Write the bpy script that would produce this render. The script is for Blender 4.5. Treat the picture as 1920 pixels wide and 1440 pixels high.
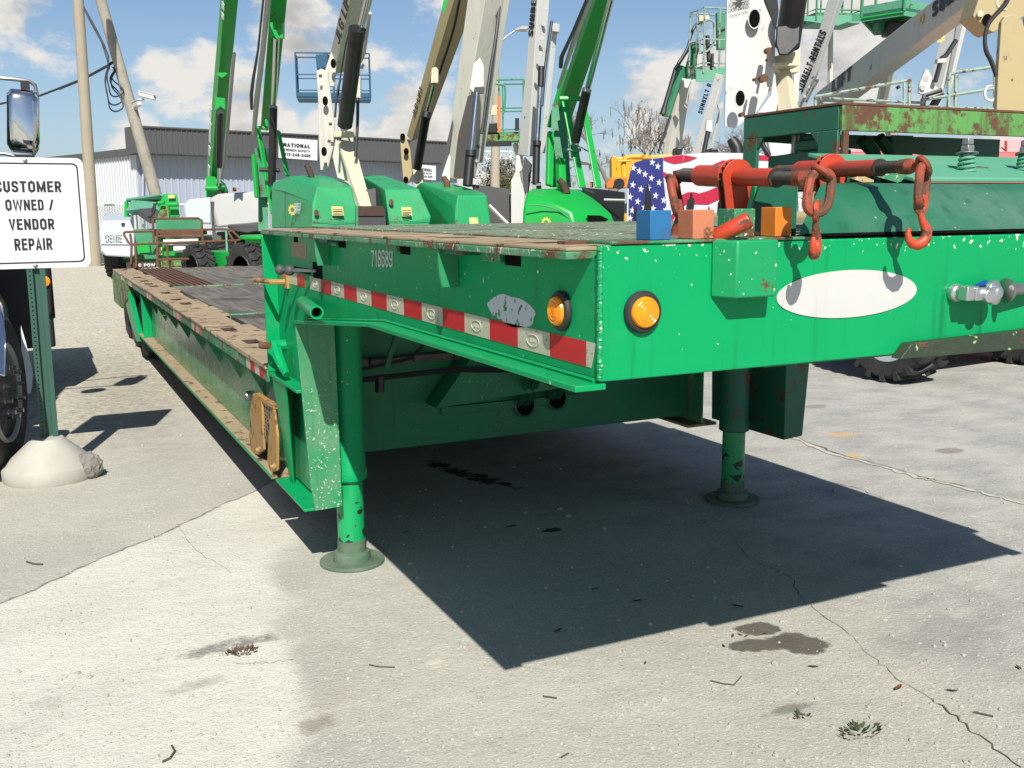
import bpy, math, random
from mathutils import Vector, Matrix
random.seed(7)
RAD = math.radians
for o in list(bpy.data.objects):
    bpy.data.objects.remove(o)
scn = bpy.context.scene
COL = scn.collection

# ------------------------------------------------------------------ camera
F, CX, CY, EYE = 1870.0, 960.0, 720.0, 1.55
def _ray(px, py): return Vector(((px-CX)/F, (py-CY)/F, 1.0))
_vy = _ray(50, 402).normalized()
_vx = _ray(4920, 357); _vx = (_vx - _vy*_vx.dot(_vy)).normalized()
_up = _vx.cross(_vy); _up = _up if _up.y < 0 else -_up
ROT = Matrix((_vx, _vy, _up))
CAMP = Vector((0, 0, EYE))
def vdir(px, py): return ROT @ _ray(px, py)
def U(px, py, d): return CAMP + vdir(px, py)*d
def onx(px, py, x): r = vdir(px, py); return CAMP + r*(x/r.x)
def ony(px, py, y): r = vdir(px, py); return CAMP + r*(y/r.y)
def onz(px, py, z=0.0): r = vdir(px, py); return CAMP + r*((z-EYE)/r.z)
def onpl(px, py, p, n): r = vdir(px, py); return CAMP + r*((p-CAMP).dot(n)/r.dot(n))
FWD = ROT @ Vector((0, 0, 1)); FWDH = Vector((FWD.x, FWD.y, 0)).normalized()
RGT = Vector((FWDH.y, -FWDH.x, 0)); UPV = Vector((0, 0, 1))
cam = bpy.data.cameras.new('camera'); cob = bpy.data.objects.new('camera', cam); COL.objects.link(cob)
cx, cy, cz = ROT @ Vector((1, 0, 0)), ROT @ Vector((0, -1, 0)), ROT @ Vector((0, 0, -1))
m = Matrix((cx, cy, cz)).transposed().to_4x4(); m.translation = CAMP
cob.matrix_world = m
cam.sensor_width = 36.0; cam.sensor_fit = 'HORIZONTAL'; cam.lens = F/1920*36
cam.clip_start = 0.05; cam.clip_end = 3000
scn.camera = cob

# ------------------------------------------------------------------ node helper
class NT:
    def __init__(s, nt):
        s.nt = nt; s.n = nt.nodes; s.l = nt.links
    def new(s, t, ins=None, **kw):
        nd = s.n.new(t)
        for k, v in kw.items(): setattr(nd, k, v)
        for k, v in (ins or {}).items():
            sock = nd.inputs[k]
            if isinstance(v, bpy.types.NodeSocket): s.l.new(v, sock)
            else: sock.default_value = v
        return nd
    def math(s, op, a, b=0.0, c=None, clamp=False):
        ins = {0: a, 1: b}
        if c is not None: ins[2] = c
        return s.new('ShaderNodeMath', ins, operation=op, use_clamp=clamp).outputs[0]
    def vm(s, op, a, b=(0, 0, 0)):
        nd = s.new('ShaderNodeVectorMath', {0: a, 1: b}, operation=op)
        return nd.outputs['Value'] if op in ('DOT_PRODUCT', 'LENGTH', 'DISTANCE') else nd.outputs[0]
    def noise(s, vec, scale, detail=4, rough=.55, dist=0.0):
        return s.new('ShaderNodeTexNoise', {'Vector': vec, 'Scale': scale, 'Detail': detail, 'Roughness': rough, 'Distortion': dist}).outputs[0]
    def ramp(s, v, lo, hi):
        return s.new('ShaderNodeMapRange', {0: v, 1: lo, 2: hi, 3: 0.0, 4: 1.0}, clamp=True, interpolation_type='SMOOTHSTEP').outputs[0]
    def mix(s, f, a, b, blend='MIX'):
        nd = s.new('ShaderNodeMix', None, data_type='RGBA', blend_type=blend)
        for i, v in ((0, f), (6, a), (7, b)):
            if isinstance(v, bpy.types.NodeSocket): s.l.new(v, nd.inputs[i])
            else: nd.inputs[i].default_value = v if i == 0 or len(v) == 4 else (*v, 1)
        return nd.outputs[2]

# ------------------------------------------------------------------ sky, sun, exposure
SUNT = Vector((.33, 1.0, -1.0)).normalized()
world = bpy.data.worlds.new('World'); scn.world = world; world.use_nodes = True
w = NT(world.node_tree); w.n.clear()
sky = w.new('ShaderNodeTexSky', sky_type='NISHITA')
sky.sun_disc = False
sky.sun_elevation = math.asin(-SUNT.z); sky.sun_rotation = math.atan2(-SUNT.x, -SUNT.y)
sky.air_density = 1.0; sky.dust_density = 0.6; sky.ozone_density = 2.2; sky.altitude = 20
gen = w.new('ShaderNodeTexCoord').outputs['Generated']
nrm = w.vm('NORMALIZE', gen)
sep = w.new('ShaderNodeSeparateXYZ', {0: nrm})
inv = w.math('DIVIDE', 1.0, w.math('MAXIMUM', w.math('ADD', sep.outputs[2], .16), .05))
pl = w.new('ShaderNodeCombineXYZ', {0: w.math('MULTIPLY', sep.outputs[0], inv), 1: w.math('MULTIPLY', sep.outputs[1], inv), 2: w.math('MULTIPLY', sep.outputs[2], 2.2)}).outputs[0]
n1 = w.noise(pl, 3.1, 9, .56, .15)
nA = w.noise(pl, 1.0, 2, .5)
# cloud banks: fixed directions in the sky
BANKS = [((330, 120), .085, .25), ((430, 175), .07, .22), ((560, 55), .08, .26), ((700, 235), .12, .25), ((480, 225), .09, .18), ((250, 235), .05, .18), ((110, 85), .06, .20),
         ((820, 40), .07, .18), ((1150, 110), .03, .06), ((1250, 170), .09, .25), ((1330, 100), .06, .19), ((1600, 110), .14, .24), ((1820, 60), .10, .18), ((1130, 150), .03, .10), ((40, 10), .06, .20),
         ((-600, 100), .3, .24), ((2700, 100), .35, .26), ((950, -500), .3, .2), ((3600, 0), .3, .24), ((-2500, -100), .5, .24)]
bank = None
for (px, py), rad, amt in BANKS:
    dd = w.vm('DISTANCE', nrm, tuple(vdir(px, py).normalized()))
    t = w.math('MULTIPLY', w.ramp(dd, rad, rad*.15), amt)
    bank = t if bank is None else w.math('MAXIMUM', bank, t)
def density(off):
    p_ = w.vm('ADD', w.vm('MULTIPLY', nrm, (1, 1, 1.7)), off)
    return w.math('ADD', w.math('MULTIPLY', w.noise(p_, 7.5, 10, .60, .1), 1.12), w.math('MULTIPLY', w.noise(p_, 2.4, 2, .5), .10))
base_d = w.math('SUBTRACT', density((0, 0, 0)), .06); dens = w.math('ADD', base_d, bank)
dens = w.math('ADD', dens, w.math('MULTIPLY', w.ramp(sep.outputs[2], .11, .01), .17))
cmask = w.ramp(dens, .675, .80)
lit = w.math('SUBTRACT', density((0, 0, 0)), density((-.012, -.035, .06)))
thick = w.ramp(dens, .76, .98)
shade = w.math('ADD', w.math('MULTIPLY', thick, .75), w.math('MULTIPLY', lit, -4.2), None, True)
ccol = w.mix(shade, (10.2, 9.8, 9.2), (4.7, 4.65, 4.65))
hz = w.ramp(sep.outputs[2], .17, .0)
skyc = w.mix(1.0, sky.outputs[0], (1.08, 1.13, 1.20), 'MULTIPLY')
skyc = w.mix(w.math('MULTIPLY', hz, .45), skyc, (4.6, 6.2, 8.6))
fin = w.mix(w.math('MULTIPLY', cmask, .96), skyc, ccol)
bg = w.new('ShaderNodeBackground', {'Color': fin, 'Strength': .060})
w.l.new(bg.outputs[0], w.new('ShaderNodeOutputWorld').inputs[0])
sl = bpy.data.lights.new('sun', 'SUN'); sl.energy = 4.9; sl.angle = RAD(.53); sl.color = (1.0, .965, .885)
so = bpy.data.objects.new('sun', sl); COL.objects.link(so); so.location = (-6, -14, 18)
so.rotation_euler = SUNT.to_track_quat('-Z', 'Y').to_euler()
vs = scn.view_settings
vs.view_transform = 'Standard'; vs.look = 'None'; vs.gamma = 1; vs.use_curve_mapping = False; vs.exposure = .5
scn.cycles.max_bounces = 6; scn.cycles.use_denoising = True

# ------------------------------------------------------------------ materials
def mat_new(name):
    mt = bpy.data.materials.new(name); mt.use_nodes = True
    t = NT(mt.node_tree); t.n.clear()
    b = t.new('ShaderNodeBsdfPrincipled'); t.l.new(b.outputs[0], t.new('ShaderNodeOutputMaterial').inputs[0])
    return mt, t, b
def setin(t, b, k, v):
    if isinstance(v, bpy.types.NodeSocket): t.l.new(v, b.inputs[k])
    else: b.inputs[k].default_value = v if not isinstance(v, tuple) or len(v) == 4 else (*v, 1)
def paint(name, col, var=.22, chip=None, chip_lo=.66, chip_scale=55, rust=0, rust_scale=5, rough=.42, metal=0.0, bump=.15, dust=0, dustcol=(.42, .36, .26), streak=0, coarse=1.3, spec=.5, fade=0, zlow=None, scuff=0):
    mt, t, b = mat_new(name)
    v = t.new('ShaderNodeTexCoord').outputs['Object']
    c = t.mix(t.math('MULTIPLY', t.ramp(t.noise(v, coarse, 5), .3, .75), var), col, tuple(x*.62 for x in col))
    if fade:
        c = t.mix(t.math('MULTIPLY', t.ramp(t.noise(v, 2.6, 6, .65), .42, .75), fade), c, tuple(min(1, x*.55+.16) for x in col))
    r = t.math('ADD', rough-.08, t.math('MULTIPLY', t.noise(v, 9, 4), .2))
    h = t.math('ADD', t.noise(v, 38, 4, .6), t.math('MULTIPLY', t.noise(v, 4.5, 3, .5), 2.2 if scuff else 0.0))
    if dust:
        d = t.math('MULTIPLY', t.ramp(t.noise(v, 4, 6, .65), .35, .7), dust)
        c = t.mix(d, c, dustcol); r = t.math('MAXIMUM', r, t.math('MULTIPLY', d, .85))
    if streak:
        sv = t.vm('MULTIPLY', v, (9, 9, .8))
        c = t.mix(t.math('MULTIPLY', t.ramp(t.noise(sv, 2.0, 4, .6), .48, .72), streak), c, (.085, .035, .018))
    if scuff:   # faint grime runs and rubbed patches
        sv = t.vm('MULTIPLY', v, (14, 14, 1.1))
        c = t.mix(t.math('MULTIPLY', t.ramp(t.noise(sv, 1.6, 5, .6), .54, .80), scuff), c, tuple(x*.38+.004 for x in col))
        c = t.mix(t.math('MULTIPLY', t.ramp(t.noise(t.vm('ADD', v, (3, 1, 7)), 5.5, 7, .7), .60, .80), scuff*.7), c, tuple(min(1, x*.7+.05) for x in col))
    if rust:
        rn = t.math('ADD', t.noise(v, rust_scale, 8, .66), t.math('MULTIPLY', t.noise(v, rust_scale*9, 3), .14))
        rm = t.ramp(rn, .72-rust*.34, .78-rust*.30)
        rc = t.mix(t.noise(v, rust_scale*5, 5, .7), (.05, .022, .012), (.155, .068, .034))
        c = t.mix(rm, c, rc); r = t.math('MAXIMUM', r, t.math('MULTIPLY', rm, .85))
        h = t.math('ADD', h, t.math('MULTIPLY', rm, -.5))
    if chip:
        cn = t.math('ADD', t.noise(v, chip_scale, 3, .5), t.math('MULTIPLY', t.math('SUBTRACT', t.noise(v, 3.0, 3), .5), .22))
        if zlow: zz_ = t.new('ShaderNodeSeparateXYZ', {0: v}).outputs[2]; zr_ = t.ramp(zz_, zlow[0], zlow[1]) if zlow[0] < zlow[1] else t.math('SUBTRACT', 1.0, t.ramp(zz_, zlow[1], zlow[0])); cn = t.math('SUBTRACT', t.math('ADD', cn, zlow[2]*.6 if zlow[0] > zlow[1] else 0.0), t.math('MULTIPLY', zr_, zlow[2]))
        cm = t.ramp(cn, chip_lo, chip_lo+.03)
        c = t.mix(cm, c, chip)
        h = t.math('ADD', h, t.math('MULTIPLY', cm, -.6))
    setin(t, b, 'Base Color', c); setin(t, b, 'Roughness', r); setin(t, b, 'Metallic', metal); b.inputs['Specular IOR Level'].default_value = spec
    if bump:
        bp = t.new('ShaderNodeBump', {'Height': h, 'Strength': bump, 'Distance': .006})
        t.l.new(bp.outputs[0], b.inputs['Normal'])
    return mt

GREEN = (.0015, .285, .092)
M = {}
M['green'] = paint('trailer_green_paint', GREEN, var=.22, chip=(.55, .57, .48), chip_lo=.715, chip_scale=62, rough=.36, bump=.10, scuff=.75, spec=.22)
M['front'] = paint('front_beam_green', GREEN, var=.22, chip=(.55, .53, .40), chip_lo=.672, chip_scale=70, rough=.36, bump=.10, scuff=.85, spec=.22, zlow=(1.486, 1.415, .15))
M['grime_shade'] = paint('shaded_grimed_green', (.004, .18, .072), var=.35, chip=(.30, .33, .26), chip_lo=.70, chip_scale=70, rough=.55, bump=.12, scuff=.6, dust=.25, dustcol=(.05, .07, .045))  # darker green puts underside shade into the colour, along with some road dirt
M['green_worn'] = paint('worn_green_paint', (.010, .19, .075), var=.3, chip=(.46, .42, .32), chip_lo=.62, chip_scale=110, rust=.38, rust_scale=10, rough=.5, dust=.35, dustcol=(.30, .36, .26))
M['green_chip'] = paint('stone_chipped_green_paint', (.005, .225, .082), var=.35, chip=(.42, .42, .33), chip_lo=.60, chip_scale=95, rough=.55, scuff=.6, dust=.38, dustcol=(.22, .26, .19), zlow=(.25, 1.15, .125))
M['green_nick'] = paint('nicked_green_paint', (.003, .27, .09), var=.3, chip=(.62, .60, .48), chip_lo=.66, chip_scale=75, rust=.03, rust_scale=12, rough=.4)
M['green_rust'] = paint('rust_eaten_green_paint', (.10, .28, .07), var=.35, rust=.50, rust_scale=11, rough=.6, streak=.85, scuff=.4)
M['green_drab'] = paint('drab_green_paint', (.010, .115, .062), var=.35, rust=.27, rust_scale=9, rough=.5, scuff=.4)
M['nose'] = paint('scuffed_green_paint', (.014, .125, .062), var=.4, rust=.10, rust_scale=4, rough=.36, fade=.4, scuff=.7, chip=(.4, .42, .34), chip_lo=.73)
M['deck_tan'] = paint('sandy_rusted_steel', (.33, .25, .155), var=.5, rust=.30, rust_scale=11, rough=.85, bump=.3, coarse=4)
M['deck_green'] = paint('scraped_deck_steel', (.13, .19, .115), var=.4, rust=.33, rust_scale=9, chip=(.5, .46, .33), chip_lo=.60, chip_scale=70, rough=.75, bump=.6, coarse=5)
M['rust'] = paint('brown_rust', (.13, .06, .034), var=.5, rust=.5, rust_scale=14, rough=.85, bump=.4, coarse=6)
M['rust_dark'] = paint('dark_rust', (.055, .030, .020), var=.5, rust=.3, rough=.8, bump=.4, coarse=8)
M['black'] = paint('black_paint', (.012, .012, .013), rough=.45, var=.2)
M['hole'] = paint('black_hollow', (.003, .003, .003), rough=.95, var=0, bump=0, spec=.1)
M['rubber'] = paint('dusty_rubber', (.022, .021, .020), rough=.8, dust=.35, dustcol=(.14, .12, .10), bump=.3)
M['tyre_clean'] = paint('black_rubber', (.016, .016, .017), rough=.62, dust=.2, dustcol=(.10, .095, .085), bump=.2)
M['steel'] = paint('bare_steel', (.30, .30, .29), metal=.8, rough=.38, rust=.12, rust_scale=20)
M['chromerod'] = paint('chrome_rod', (.55, .55, .56), metal=1.0, rough=.16, var=.1, bump=0)
M['thread'] = paint('oiled_thread_steel', (.055, .047, .042), metal=.6, rough=.5, rust=.22, rust_scale=22)
M['binder'] = paint('binder_orange_paint', (0.45, 0.045, 0.0144), var=.35, rust=.26, rust_scale=16, rough=.42, bump=.25, coarse=8)
M['binder_rust'] = paint('rusty_binder_steel', (.28, .05, .022), var=.45, rust=.58, rust_scale=22, rough=.68, bump=.4, coarse=14)
M['yellow'] = paint('worn_yellow_paint', (.37, .20, .045), var=.4, rust=.30, rust_scale=9, rough=.7, dust=.55, dustcol=(.30, .21, .11))
M['blue'] = paint('blue_block_paint', (.014, .125, .30), var=.35, rust=.16, rust_scale=22, rough=.55, chip=(.6, .6, .58), chip_lo=.73, chip_scale=80, coarse=20)
M['orange'] = paint('orange_block_paint', (.47, .16, .08), var=.3, rust=.26, rust_scale=22, rough=.6, chip=(.6, .5, .4), chip_lo=.73, chip_scale=80, coarse=20)
M['orange2'] = paint('bright_orange_paint', (.62, .17, .012), var=.3, rust=.14, rust_scale=22, rough=.6)
M['white'] = paint('white_paint', (.54, .535, .51), var=.16, rough=.42, rust=.02, rust_scale=5, bump=.05)
M['cream'] = paint('cream_lift_paint', (.52, .50, .435), var=.2, rough=.45, rust=.02, rust_scale=4, streak=.16, bump=.05)
M['cream2'] = paint('warm_cream_lift_paint', (.56, .49, .35), var=.22, rough=.5, rust=.02, rust_scale=4, bump=.05)
M['tan'] = paint('tan_lift_paint', (.40, .32, .165), var=.15, rough=.45, rust=.02, rust_scale=4, bump=.05)
M['lgreen'] = paint('bright_lift_green', (0.0064, 0.32, 0.044), var=.2, rough=.36, rust=.05, rust_scale=4, bump=.05)
M['hgreen'] = paint('hood_green', (0.00624, 0.2886, 0.0936), var=.22, rough=.42, rust=.12, rust_scale=4, streak=.22, bump=.06, fade=.1)
M['pgreen'] = paint('pale_hood_green', (0.085, 0.306, 0.187), var=.2, rough=.6, rust=.12, rust_scale=5, fade=.5, bump=.06)
M['mgreen'] = paint('basket_green', (.03, .22, .10), var=.3, rust=.22, rust_scale=6, rough=.6, fade=.3)
M['basketgrey'] = paint('weathered_pale_green_rail', (.25, .34, .28), var=.4, rust=.35, rust_scale=14, rough=.7, coarse=8)
M['bblue'] = paint('basket_blue', (.012, .075, .14), var=.3, rough=.6, rust=.1)
M['grey_hood'] = paint('light_grey_hood', (0.3995, 0.3995, 0.391), var=.2, rough=.55, bump=.05, dust=.25, dustcol=(.42, .38, .34))
M['white_hood'] = paint('bluish_white_hood', (.43, .47, .52), var=.12, rough=.5, bump=.05)
M['darkgrey'] = paint('dark_grey_plastic', (.06, .06, .062), rough=.6)
M['concrete_white'] = paint('cast_concrete', (.40, .385, .335), var=.25, rough=.9, bump=.3, coarse=5, dust=.3, dustcol=(.27, .25, .215))
M['concrete_rough'] = paint('broken_concrete', (.21, .195, .17), var=.6, rough=.95, bump=1.2, coarse=30)
M['postgreen'] = paint('post_green_enamel', (.028, .085, .062), var=.2, rough=.45, bump=.05)
M['signwhite'] = paint('sign_white', (.60, .61, .62), var=.04, rough=.35, bump=0)
M['ink'] = paint('sign_black_ink', (.018, .014, .018), var=0, rough=.45, bump=0)
M['pole'] = paint('grey_pole_concrete', (0.32, 0.276, 0.208), var=.25, rough=.9, bump=.3, coarse=.6)
M['poleB'] = paint('weathered_pole_wood', (0.2805, 0.255, 0.2082), var=.5, rough=.9, bump=.5, coarse=3, dust=.3, dustcol=(.42, .40, .33))
M['cable'] = paint('black_cable', (.014, .014, .016), rough=.6, var=0, bump=0)
M['siding_white'] = paint('white_siding', (.50, .525, .535), var=.08, rough=.5, bump=0)
M['siding_blue'] = paint('blue_grey_siding', (0.306, 0.34, 0.408), var=.1, rough=.5, bump=0)
M['fascia'] = paint('charcoal_fascia', (.075, .077, .078), var=.12, rough=.55, bump=0)
M['amber'] = paint('amber_lens', (.85, .27, .008), var=.35, rough=.18, bump=.35, coarse=40)
M['tape_red'] = paint('red_reflective_tape', (.50, .018, .022), var=.3, rough=.3, chip=(.6, .5, .48), chip_lo=.76, chip_scale=40, bump=.1)
M['tape_white'] = paint('white_reflective_tape', (.47, .45, .34), var=.3, rough=.35, chip=(.12, .15, .11), chip_lo=.64, chip_scale=90, bump=.1, coarse=6)
M['tape_mark'] = paint('pale_tape_emblem', (.55, .54, .43), var=.1, rough=.35, bump=0)
M['hook'] = paint('rusted_orange_hook', (.46, .055, .018), var=.4, rust=.40, rust_scale=26, rough=.45, bump=.4, coarse=14)
M['decal'] = paint('old_white_decal', (.50, .495, .465), var=.18, rough=.4, rust=.05, rust_scale=9, bump=.05, coarse=9, scuff=.35)
M['splash'] = paint('grey_paint_patch', (.46, .49, .52), var=.25, rough=.55, chip=(.03, .16, .08), chip_lo=.60, chip_scale=70, bump=.1)
M['num'] = paint('pale_stencil_ink', (.55, .62, .56), var=.2, rough=.5, bump=0)
M['sticker'] = paint('faded_tan_sticker', (.34, .26, .17), var=.4, rough=.7, bump=0, coarse=25)
M['paper'] = paint('white_placard', (.68, .69, .64), var=.15, rough=.5, bump=0, chip=(.30, .31, .30), chip_lo=.62, chip_scale=26)
M['labely'] = paint('yellow_label', (.62, .53, .20), var=.3, rough=.5, bump=0, coarse=20)
M['flag_red'] = paint('flag_red', (.42, .012, .045), var=.1, rough=.4, bump=0)
M['flag_blue'] = paint('flag_blue', (.025, .030, .17), var=.15, rough=.4, bump=0)
M['flag_white'] = paint('flag_white', (.53, .54, .57), var=.06, rough=.4, bump=0)
M['loader_yellow'] = paint('loader_yellow', (.66, .33, .012), var=.2, rough=.45, rust=.08)
M['redbox'] = paint('faded_red_paint', (.50, .10, .10), var=.15, rough=.5, bump=0)
M['redbox_lo'] = paint('dark_red_paint', (.26, .05, .04), var=.15, rough=.5, bump=0)
M['pink'] = paint('sunlit_pink_red', (.62, .30, .30), var=.15, rough=.6, bump=0)  # pink tone puts the lit look of the upper band into the colour
M['gold'] = paint('logo_gold', (.62, .46, .09), var=.1, rough=.5, bump=0)
M['rimwhite'] = paint('pale_wheel_paint', (.62, .70, .74), var=.1, rough=.35, bump=0)
M['rimdirty'] = paint('dirty_white_wheel', (.40, .39, .36), var=.4, rough=.6, rust=.15, rust_scale=12)
M['bluesteel'] = paint('blue_lever', (.01, .04, .25), var=.1, rough=.3)
M['alu'] = paint('cast_aluminium', (.55, .56, .56), metal=.85, rough=.3, var=.3, coarse=30)
M['truckgreen'] = paint('dark_truck_green', (.008, .035, .02), rough=.3)
M['green_rub'] = paint('rubbed_black_green', (.03, .045, .025), var=.7, rust=.2, rust_scale=9, rough=.45, chip=(.22, .40, .16), chip_lo=.60, chip_scale=26, bump=.9, coarse=12)
M['footpad'] = paint('dusty_green_foot', (.05, .12, .065), var=.4, rust=.15, rust_scale=12, rough=.8, dust=.55, dustcol=(.22, .21, .17))
M['beam'] = paint('glossy_green_beam', (.004, .24, .095), var=.25, rough=.24, dust=.35, dustcol=(.36, .34, .20), bump=.05)
M['hose'] = paint('green_sprayed_hose', (.012, .10, .045), rough=.5, rust=.05)
mt, t, b = mat_new('chrome'); M['chrome'] = mt
b.inputs['Base Color'].default_value = (.62, .62, .63, 1); b.inputs['Metallic'].default_value = 1; b.inputs['Roughness'].default_value = .07
vv = t.new('ShaderNodeTexCoord').outputs['Object']
bp = t.new('ShaderNodeBump', {'Height': t.noise(vv, 7, 2), 'Strength': .12, 'Distance': .02}); t.l.new(bp.outputs[0], b.inputs['Normal'])
# weathered deck wood: long grain along Y
mt, t, b = mat_new('weathered_deck_wood'); M['wood'] = mt
v = t.new('ShaderNodeTexCoord').outputs['Object']
oi = t.new('ShaderNodeObjectInfo').outputs['Random']
v2 = t.new('ShaderNodeVectorMath', {0: t.vm('MULTIPLY', v, (26, 1.6, 26)), 1: t.new('ShaderNodeCombineXYZ', {0: t.math('MULTIPLY', oi, 60), 1: t.math('MULTIPLY', oi, 13), 2: 0.0}).outputs[0]}, operation='ADD').outputs[0]
g = t.noise(v2, 1.0, 6, .65)
big = t.noise(v, 1.4, 5, .65)
c = t.mix(t.ramp(g, .3, .72), (.055, .048, .040), (.225, .195, .16))
c = t.mix(t.math('MULTIPLY', oi, .6), c, (.105, .096, .084))
c = t.mix(t.math('MULTIPLY', t.ramp(big, .56, .72), .7), c, (.29, .22, .14))
c = t.mix(t.math('MULTIPLY', t.ramp(t.noise(v, .9, 3), .55, .66), .7), c, (.022, .020, .019))
setin(t, b, 'Base Color', c); b.inputs['Roughness'].default_value = .88
bp = t.new('ShaderNodeBump', {'Height': g, 'Strength': .5, 'Distance': .01}); t.l.new(bp.outputs[0], b.inputs['Normal'])

# ------------------------------------------------------------------ mesh builder
class MB:
    def __init__(s): s.v = []; s.f = []; s.mi = []; s.cur = 0
    def add(s, vs, fs):
        o = len(s.v); s.v += [Vector(p) for p in vs]
        for f in fs: s.f.append(tuple(i+o for i in f)); s.mi.append(s.cur)
        return s
    def box(s, x0, x1, y0, y1, z0, z1):
        vs = [(x, y, z) for z in (z0, z1) for y in (y0, y1) for x in (x0, x1)]
        return s.add(vs, [(0, 2, 3, 1), (4, 5, 7, 6), (0, 1, 5, 4), (2, 6, 7, 3), (0, 4, 6, 2), (1, 3, 7, 5)])
    def obox(s, c, ax, ay, az):   # centre + half-axis vectors
        c = Vector(c); vs = [c+ax*i+ay*j+az*k for k in (-1, 1) for j in (-1, 1) for i in (-1, 1)]
        return s.add(vs, [(0, 2, 3, 1), (4, 5, 7, 6), (0, 1, 5, 4), (2, 6, 7, 3), (0, 4, 6, 2), (1, 3, 7, 5)])
    def prism(s, pts, ext):       # polygon (3D list) extruded by vector
        n = len(pts); ext = Vector(ext); P = [Vector(p) for p in pts]
        return s.add(P+[p+ext for p in P], [tuple(range(n))[::-1], tuple(range(n, 2*n))] + [(i, (i+1) % n, n+(i+1) % n, n+i) for i in range(n)])
    def tube(s, pts, r, n=8, cap=True, closed=False):
        P = [Vector(p) for p in pts]; k = len(P)
        rs = r if isinstance(r, (list, tuple)) else [r]*k
        o = len(s.v); prev = None
        for i, p in enumerate(P):
            a = P[(i+1) % k] if (closed or i < k-1) else P[i]
            b_ = P[(i-1) % k] if (closed or i > 0) else P[i]
            d = (a-b_); d = d.normalized() if d.length > 1e-9 else Vector((0, 0, 1))
            if prev is None:
                ref = Vector((0, 0, 1)) if abs(d.z) < .9 else Vector((1, 0, 0))
                e1 = d.cross(ref).normalized()
            else:
                e1 = prev - d*prev.dot(d)
                e1 = e1.normalized() if e1.length > 1e-6 else d.orthogonal().normalized()
            prev = e1; e2 = d.cross(e1)
            for j in range(n):
                q = 2*math.pi*j/n
                s.v.append(p + (e1*math.cos(q)+e2*math.sin(q))*rs[i])
        for i in range(k if closed else k-1):
            i2 = (i+1) % k
            for j in range(n):
                s.f.append((o+i*n+j, o+i*n+(j+1) % n, o+i2*n+(j+1) % n, o+i2*n+j)); s.mi.append(s.cur)
        if cap and not closed:
            s.f.append(tuple(o+j for j in range(n))[::-1]); s.mi.append(s.cur)
            s.f.append(tuple(o+(k-1)*n+j for j in range(n))); s.mi.append(s.cur)
        return s
    def cyl(s, a, b_, r, r2=None, n=20): return s.tube([a, b_], [r, r if r2 is None else r2], n)
    def lathe(s, prof, c, ax=Vector((0, 0, 1)), n=28):   # prof: (radius, height along axis)
        c = Vector(c); ax = ax.normalized(); e1 = ax.orthogonal().normalized(); e2 = ax.cross(e1); o = len(s.v); k = len(prof)
        for r, h in prof:
            for j in range(n):
                q = 2*math.pi*j/n; s.v.append(c+ax*h+(e1*math.cos(q)+e2*math.sin(q))*r)
        for i in range(k-1):
            for j in range(n):
                s.f.append((o+i*n+j, o+i*n+(j+1) % n, o+(i+1)*n+(j+1) % n, o+(i+1)*n+j)); s.mi.append(s.cur)
        if prof[0][0] > 1e-4: s.f.append(tuple(o+j for j in range(n))[::-1]); s.mi.append(s.cur)
        if prof[-1][0] > 1e-4: s.f.append(tuple(o+(k-1)*n+j for j in range(n))); s.mi.append(s.cur)
        return s
    def ball(s, c, r, n=12):
        pr = [(max(1e-5, r*math.sin(math.pi*i/n)), -r*math.cos(math.pi*i/n)) for i in range(n+1)]
        return s.lathe(pr, c, n=n*2)
    def disc(s, c, nrm, rx, ry=None, up=Vector((0, 0, 1)), n=36, th=.0015):
        nrm = Vector(nrm).normalized(); e1 = up.cross(nrm).normalized(); e2 = nrm.cross(e1); ry = rx if ry is None else ry
        pts = [Vector(c)+e1*rx*math.cos(2*math.pi*j/n)+e2*ry*math.sin(2*math.pi*j/n) for j in range(n)]
        return s.prism(pts, nrm*th)
    def hull(s, pts):
        import bmesh
        bm = bmesh.new()
        for p in pts: bm.verts.new(p)
        r = bmesh.ops.convex_hull(bm, input=bm.verts)
        bmesh.ops.delete(bm, geom=[g_ for g_ in r['geom_interior'] if isinstance(g_, bmesh.types.BMVert)], context='VERTS')
        bmesh.ops.dissolve_limit(bm, angle_limit=RAD(2), verts=bm.verts, edges=bm.edges)
        bm.verts.index_update()
        s.add([v_.co.copy() for v_ in bm.verts], [tuple(v_.index for v_ in f.verts) for f in bm.faces]); bm.free()
        return s
    def mesh(s, name, mats, off=Vector((0, 0, 0)), smooth=True, ang=32):
        me = bpy.data.meshes.new(name)
        me.from_pydata([tuple(p-off) for p in s.v], [], s.f)
        for mm in (mats if isinstance(mats, (list, tuple)) else [mats]): me.materials.append(mm)
        if any(s.mi): me.polygons.foreach_set('material_index', s.mi)
        import bmesh
        bm = bmesh.new(); bm.from_mesh(me); bmesh.ops.recalc_face_normals(bm, faces=bm.faces); bm.to_mesh(me); bm.free()
        if smooth:
            me.polygons.foreach_set('use_smooth', [True]*len(me.polygons)); me.set_sharp_from_angle(angle=RAD(ang))
        me.update()
        return me

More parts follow.
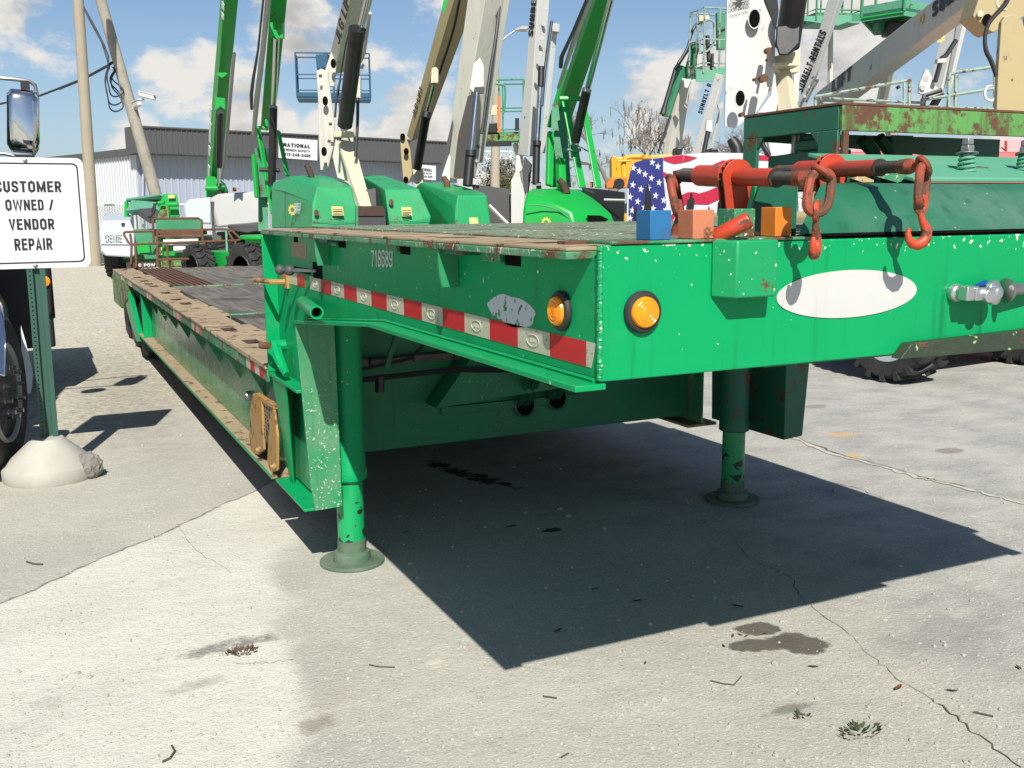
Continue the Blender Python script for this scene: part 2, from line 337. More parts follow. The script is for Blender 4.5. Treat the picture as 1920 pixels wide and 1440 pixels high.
def link(name, me, parent=None, loc=None, label=None, kind=None):
    o = bpy.data.objects.new(name, me); COL.objects.link(o)
    if parent is not None: o.parent = parent
    if loc is not None: o.location = loc
    if label: o['label'] = label
    if kind: o['kind'] = kind
    return o
def wloc(o):
    p = Vector(o.location)
    while o.parent: o = o.parent; p = p + o.location
    return p
def thing(name, label, cat, loc, group=None):
    o = bpy.data.objects.new(name, None); COL.objects.link(o); o.location = Vector(loc); o.empty_display_size = .2
    o['label'] = label; o['category'] = cat
    if group: o['group'] = group
    return o
def part(name, mb, mat, parent, bevel=0, label=None, kind=None, smooth=True, ang=32):
    me = mb.mesh(name, [M[k] for k in mat] if isinstance(mat, (list, tuple)) else M[mat], wloc(parent), smooth, ang)
    o = link(name, me, parent, label=label, kind=kind)
    if bevel:
        bv = o.modifiers.new('bevel', 'BEVEL'); bv.width = bevel; bv.segments = 2; bv.limit_method = 'ANGLE'; bv.angle_limit = RAD(40)
    return o
def solo(name, mb, mat, label=None, cat=None, kind=None, group=None, org=None, bevel=0, smooth=True, ang=32):
    off = Vector(org) if org is not None else Vector((0, 0, 0))
    me = mb.mesh(name, [M[k] for k in mat] if isinstance(mat, (list, tuple)) else M[mat], off, smooth, ang)
    o = link(name, me, None, off, label, kind)
    if cat: o['category'] = cat
    if group: o['group'] = group
    if bevel:
        bv = o.modifiers.new('bevel', 'BEVEL'); bv.width = bevel; bv.segments = 2; bv.limit_method = 'ANGLE'; bv.angle_limit = RAD(40)
    return o

_tc = {}
def _fillet(pts, r, closed=False):
    out = []; n = len(pts)
    for i, p in enumerate(pts):
        p2 = Vector(p[:2]); rr = p[2] if len(p) > 2 else r
        if (not closed and i in (0, n-1)) or rr <= 0: out.append(p2); continue
        a, b_ = Vector(pts[i-1][:2]), Vector(pts[(i+1) % n][:2]); da, db = (a-p2), (b_-p2); q = min(rr, da.length*.5, db.length*.5)
        s_, e = p2+da.normalized()*q, p2+db.normalized()*q
        for k in range(6): t_ = k/5; out.append(s_*(1-t_)**2+p2*2*t_*(1-t_)+e*t_*t_)
    return out
def _glyph(c, t):
    h = t/2; w_ = {'M': .70, 'W': .86, 'I': t, '/': .42, '-': .36, ' ': .26, '1': .40, 'E': .48, 'F': .46, 'L': .46, 'J': .46, 'N': .56, 'O': .56, 'G': .56, 'C': .54}.get(c, .52); L, R, B, T = h, w_-h, h, 1-h; m_ = w_/2; r = .21
    G = {'C': [[(R, .64), (R, T), (L, T), (L, B), (R, B), (R, .36)]], 'S': [[(R, .70), (R, T), (L, T), (L, .54), (R, .46), (R, B), (L, B), (L, .30)]], 'U': [[(L, 1), (L, B), (R, B), (R, 1)]],
         'T': [[(0, T), (w_, T)], [(m_, 0), (m_, T)]], 'M': [[(L, 0), (L, 1)], [(R, 0), (R, 1)], [(L, 1-h, 0), (m_, .14, 0), (R, 1-h, 0)]], 'E': [[(w_, T), (L, T, 0), (L, B, 0), (w_, B)], [(L, .52), (w_*.92, .52)]],
         'F': [[(w_, T), (L, T, 0), (L, 0)], [(L, .50), (w_*.9, .50)]], 'R': [[(L, 0), (L, T, 0), (R, T), (R, .47), (L, .47)], [(w_*.52, .47), (R+h*.2, 0)]], 'P': [[(L, 0), (L, T, 0), (R, T), (R, .44), (L, .44)]],
         'W': [[(h*.8, 1), (w_*.27, h*.5, 0), (m_, .92, 0), (w_*.73, h*.5, 0), (w_-h*.8, 1)]], 'N': [[(L, 0), (L, 1)], [(R, 0), (R, 1)], [(L, 1-h*.6), (R, h*.6)]], 'V': [[(h*.75, 1), (m_, h*.4, 0), (w_-h*.75, 1)]],
         'A': [[(h*.75, 0), (m_, 1-h*.4, 0), (w_-h*.75, 0)], [(w_*.2, .25), (w_*.8, .25)]], 'I': [[(h, 0), (h, 1)]], 'L': [[(L, 1), (L, B, 0), (w_, B)]], 'G': [[(R, .68), (R, T), (L, T), (L, B), (R, B), (R, .47, 0), (m_, .47)]],
         'J': [[(R, 1), (R, B), (L, B), (L, .32)]], 'B': [[(L, .53), (L, T, 0), (R-.02, T), (R-.02, .53), (L, .53)], [(L, .53), (R, .53), (R, B), (L, B, 0), (L, .53)]], 'H': [[(L, 0), (L, 1)], [(R, 0), (R, 1)], [(L, .5), (R, .5)]],
         'Y': [[(h*.75, 1), (m_, .42, 0), (w_-h*.75, 1)], [(m_, 0), (m_, .46)]], '/': [[(h*.6, 0), (w_-h*.6, 1)]], '-': [[(.02, .42), (.34, .42)]], 'K': [[(L, 0), (L, 1)], [(w_, 1), (L, .42)], [(L+.1, .55), (w_, 0)]],
         '1': [[(w_*.65, 0), (w_*.65, 1)], [(w_*.65, .93), (w_*.1, .74)]], '2': [[(L, .68), (L, T), (R, T), (R, .55), (L, B, 0), (w_, B)]], '3': [[(L, .7), (L, T), (R, T), (R, .52, .1), (w_*.4, .52)], [(w_*.4, .50), (R, .50, .1), (R, B), (L, B), (L, .3)]],
         '4': [[(R-.06, 0), (R-.06, 1)], [(R-.06, .95), (h, .28, 0), (w_, .28)]], '5': [[(w_*.95, T), (L, T, 0), (L, .58, 0), (R, .60), (R, B), (L, B), (L, .28)]], '6': [[(R, .72), (R, T), (L, T), (L, B), (R, B), (R, .56), (L, .56)]],
         '7': [[(0, T), (R, T, 0), (w_*.3, 0)]], '9': [[(L, .28), (L, B), (R, B), (R, T), (L, T), (L, .44), (R, .44)]]}
    if c in 'O0': return w_, [(_fillet([(L, B), (L, T), (R, T), (R, B)], .23, True), True)]
    if c == 'D': return w_, [(_fillet([(L, B, 0), (L, T, 0), (R, T), (R, B)], .23, True), True)]
    if c == '8': return w_, [(_fillet([(L+.02, .53), (L+.02, T), (R-.02, T), (R-.02, .53)], .2, True), True), (_fillet([(L, B), (L, .53), (R, .53), (R, B)], .2, True), True)]
    return w_, [(_fillet(p, r), False) for p in G.get(c, [])]
def _ribbon(P, t, closed):
    n = len(P); vs_ = []
    for i, p in enumerate(P):
        a = P[i-1] if (closed or i > 0) else None; b_ = P[(i+1) % n] if (closed or i < n-1) else None
        d1 = (p-a).normalized() if a is not None else (b_-p).normalized(); d2 = (b_-p).normalized() if b_ is not None else d1
        n1, n2 = Vector((-d1.y, d1.x)), Vector((-d2.y, d2.x)); mm = (n1+n2); mm = mm.normalized() if mm.length > 1e-4 else n1
        k = t/2/max(.42, mm.dot(n1)); vs_ += [p+mm*k, p-mm*k]
    fs_ = [(2*i, 2*i+1, 2*((i+1) % n)+1, 2*((i+1) % n)) for i in range(n if closed else n-1)]
    return vs_, fs_
def text_polys(s, bold=.02):
    if (s, bold) in _tc: return _tc[(s, bold)]
    t = .115+bold*2.1; x = 0; vs_, fs_, lay = [], [], 0
    for c in s.upper():
        w_, polys = _glyph(c, t)
        for k, (P, cl) in enumerate(polys):
            v2, f2 = _ribbon(P, t, cl); o = len(vs_); vs_ += [(v_.x+x, v_.y, k) for v_ in v2]; fs_ += [tuple(i+o for i in f) for f in f2]
        x += w_+.115
    x0 = min(v_[0] for v_ in vs_); x1 = max(v_[0] for v_ in vs_); y0, y1 = min(v_[1] for v_ in vs_), max(v_[1] for v_ in vs_)
    vs_ = [((v_[0]-x0)/(x1-x0), (v_[1]-y0)/(y1-y0), v_[2]) for v_ in vs_]
    _tc[(s, bold)] = (vs_, fs_); return vs_, fs_
def lettering(s, org, xv, yv, mat, parent, off=.003, bold=.02, name='lettering'):
    """text filling the parallelogram org, org+xv, org+yv, standing off the surface towards the viewer"""
    org = Vector(org); xv = Vector(xv); yv = Vector(yv); n = xv.cross(yv).normalized()
    vs_, fs_ = text_polys(s, bold)
    mb = MB(); mb.add([org+xv*a+yv*b_+n*(off+k*max(.0002, off*.12)) for a, b_, k in vs_], fs_)
    return part(name, mb, mat, parent, smooth=False)

# ================================================================== ground
mt, t, b = mat_new('yard_concrete'); M['ground'] = mt
P = t.new('ShaderNodeNewGeometry').outputs['Position']
sp = t.new('ShaderNodeSeparateXYZ', {0: P}); X, Y = sp.outputs[0], sp.outputs[1]
wob = t.math('MULTIPLY', t.math('SUBTRACT', t.noise(P, 3.0, 5, .6), .5), .16)
wob2 = t.math('MULTIPLY', t.math('SUBTRACT', t.noise(P, .9, 4, .6), .5), .9)
fine = t.noise(P, 60, 4, .7); mid = t.noise(P, 9, 6, .65); big = t.noise(P, 1.15, 5, .6); huge = t.noise(P, .33, 3)
# signed distance to the slab joint (left) : + is the pale slab
jn = Vector((1.04, -1.088, 0)).normalized(); j0 = Vector((-.227, 4.328, 0))
sd = t.math('ADD', t.math('ADD', t.math('MULTIPLY', X, jn.x), t.math('MULTIPLY', Y, jn.y)), -(j0.x*jn.x+j0.y*jn.y))
sdw = t.math('ADD', sd, wob)
slab = t.ramp(sdw, -.012, .012)
en = Vector((-.98, .21, 0)).normalized(); e0 = Vector((.90, 3.9, 0))
pd = t.math('ADD', t.math('ADD', t.math('MULTIPLY', X, en.x), t.math('MULTIPLY', Y, en.y)), -(e0.x*en.x+e0.y*en.y))
pale = t.math('MULTIPLY', slab, t.ramp(t.math('ADD', pd, wob2), -.06, .10))
base = t.mix(t.ramp(big, .3, .72), (.36, .345, .298), (.43, .41, .352))
right = t.ramp(t.math('ADD', t.math('ADD', X, t.math('MULTIPLY', Y, .10)), wob2), 2.6, 3.3)
rc = t.mix(t.ramp(t.noise(t.vm('MULTIPLY', P, (.9, 1.4, 1)), 2.2, 8, .68), .34, .70), (.40, .385, .345), (.27, .267, .25))
rc = t.mix(t.math('MULTIPLY', t.ramp(mid, .60, .72), .5), rc, (.53, .51, .45))
base = t.mix(right, base, rc)
base = t.mix(pale, base, t.mix(t.ramp(big, .35, .7), (.56, .55, .475), (.485, .465, .40)))
# loose limerock beyond the slab, on the left
far = t.ramp(t.math('ADD', t.math('SUBTRACT', Y, t.math('MULTIPLY', X, 1.2)), wob2), 6.4, 8.2)
gr = t.mix(t.ramp(t.noise(P, 17, 7, .72), .32, .62), (.31, .285, .23), (.62, .575, .46))
gr = t.mix(t.math('MULTIPLY', t.ramp(t.noise(P, 1.4, 4), .5, .66), .6), gr, (.58, .53, .42))
base = t.mix(far, base, gr)
soft = t.math('SUBTRACT', 1.0, t.math('MULTIPLY', pale, .4))
# speckle and stains
base = t.mix(t.math('MULTIPLY', t.ramp(fine, .56, .68), .6), base, (.70, .68, .60))
base = t.mix(t.math('MULTIPLY', t.ramp(t.noise(P, 85, 3, .6), .60, .67), .75), base, (.17, .15, .125))
base = t.mix(t.math('MULTIPLY', t.ramp(t.noise(P, 28, 4, .6), .65, .72), .42), base, (.68, .65, .55))
base = t.mix(t.math('MULTIPLY', t.ramp(t.noise(t.vm('ADD', P, (9, 3, 0)), 2.3, 7, .7), .60, .74), .38), base, (.20, .19, .175))
def blot(x, y, rx, ry, rot, amt, col, base, edge=.5, nz=1.4, thr=.55):
    dx, dy = t.math('SUBTRACT', X, x), t.math('SUBTRACT', Y, y); c_, s_ = math.cos(rot), math.sin(rot)
    u = t.math('DIVIDE', t.math('ADD', t.math('MULTIPLY', dx, c_), t.math('MULTIPLY', dy, s_)), rx)
    q = t.math('DIVIDE', t.math('SUBTRACT', t.math('MULTIPLY', dy, c_), t.math('MULTIPLY', dx, s_)), ry)
    r2 = t.math('ADD', t.math('MULTIPLY', u, u), t.math('MULTIPLY', q, q))
    mk = t.ramp(t.math('ADD', t.math('SUBTRACT', 1.0, r2), t.math('MULTIPLY', t.math('SUBTRACT', mid, .5), nz*2)), thr-edge, thr+edge)
    return t.mix(t.math('MULTIPLY', mk, amt), base, col)
def gz(px, py): q = onz(px, py); return q.x, q.y
x, y = gz(430, 1210); base = blot(x, y, .22, .06, .1, .75, (.12, .11, .10), base, .6, 2.4, .6)
x, y = gz(365, 1285); base = blot(x, y, .12, .05, .1, .5, (.19, .18, .165), base, .6)
x, y = gz(595, 1360); base = blot(x, y, .09, .06, 0, .6, (.19, .155, .125), base, .6, 2.2)
x, y = gz(1580, 815); base = blot(x, y, .12, .12, 0, .7, (.52, .33, .13), base, .5, 1.5)
x, y = gz(1600, 855); base = blot(x, y, .09, .07, 0, .75, (.55, .33, .10), base, .5, 1.5)
x, y = gz(1780, 845); base = blot(x, y, .15, .10, 0, .7, (.19, .165, .14), base, .2, .3)
x, y = gz(1528, 762); base = blot(x, y, .16, .10, 0, .6, (.19, .17, .15), base, .2, .3)
x, y = gz(880, 890); base = blot(x, y, .10, .55, .25, .95, (.030, .029, .028), base, .25, 2.0)
x, y = gz(1036, 993); base = blot(x, y, .085, .055, 0, .95, (.035, .034, .033), base, .12, .8)
x, y = gz(960, 986); base = blot(x, y, .04, .02, 0, .9, (.04, .04, .038), base, .15, .8)
x, y = gz(820, 1240); base = blot(x, y, .05, .03, 0, .6, (.60, .56, .45), base, .3, 2)
x, y = gz(620, 1300); base = blot(x, y, .16, .10, 0, .4, (.36, .33, .28), base, .6, 2)
x, y = gz(1770, 1190); base = blot(x, y, .40, .20, 0, .55, (.22, .215, .205), base, .7, 1.6)
x, y = gz(1480, 1330); base = blot(x, y, .16, .03, 0, .7, (.13, .12, .10), base, .5, 2.2)
for px_, py_, rx_, ry_ in ((1422, 1180, .105, .075), (1440, 1208, .175, .085), (1500, 1207, .125, .125)):
    x, y = gz(px_, py_); base = blot(x, y, rx_, ry_, -.25, .95, (.095, .083, .068), base, .13, .85, .45)
x, y = gz(230, 730); base = blot(x, y, .5, 3.2, -.02, .35, (.16, .15, .135), base, .9, 1.8)
jm = t.math('SUBTRACT', 1.0, t.ramp(t.math('ABSOLUTE', t.math('ADD', sdw, .012)), .0, .013))
ylim = t.ramp(Y, 5.9, 5.4)
base = t.mix(t.math('MULTIPLY', t.math('MULTIPLY', jm, ylim), t.ramp(mid, .42, .60)), base, (.17, .15, .12))
setin(t, b, 'Base Color', base); b.inputs['Roughness'].default_value = .92; b.inputs['Specular IOR Level'].default_value = .25
hh = t.math('ADD', t.math('MULTIPLY', fine, .30), t.math('ADD', t.math('MULTIPLY', mid, .9), t.math('MULTIPLY', t.noise(P, 120, 2), .14)))
hh = t.math('ADD', hh, t.math('MULTIPLY', t.math('MULTIPLY', far, t.noise(P, 30, 5, .7)), 2.2))
hh = t.math('SUBTRACT', hh, t.math('MULTIPLY', t.math('MULTIPLY', jm, ylim), .8))
hh = t.math('ADD', hh, t.math('MULTIPLY', slab, .35))
bp = t.new('ShaderNodeBump', {'Height': hh, 'Strength': .65, 'Distance': .018}); t.l.new(bp.outputs[0], b.inputs['Normal'])
g = MB(); g.add([(-400, -60, 0), (500, -60, 0), (500, 900, 0), (-400, 900, 0)], [(0, 1, 2, 3)])
solo('ground', g, 'ground', 'pale concrete yard, sandy and stained, turning to loose limerock at the back', kind='structure', smooth=False)

# cracks and a joint ridge: thin real strips on the slab
def strip(pts, w0, z=.003, seed=1, jit=.012, sub=6):
    rnd = random.Random(seed); P_ = []
    for (a, b_) in zip(pts[:-1], pts[1:]):
        for k in range(sub):
            q = a.lerp(b_, k/sub); P_.append(Vector((q.x+rnd.uniform(-jit, jit), q.y+rnd.uniform(-jit, jit), z)))
    P_.append(Vector((pts[-1].x, pts[-1].y, z)))
    mb = MB(); vs_ = []; fs_ = []
    for i, p in enumerate(P_):
        d = (P_[min(i+1, len(P_)-1)]-P_[max(i-1, 0)]).normalized(); nn = Vector((-d.y, d.x, 0)); wd = w0*rnd.uniform(.35, 1.3)
        vs_ += [p+nn*wd, p-nn*wd]
    for i in range(len(P_)-1): fs_.append((2*i, 2*i+1, 2*i+3, 2*i+2))
    return mb.add(vs_, fs_)
M['crack'] = paint('crack_dirt', (.115, .10, .082), rough=1, var=.5, bump=0, spec=.1)
M['crumb'] = paint('crumbled_mortar', (.50, .47, .39), rough=1, var=.6, bump=1.0, coarse=30)
for pts, wd, sd_ in (([(1497, 1112), (1520, 1140), (1590, 1188), (1640, 1238), (1690, 1280), (1740, 1310), (1765, 1322)], .0011, 3), ([(1765, 1322), (1800, 1352), (1860, 1400), (1915, 1440)], .0030, 13),
                     ([(1497, 1112), (1480, 1080), (1405, 1050), (1380, 1020)], .0015, 4), ([(1655, 935), (1605, 915), (1560, 905)], .002, 5),
                     ([(330, 985), (380, 1040), (432, 1075)], .0008, 7), ([(440, 1245), (500, 1243), (550, 1238)], .0010, 8)):
    solo('pavement_crack', strip([onz(*p) for p in pts], wd, seed=sd_), 'crack', 'thin dark crack running across the concrete', kind='structure', smooth=False)
rp = [onz(*p) for p in ((1440, 800), (1490, 823), (1560, 852), (1640, 872), (1720, 896), (1790, 910), (1860, 930), (1990, 962))]
mb = strip(rp, .018, .004, 11, .016, 7)
solo('joint_ridge', mb, 'crumb', 'crumbled pale joint between two concrete slabs', kind='structure', smooth=False)
rp2 = [p+Vector((.03, -.045, 0)) for p in rp[:6]]
solo('pavement_crack', strip(rp2, .005, .006, 12, .012, 7), 'crack', 'dark open joint beside the crumbled mortar', kind='structure', smooth=False)
# pebbles (too many to count), leaves and twigs (countable)
rnd = random.Random(21)
M['pebble'] = paint('pebble_stone', (.40, .375, .33), var=.7, rough=.95, coarse=40, bump=.3)
mb = MB()
ico = [(0, 0, 1)]+[(math.cos(a*1.2566)*.9, math.sin(a*1.2566)*.9, .35) for a in range(5)]+[(math.cos(a*1.2566+.63)*.9, math.sin(a*1.2566+.63)*.9, -.4) for a in range(5)]
icf = [(0, 1+i, 1+(i+1) % 5) for i in range(5)]+[(1+i, 6+i, 1+(i+1) % 5) for i in range(5)]+[(6+i, 6+(i+1) % 5, 1+(i+1) % 5) for i in range(5)]
def pebble(p, r):
    q = rnd.uniform(0, 6.28); sx, sy, sz = r*rnd.uniform(.8, 1.3), r*rnd.uniform(.6, 1.1), r*rnd.uniform(.45, .8); c_, s_ = math.cos(q), math.sin(q)
    mb.add([Vector((p.x+(x*c_*sx-y*s_*sy)*rnd.uniform(.85, 1.1), p.y+(x*s_*sx+y*c_*sy)*rnd.uniform(.85, 1.1), p.z+(z+.3)*sz)) for x, y, z in ico], icf)
for k in range(2300):
    px, py = rnd.uniform(-150, 2070), 560+900*rnd.random()**.8
    p = onz(px, py)
    if p.y > 18: continue
    pebble(p, rnd.choice((.0025, .003, .003, .004, .004, .005, .007, .010))*(1.0 if p.y < 7 else 1.6))
for px, py, r in ((285, 1008, .020), (692, 1390, .014), (1565, 922, .022), (1132, 992, .018), (1066, 968, .02), (985, 962, .016), (1050, 955, .018), (1452, 1245, .014), (1370, 1360, .01), (168, 1270, .014), (145, 1263, .012), (130, 1147, .010), (1745, 898, .016), (318, 1372, .009), (1050, 880, .010), (610, 1395, .01), (1220, 1172, .012)):
    pebble(onz(px, py), r)
solo('gravel', mb, 'pebble', 'loose pebbles and grit scattered over the concrete', kind='stuff', smooth=False)
M['leaf'] = paint('dry_leaf', (.13, .05, .025), var=.5, rough=.7, coarse=30)
M['leaf2'] = paint('dark_dry_leaf', (.055, .032, .020), var=.4, rough=.7, coarse=30)
M['twig'] = paint('dead_twig', (.075, .062, .048), var=.4, rough=.9, coarse=20)
def leaf(px, py, ln, rot, mat, lab):
    p = onz(px, py, .004); d = Vector((math.cos(rot), math.sin(rot), 0)); n = Vector((-d.y, d.x, 0)); u = Vector((0, 0, 1)); q = MB()
    prof = [(-1, 0), (-.5, .26), (0, .36), (.5, .26), (1, 0)]
    vs_ = [p+d*ln*a+n*ln*w_+u*(ln*.12+ln*.16*abs(a)) for a, w_ in prof]+[p+d*ln*a-n*ln*w_+u*(ln*.16*abs(a)+ln*.12) for a, w_ in prof]+[p+d*ln*a+u*ln*.05 for a, _ in prof]
    fs_ = []
    for i in range(4): fs_ += [(i, i+1, 11+i, 10+i), (5+i, 6+i, 11+i, 10+i)]
    q.add(vs_, fs_); q.tube([p+d*ln*.95+u*ln*.1, p+d*ln*1.4+u*ln*.05], ln*.03, 4)
    return solo('fallen_leaf', q, mat, lab, 'leaf', group='dry leaves on the concrete', org=p)
NS = 'small russet leaf lying around the damp patch'
LEAF = ['dark curled leaf right on the shadow edge above the damp patch', 'brown leaf inside the trailer shadow near its front edge', NS, NS, NS, NS, 'long orange brown leaf below the damp patch beside the crack', 'dark folded leaf right of the long crack near the bottom', 'dark sliver of leaf below the right end of the damp patch', 'dark leaf in the shadow left of the thin crack', 'dark leaf in the shadow beside the nearer landing leg', 'tiny dark leaf in the middle of the trailer shadow', 'tiny orange leaf on sunlit concrete under the shadow edge', 'reddish leaf at the right border of the yard', NS]
for i, (px, py, l, r, mm) in enumerate(((1383, 1137, .022, 2.2, 'leaf2'), (1046, 1183, .022, .4, 'leaf'), (1374, 1192, .014, .9, 'leaf'), (1388, 1190, .012, 1.8, 'leaf'), (1400, 1192, .012, .3, 'leaf'), (1357, 1211, .012, 1.3, 'leaf2'), (1684, 1290, .024, .35, 'leaf'), (1785, 1295, .016, 2.4, 'leaf2'), (1525, 1250, .016, 2.5, 'leaf2'), (1195, 1127, .02, 2.9, 'leaf2'), (760, 998, .018, .2, 'leaf2'), (1116, 1105, .014, 2.9, 'leaf2'), (1210, 1243, .011, 1, 'leaf'), (1910, 1252, .016, 1.2, 'leaf'), (1435, 1187, .012, .2, 'leaf'))):
    leaf(px, py, l, r, mm, LEAF[i])
TW = (([(305, 1428), (318, 1422), (328, 1408), (322, 1398)], .0035), ([(50, 1053), (62, 1057), (80, 1058)], .004), ([(1332, 1276), (1356, 1282), (1376, 1284), (1390, 1268)], .0022), ([(692, 1246), (710, 1250), (740, 1251)], .0022), ([(1018, 1305), (1044, 1309)], .0028), ([(1052, 1420), (1066, 1412)], .0025), ([(1826, 1335), (1862, 1343)], .003))
TWL = ('curved stick lying near the bottom edge left of centre', 'dark twig left of the pale slab below the sign base', 'bent forked twig below the damp patch', 'straight thin twig left of the shadow corner', 'short straight stick below the trailer shadow', 'short stick near the bottom centre', 'thin stick lying beside the long crack')
for (pl_, r), tl_ in zip(TW, TWL):
    q = MB(); q.tube([onz(*p, r+.001) for p in pl_], r, 6)
    solo('twig', q, 'twig', tl_, 'twig', group='twigs on the concrete', org=onz(*pl_[0]))
M['weed'] = paint('weed_green', (.045, .065, .022), var=.5, rough=.8, coarse=30)
M['weed_dry'] = paint('dry_weed', (.10, .055, .035), var=.5, rough=.9, coarse=30)
for (px, py, sx, n, mm, lab) in ((1612, 1372, .06, 80, 'weed', 'low green weed growing from the cracked concrete'), (1508, 1345, .025, 18, 'weed', 'small sparse weed beside the larger green one'), (452, 1224, .045, 80, 'weed_dry', 'dry brown weed tuft in the stained pale slab')):
    c0 = onz(px, py); q = MB()
    for k in range(n):
        a = rnd.uniform(0, 6.28); rr = sx*rnd.random()**.7; p = c0+Vector((math.cos(a)*rr*1.2, math.sin(a)*rr*.6, 0)); d = Vector((math.cos(a), math.sin(a), 0)); l = rnd.uniform(.008, .024)
        tip = p+d*l*.8+Vector((0, 0, rnd.uniform(.004, .018))); n_ = Vector((-d.y, d.x, 0))*l*.28
        q.add([p, (p+tip)/2+n_, tip, (p+tip)/2-n_], [(0, 1, 2, 3)])
    solo('weed', q, mm, lab, 'weed', org=c0, smooth=False)

# ================================================================== trailer
TR = thing('lowboy_trailer', 'green gooseneck trailer with stone-chipped paint standing on two round landing legs', 'trailer', (2.245, 4.17, 0))
XL, XW, XR, XRW, XM = .95, 1.01, 3.54, 3.48, 2.245
def mir(x): return 2*XM-x
def boxpart(name, x0, x1, y0, y1, z0, z1, mat, parent=TR, bevel=.002, **k):
    return part(name, MB().box(x0, x1, y0, y1, z0, z1), mat, parent, bevel, **k)
part('front_plate', MB().box(XW-.004, XRW+.004, 1.70, 1.716, 1.208, 1.480), 'front', TR, .003)
rnd = random.Random(3)
wp = [Vector((XW-.002+rnd.uniform(-.0012, .0012), 1.702+rnd.uniform(-.001, .001), 1.212+.266*i/89)) for i in range(90)]
part('weld_bead', MB().tube(wp, [.0058+rnd.uniform(-.0009, .0011) for _ in wp], 8), 'green_nick', TR)
part('top_lip', MB().box(1.03, 1.55, 1.696, 1.80, 1.4805, 1.487), 'green_worn', TR, .002)
# side webs, following the sloping bottom flange
for sgn, x in ((1, XW), (-1, mir(XW))):
    pts = [(1.717, 1.455), (1.717, 1.214), (3.05, 1.208), (4.064, 1.122), (4.064, .822), (4.62, .822), (4.62, 1.455)]
    if sgn < 0: pts = pts[:3]+[(4.62, 1.10), (4.62, 1.455)]
    part('side_web', MB().prism([(x, y, z) for y, z in pts], (.012*sgn, 0, 0)), 'green', TR)
    fl = [(1.698, 1.205), (3.05, 1.200), (4.06, 1.112)]
    xo = x-.06*sgn; xi = x+.011*sgn; mb = MB()
    for (y0, z0), (y1, z1) in zip(fl[:-1], fl[1:]):
        mb.prism([(xo, y0, z0), (xo, y1, z1), (xo, y1, z1-.013), (xo, y0, z0-.013)], (xi-xo, 0, 0))
    part('bottom_flange', mb, 'green', TR, .002)
    part('fillet_weld', MB().tube([(x-.004*sgn, y+rnd.uniform(-.002, .002), z+.004) for (y, z) in [(1.72+1.33*i/60, 1.2055-.005*i/60) for i in range(61)]]+[(x-.004*sgn, 3.05+.98*i/40, 1.2005-.086*i/40+.004) for i in range(1, 41)], .0045, 6), 'green', TR)
    # edge of the deck overhanging the web
    part('deck_edge', MB().box(min(xo, x+.02*sgn), max(xo, x+.02*sgn), 1.735, 4.62, 1.452, 1.468), 'green_worn', TR, .003)
    for yy, zb in ((2.43, 1.352), (3.68, 1.352)):
        part('outrigger_rib', MB().prism([(xo+.004*sgn, yy, 1.451), (x-.001*sgn, yy, 1.451), (x-.001*sgn, yy, zb), (xo+.012*sgn, yy, zb), (xo+.004*sgn, yy, zb+.05)], (0, .012, 0)), 'green_chip', TR, .001)
        part('rib_cap', MB().box(min(xo+.012*sgn, x), max(xo+.012*sgn, x-.002*sgn), yy-.14, yy-.001, 1.4405, 1.4515), 'green_drab', TR)
    part('step_post', MB().prism([(xo, 4.60, 1.451), (x+.015*sgn, 4.60, 1.451), (x+.015*sgn, 4.60, .822), (xo, 4.60, .822)], (0, .014, 0)), 'green', TR, .002)
    if sgn < 0: continue
    # front gusset of the step, stone chipped
    part('step_gusset', MB().prism([(xo+.004*sgn, 4.05, 1.110), (x+.108*sgn, 4.05, 1.104), (x+.112*sgn, 4.05, .300), (x-.008*sgn, 4.05, .296), (x-.022*sgn, 4.05, .42)], (0, .014, 0)), 'green_chip', TR, .002)
    part('step_shelf', MB().box(min(xo, x+.02*sgn), max(xo, x+.02*sgn), 4.066, 4.60, .806, .820), 'green', TR, .002)
    part('step_brace', MB().prism([(xo+.006*sgn, 4.55, .805), (x+.034*sgn, 4.55, .805), (x+.034*sgn, 4.55, .306), (x+.004*sgn, 4.55, .306)], (0, .012, 0)), 'green', TR, .002)
    part('step_stiffener', MB().prism([(xo+.006*sgn, 4.549, .805), (xo+.006*sgn, 4.30, .805), (x+.002*sgn, 4.49, .306), (x+.002*sgn, 4.549, .306)], (.008*sgn, 0, 0)), 'green', TR)
    part('step_foot_plate', MB().box(min(xo+.01*sgn, x+.10*sgn), max(xo+.01*sgn, x+.10*sgn), 4.066, 4.62, .293, .305), 'green', TR, .002)
boxpart('stake_slot', XW-.0015, XW+.003, 4.17, 4.24, 1.425, 1.450, 'hole', bevel=0)
for yy in (3.47, 2.80, 2.06): boxpart('stake_slot', XW-.0015, XW+.003, yy, yy+.085, 1.422, 1.450, 'hole', bevel=0); boxpart('stake_lug', XW-.012, XW-.0005, yy+.09, yy+.19, 1.428, 1.4515, 'green_worn')
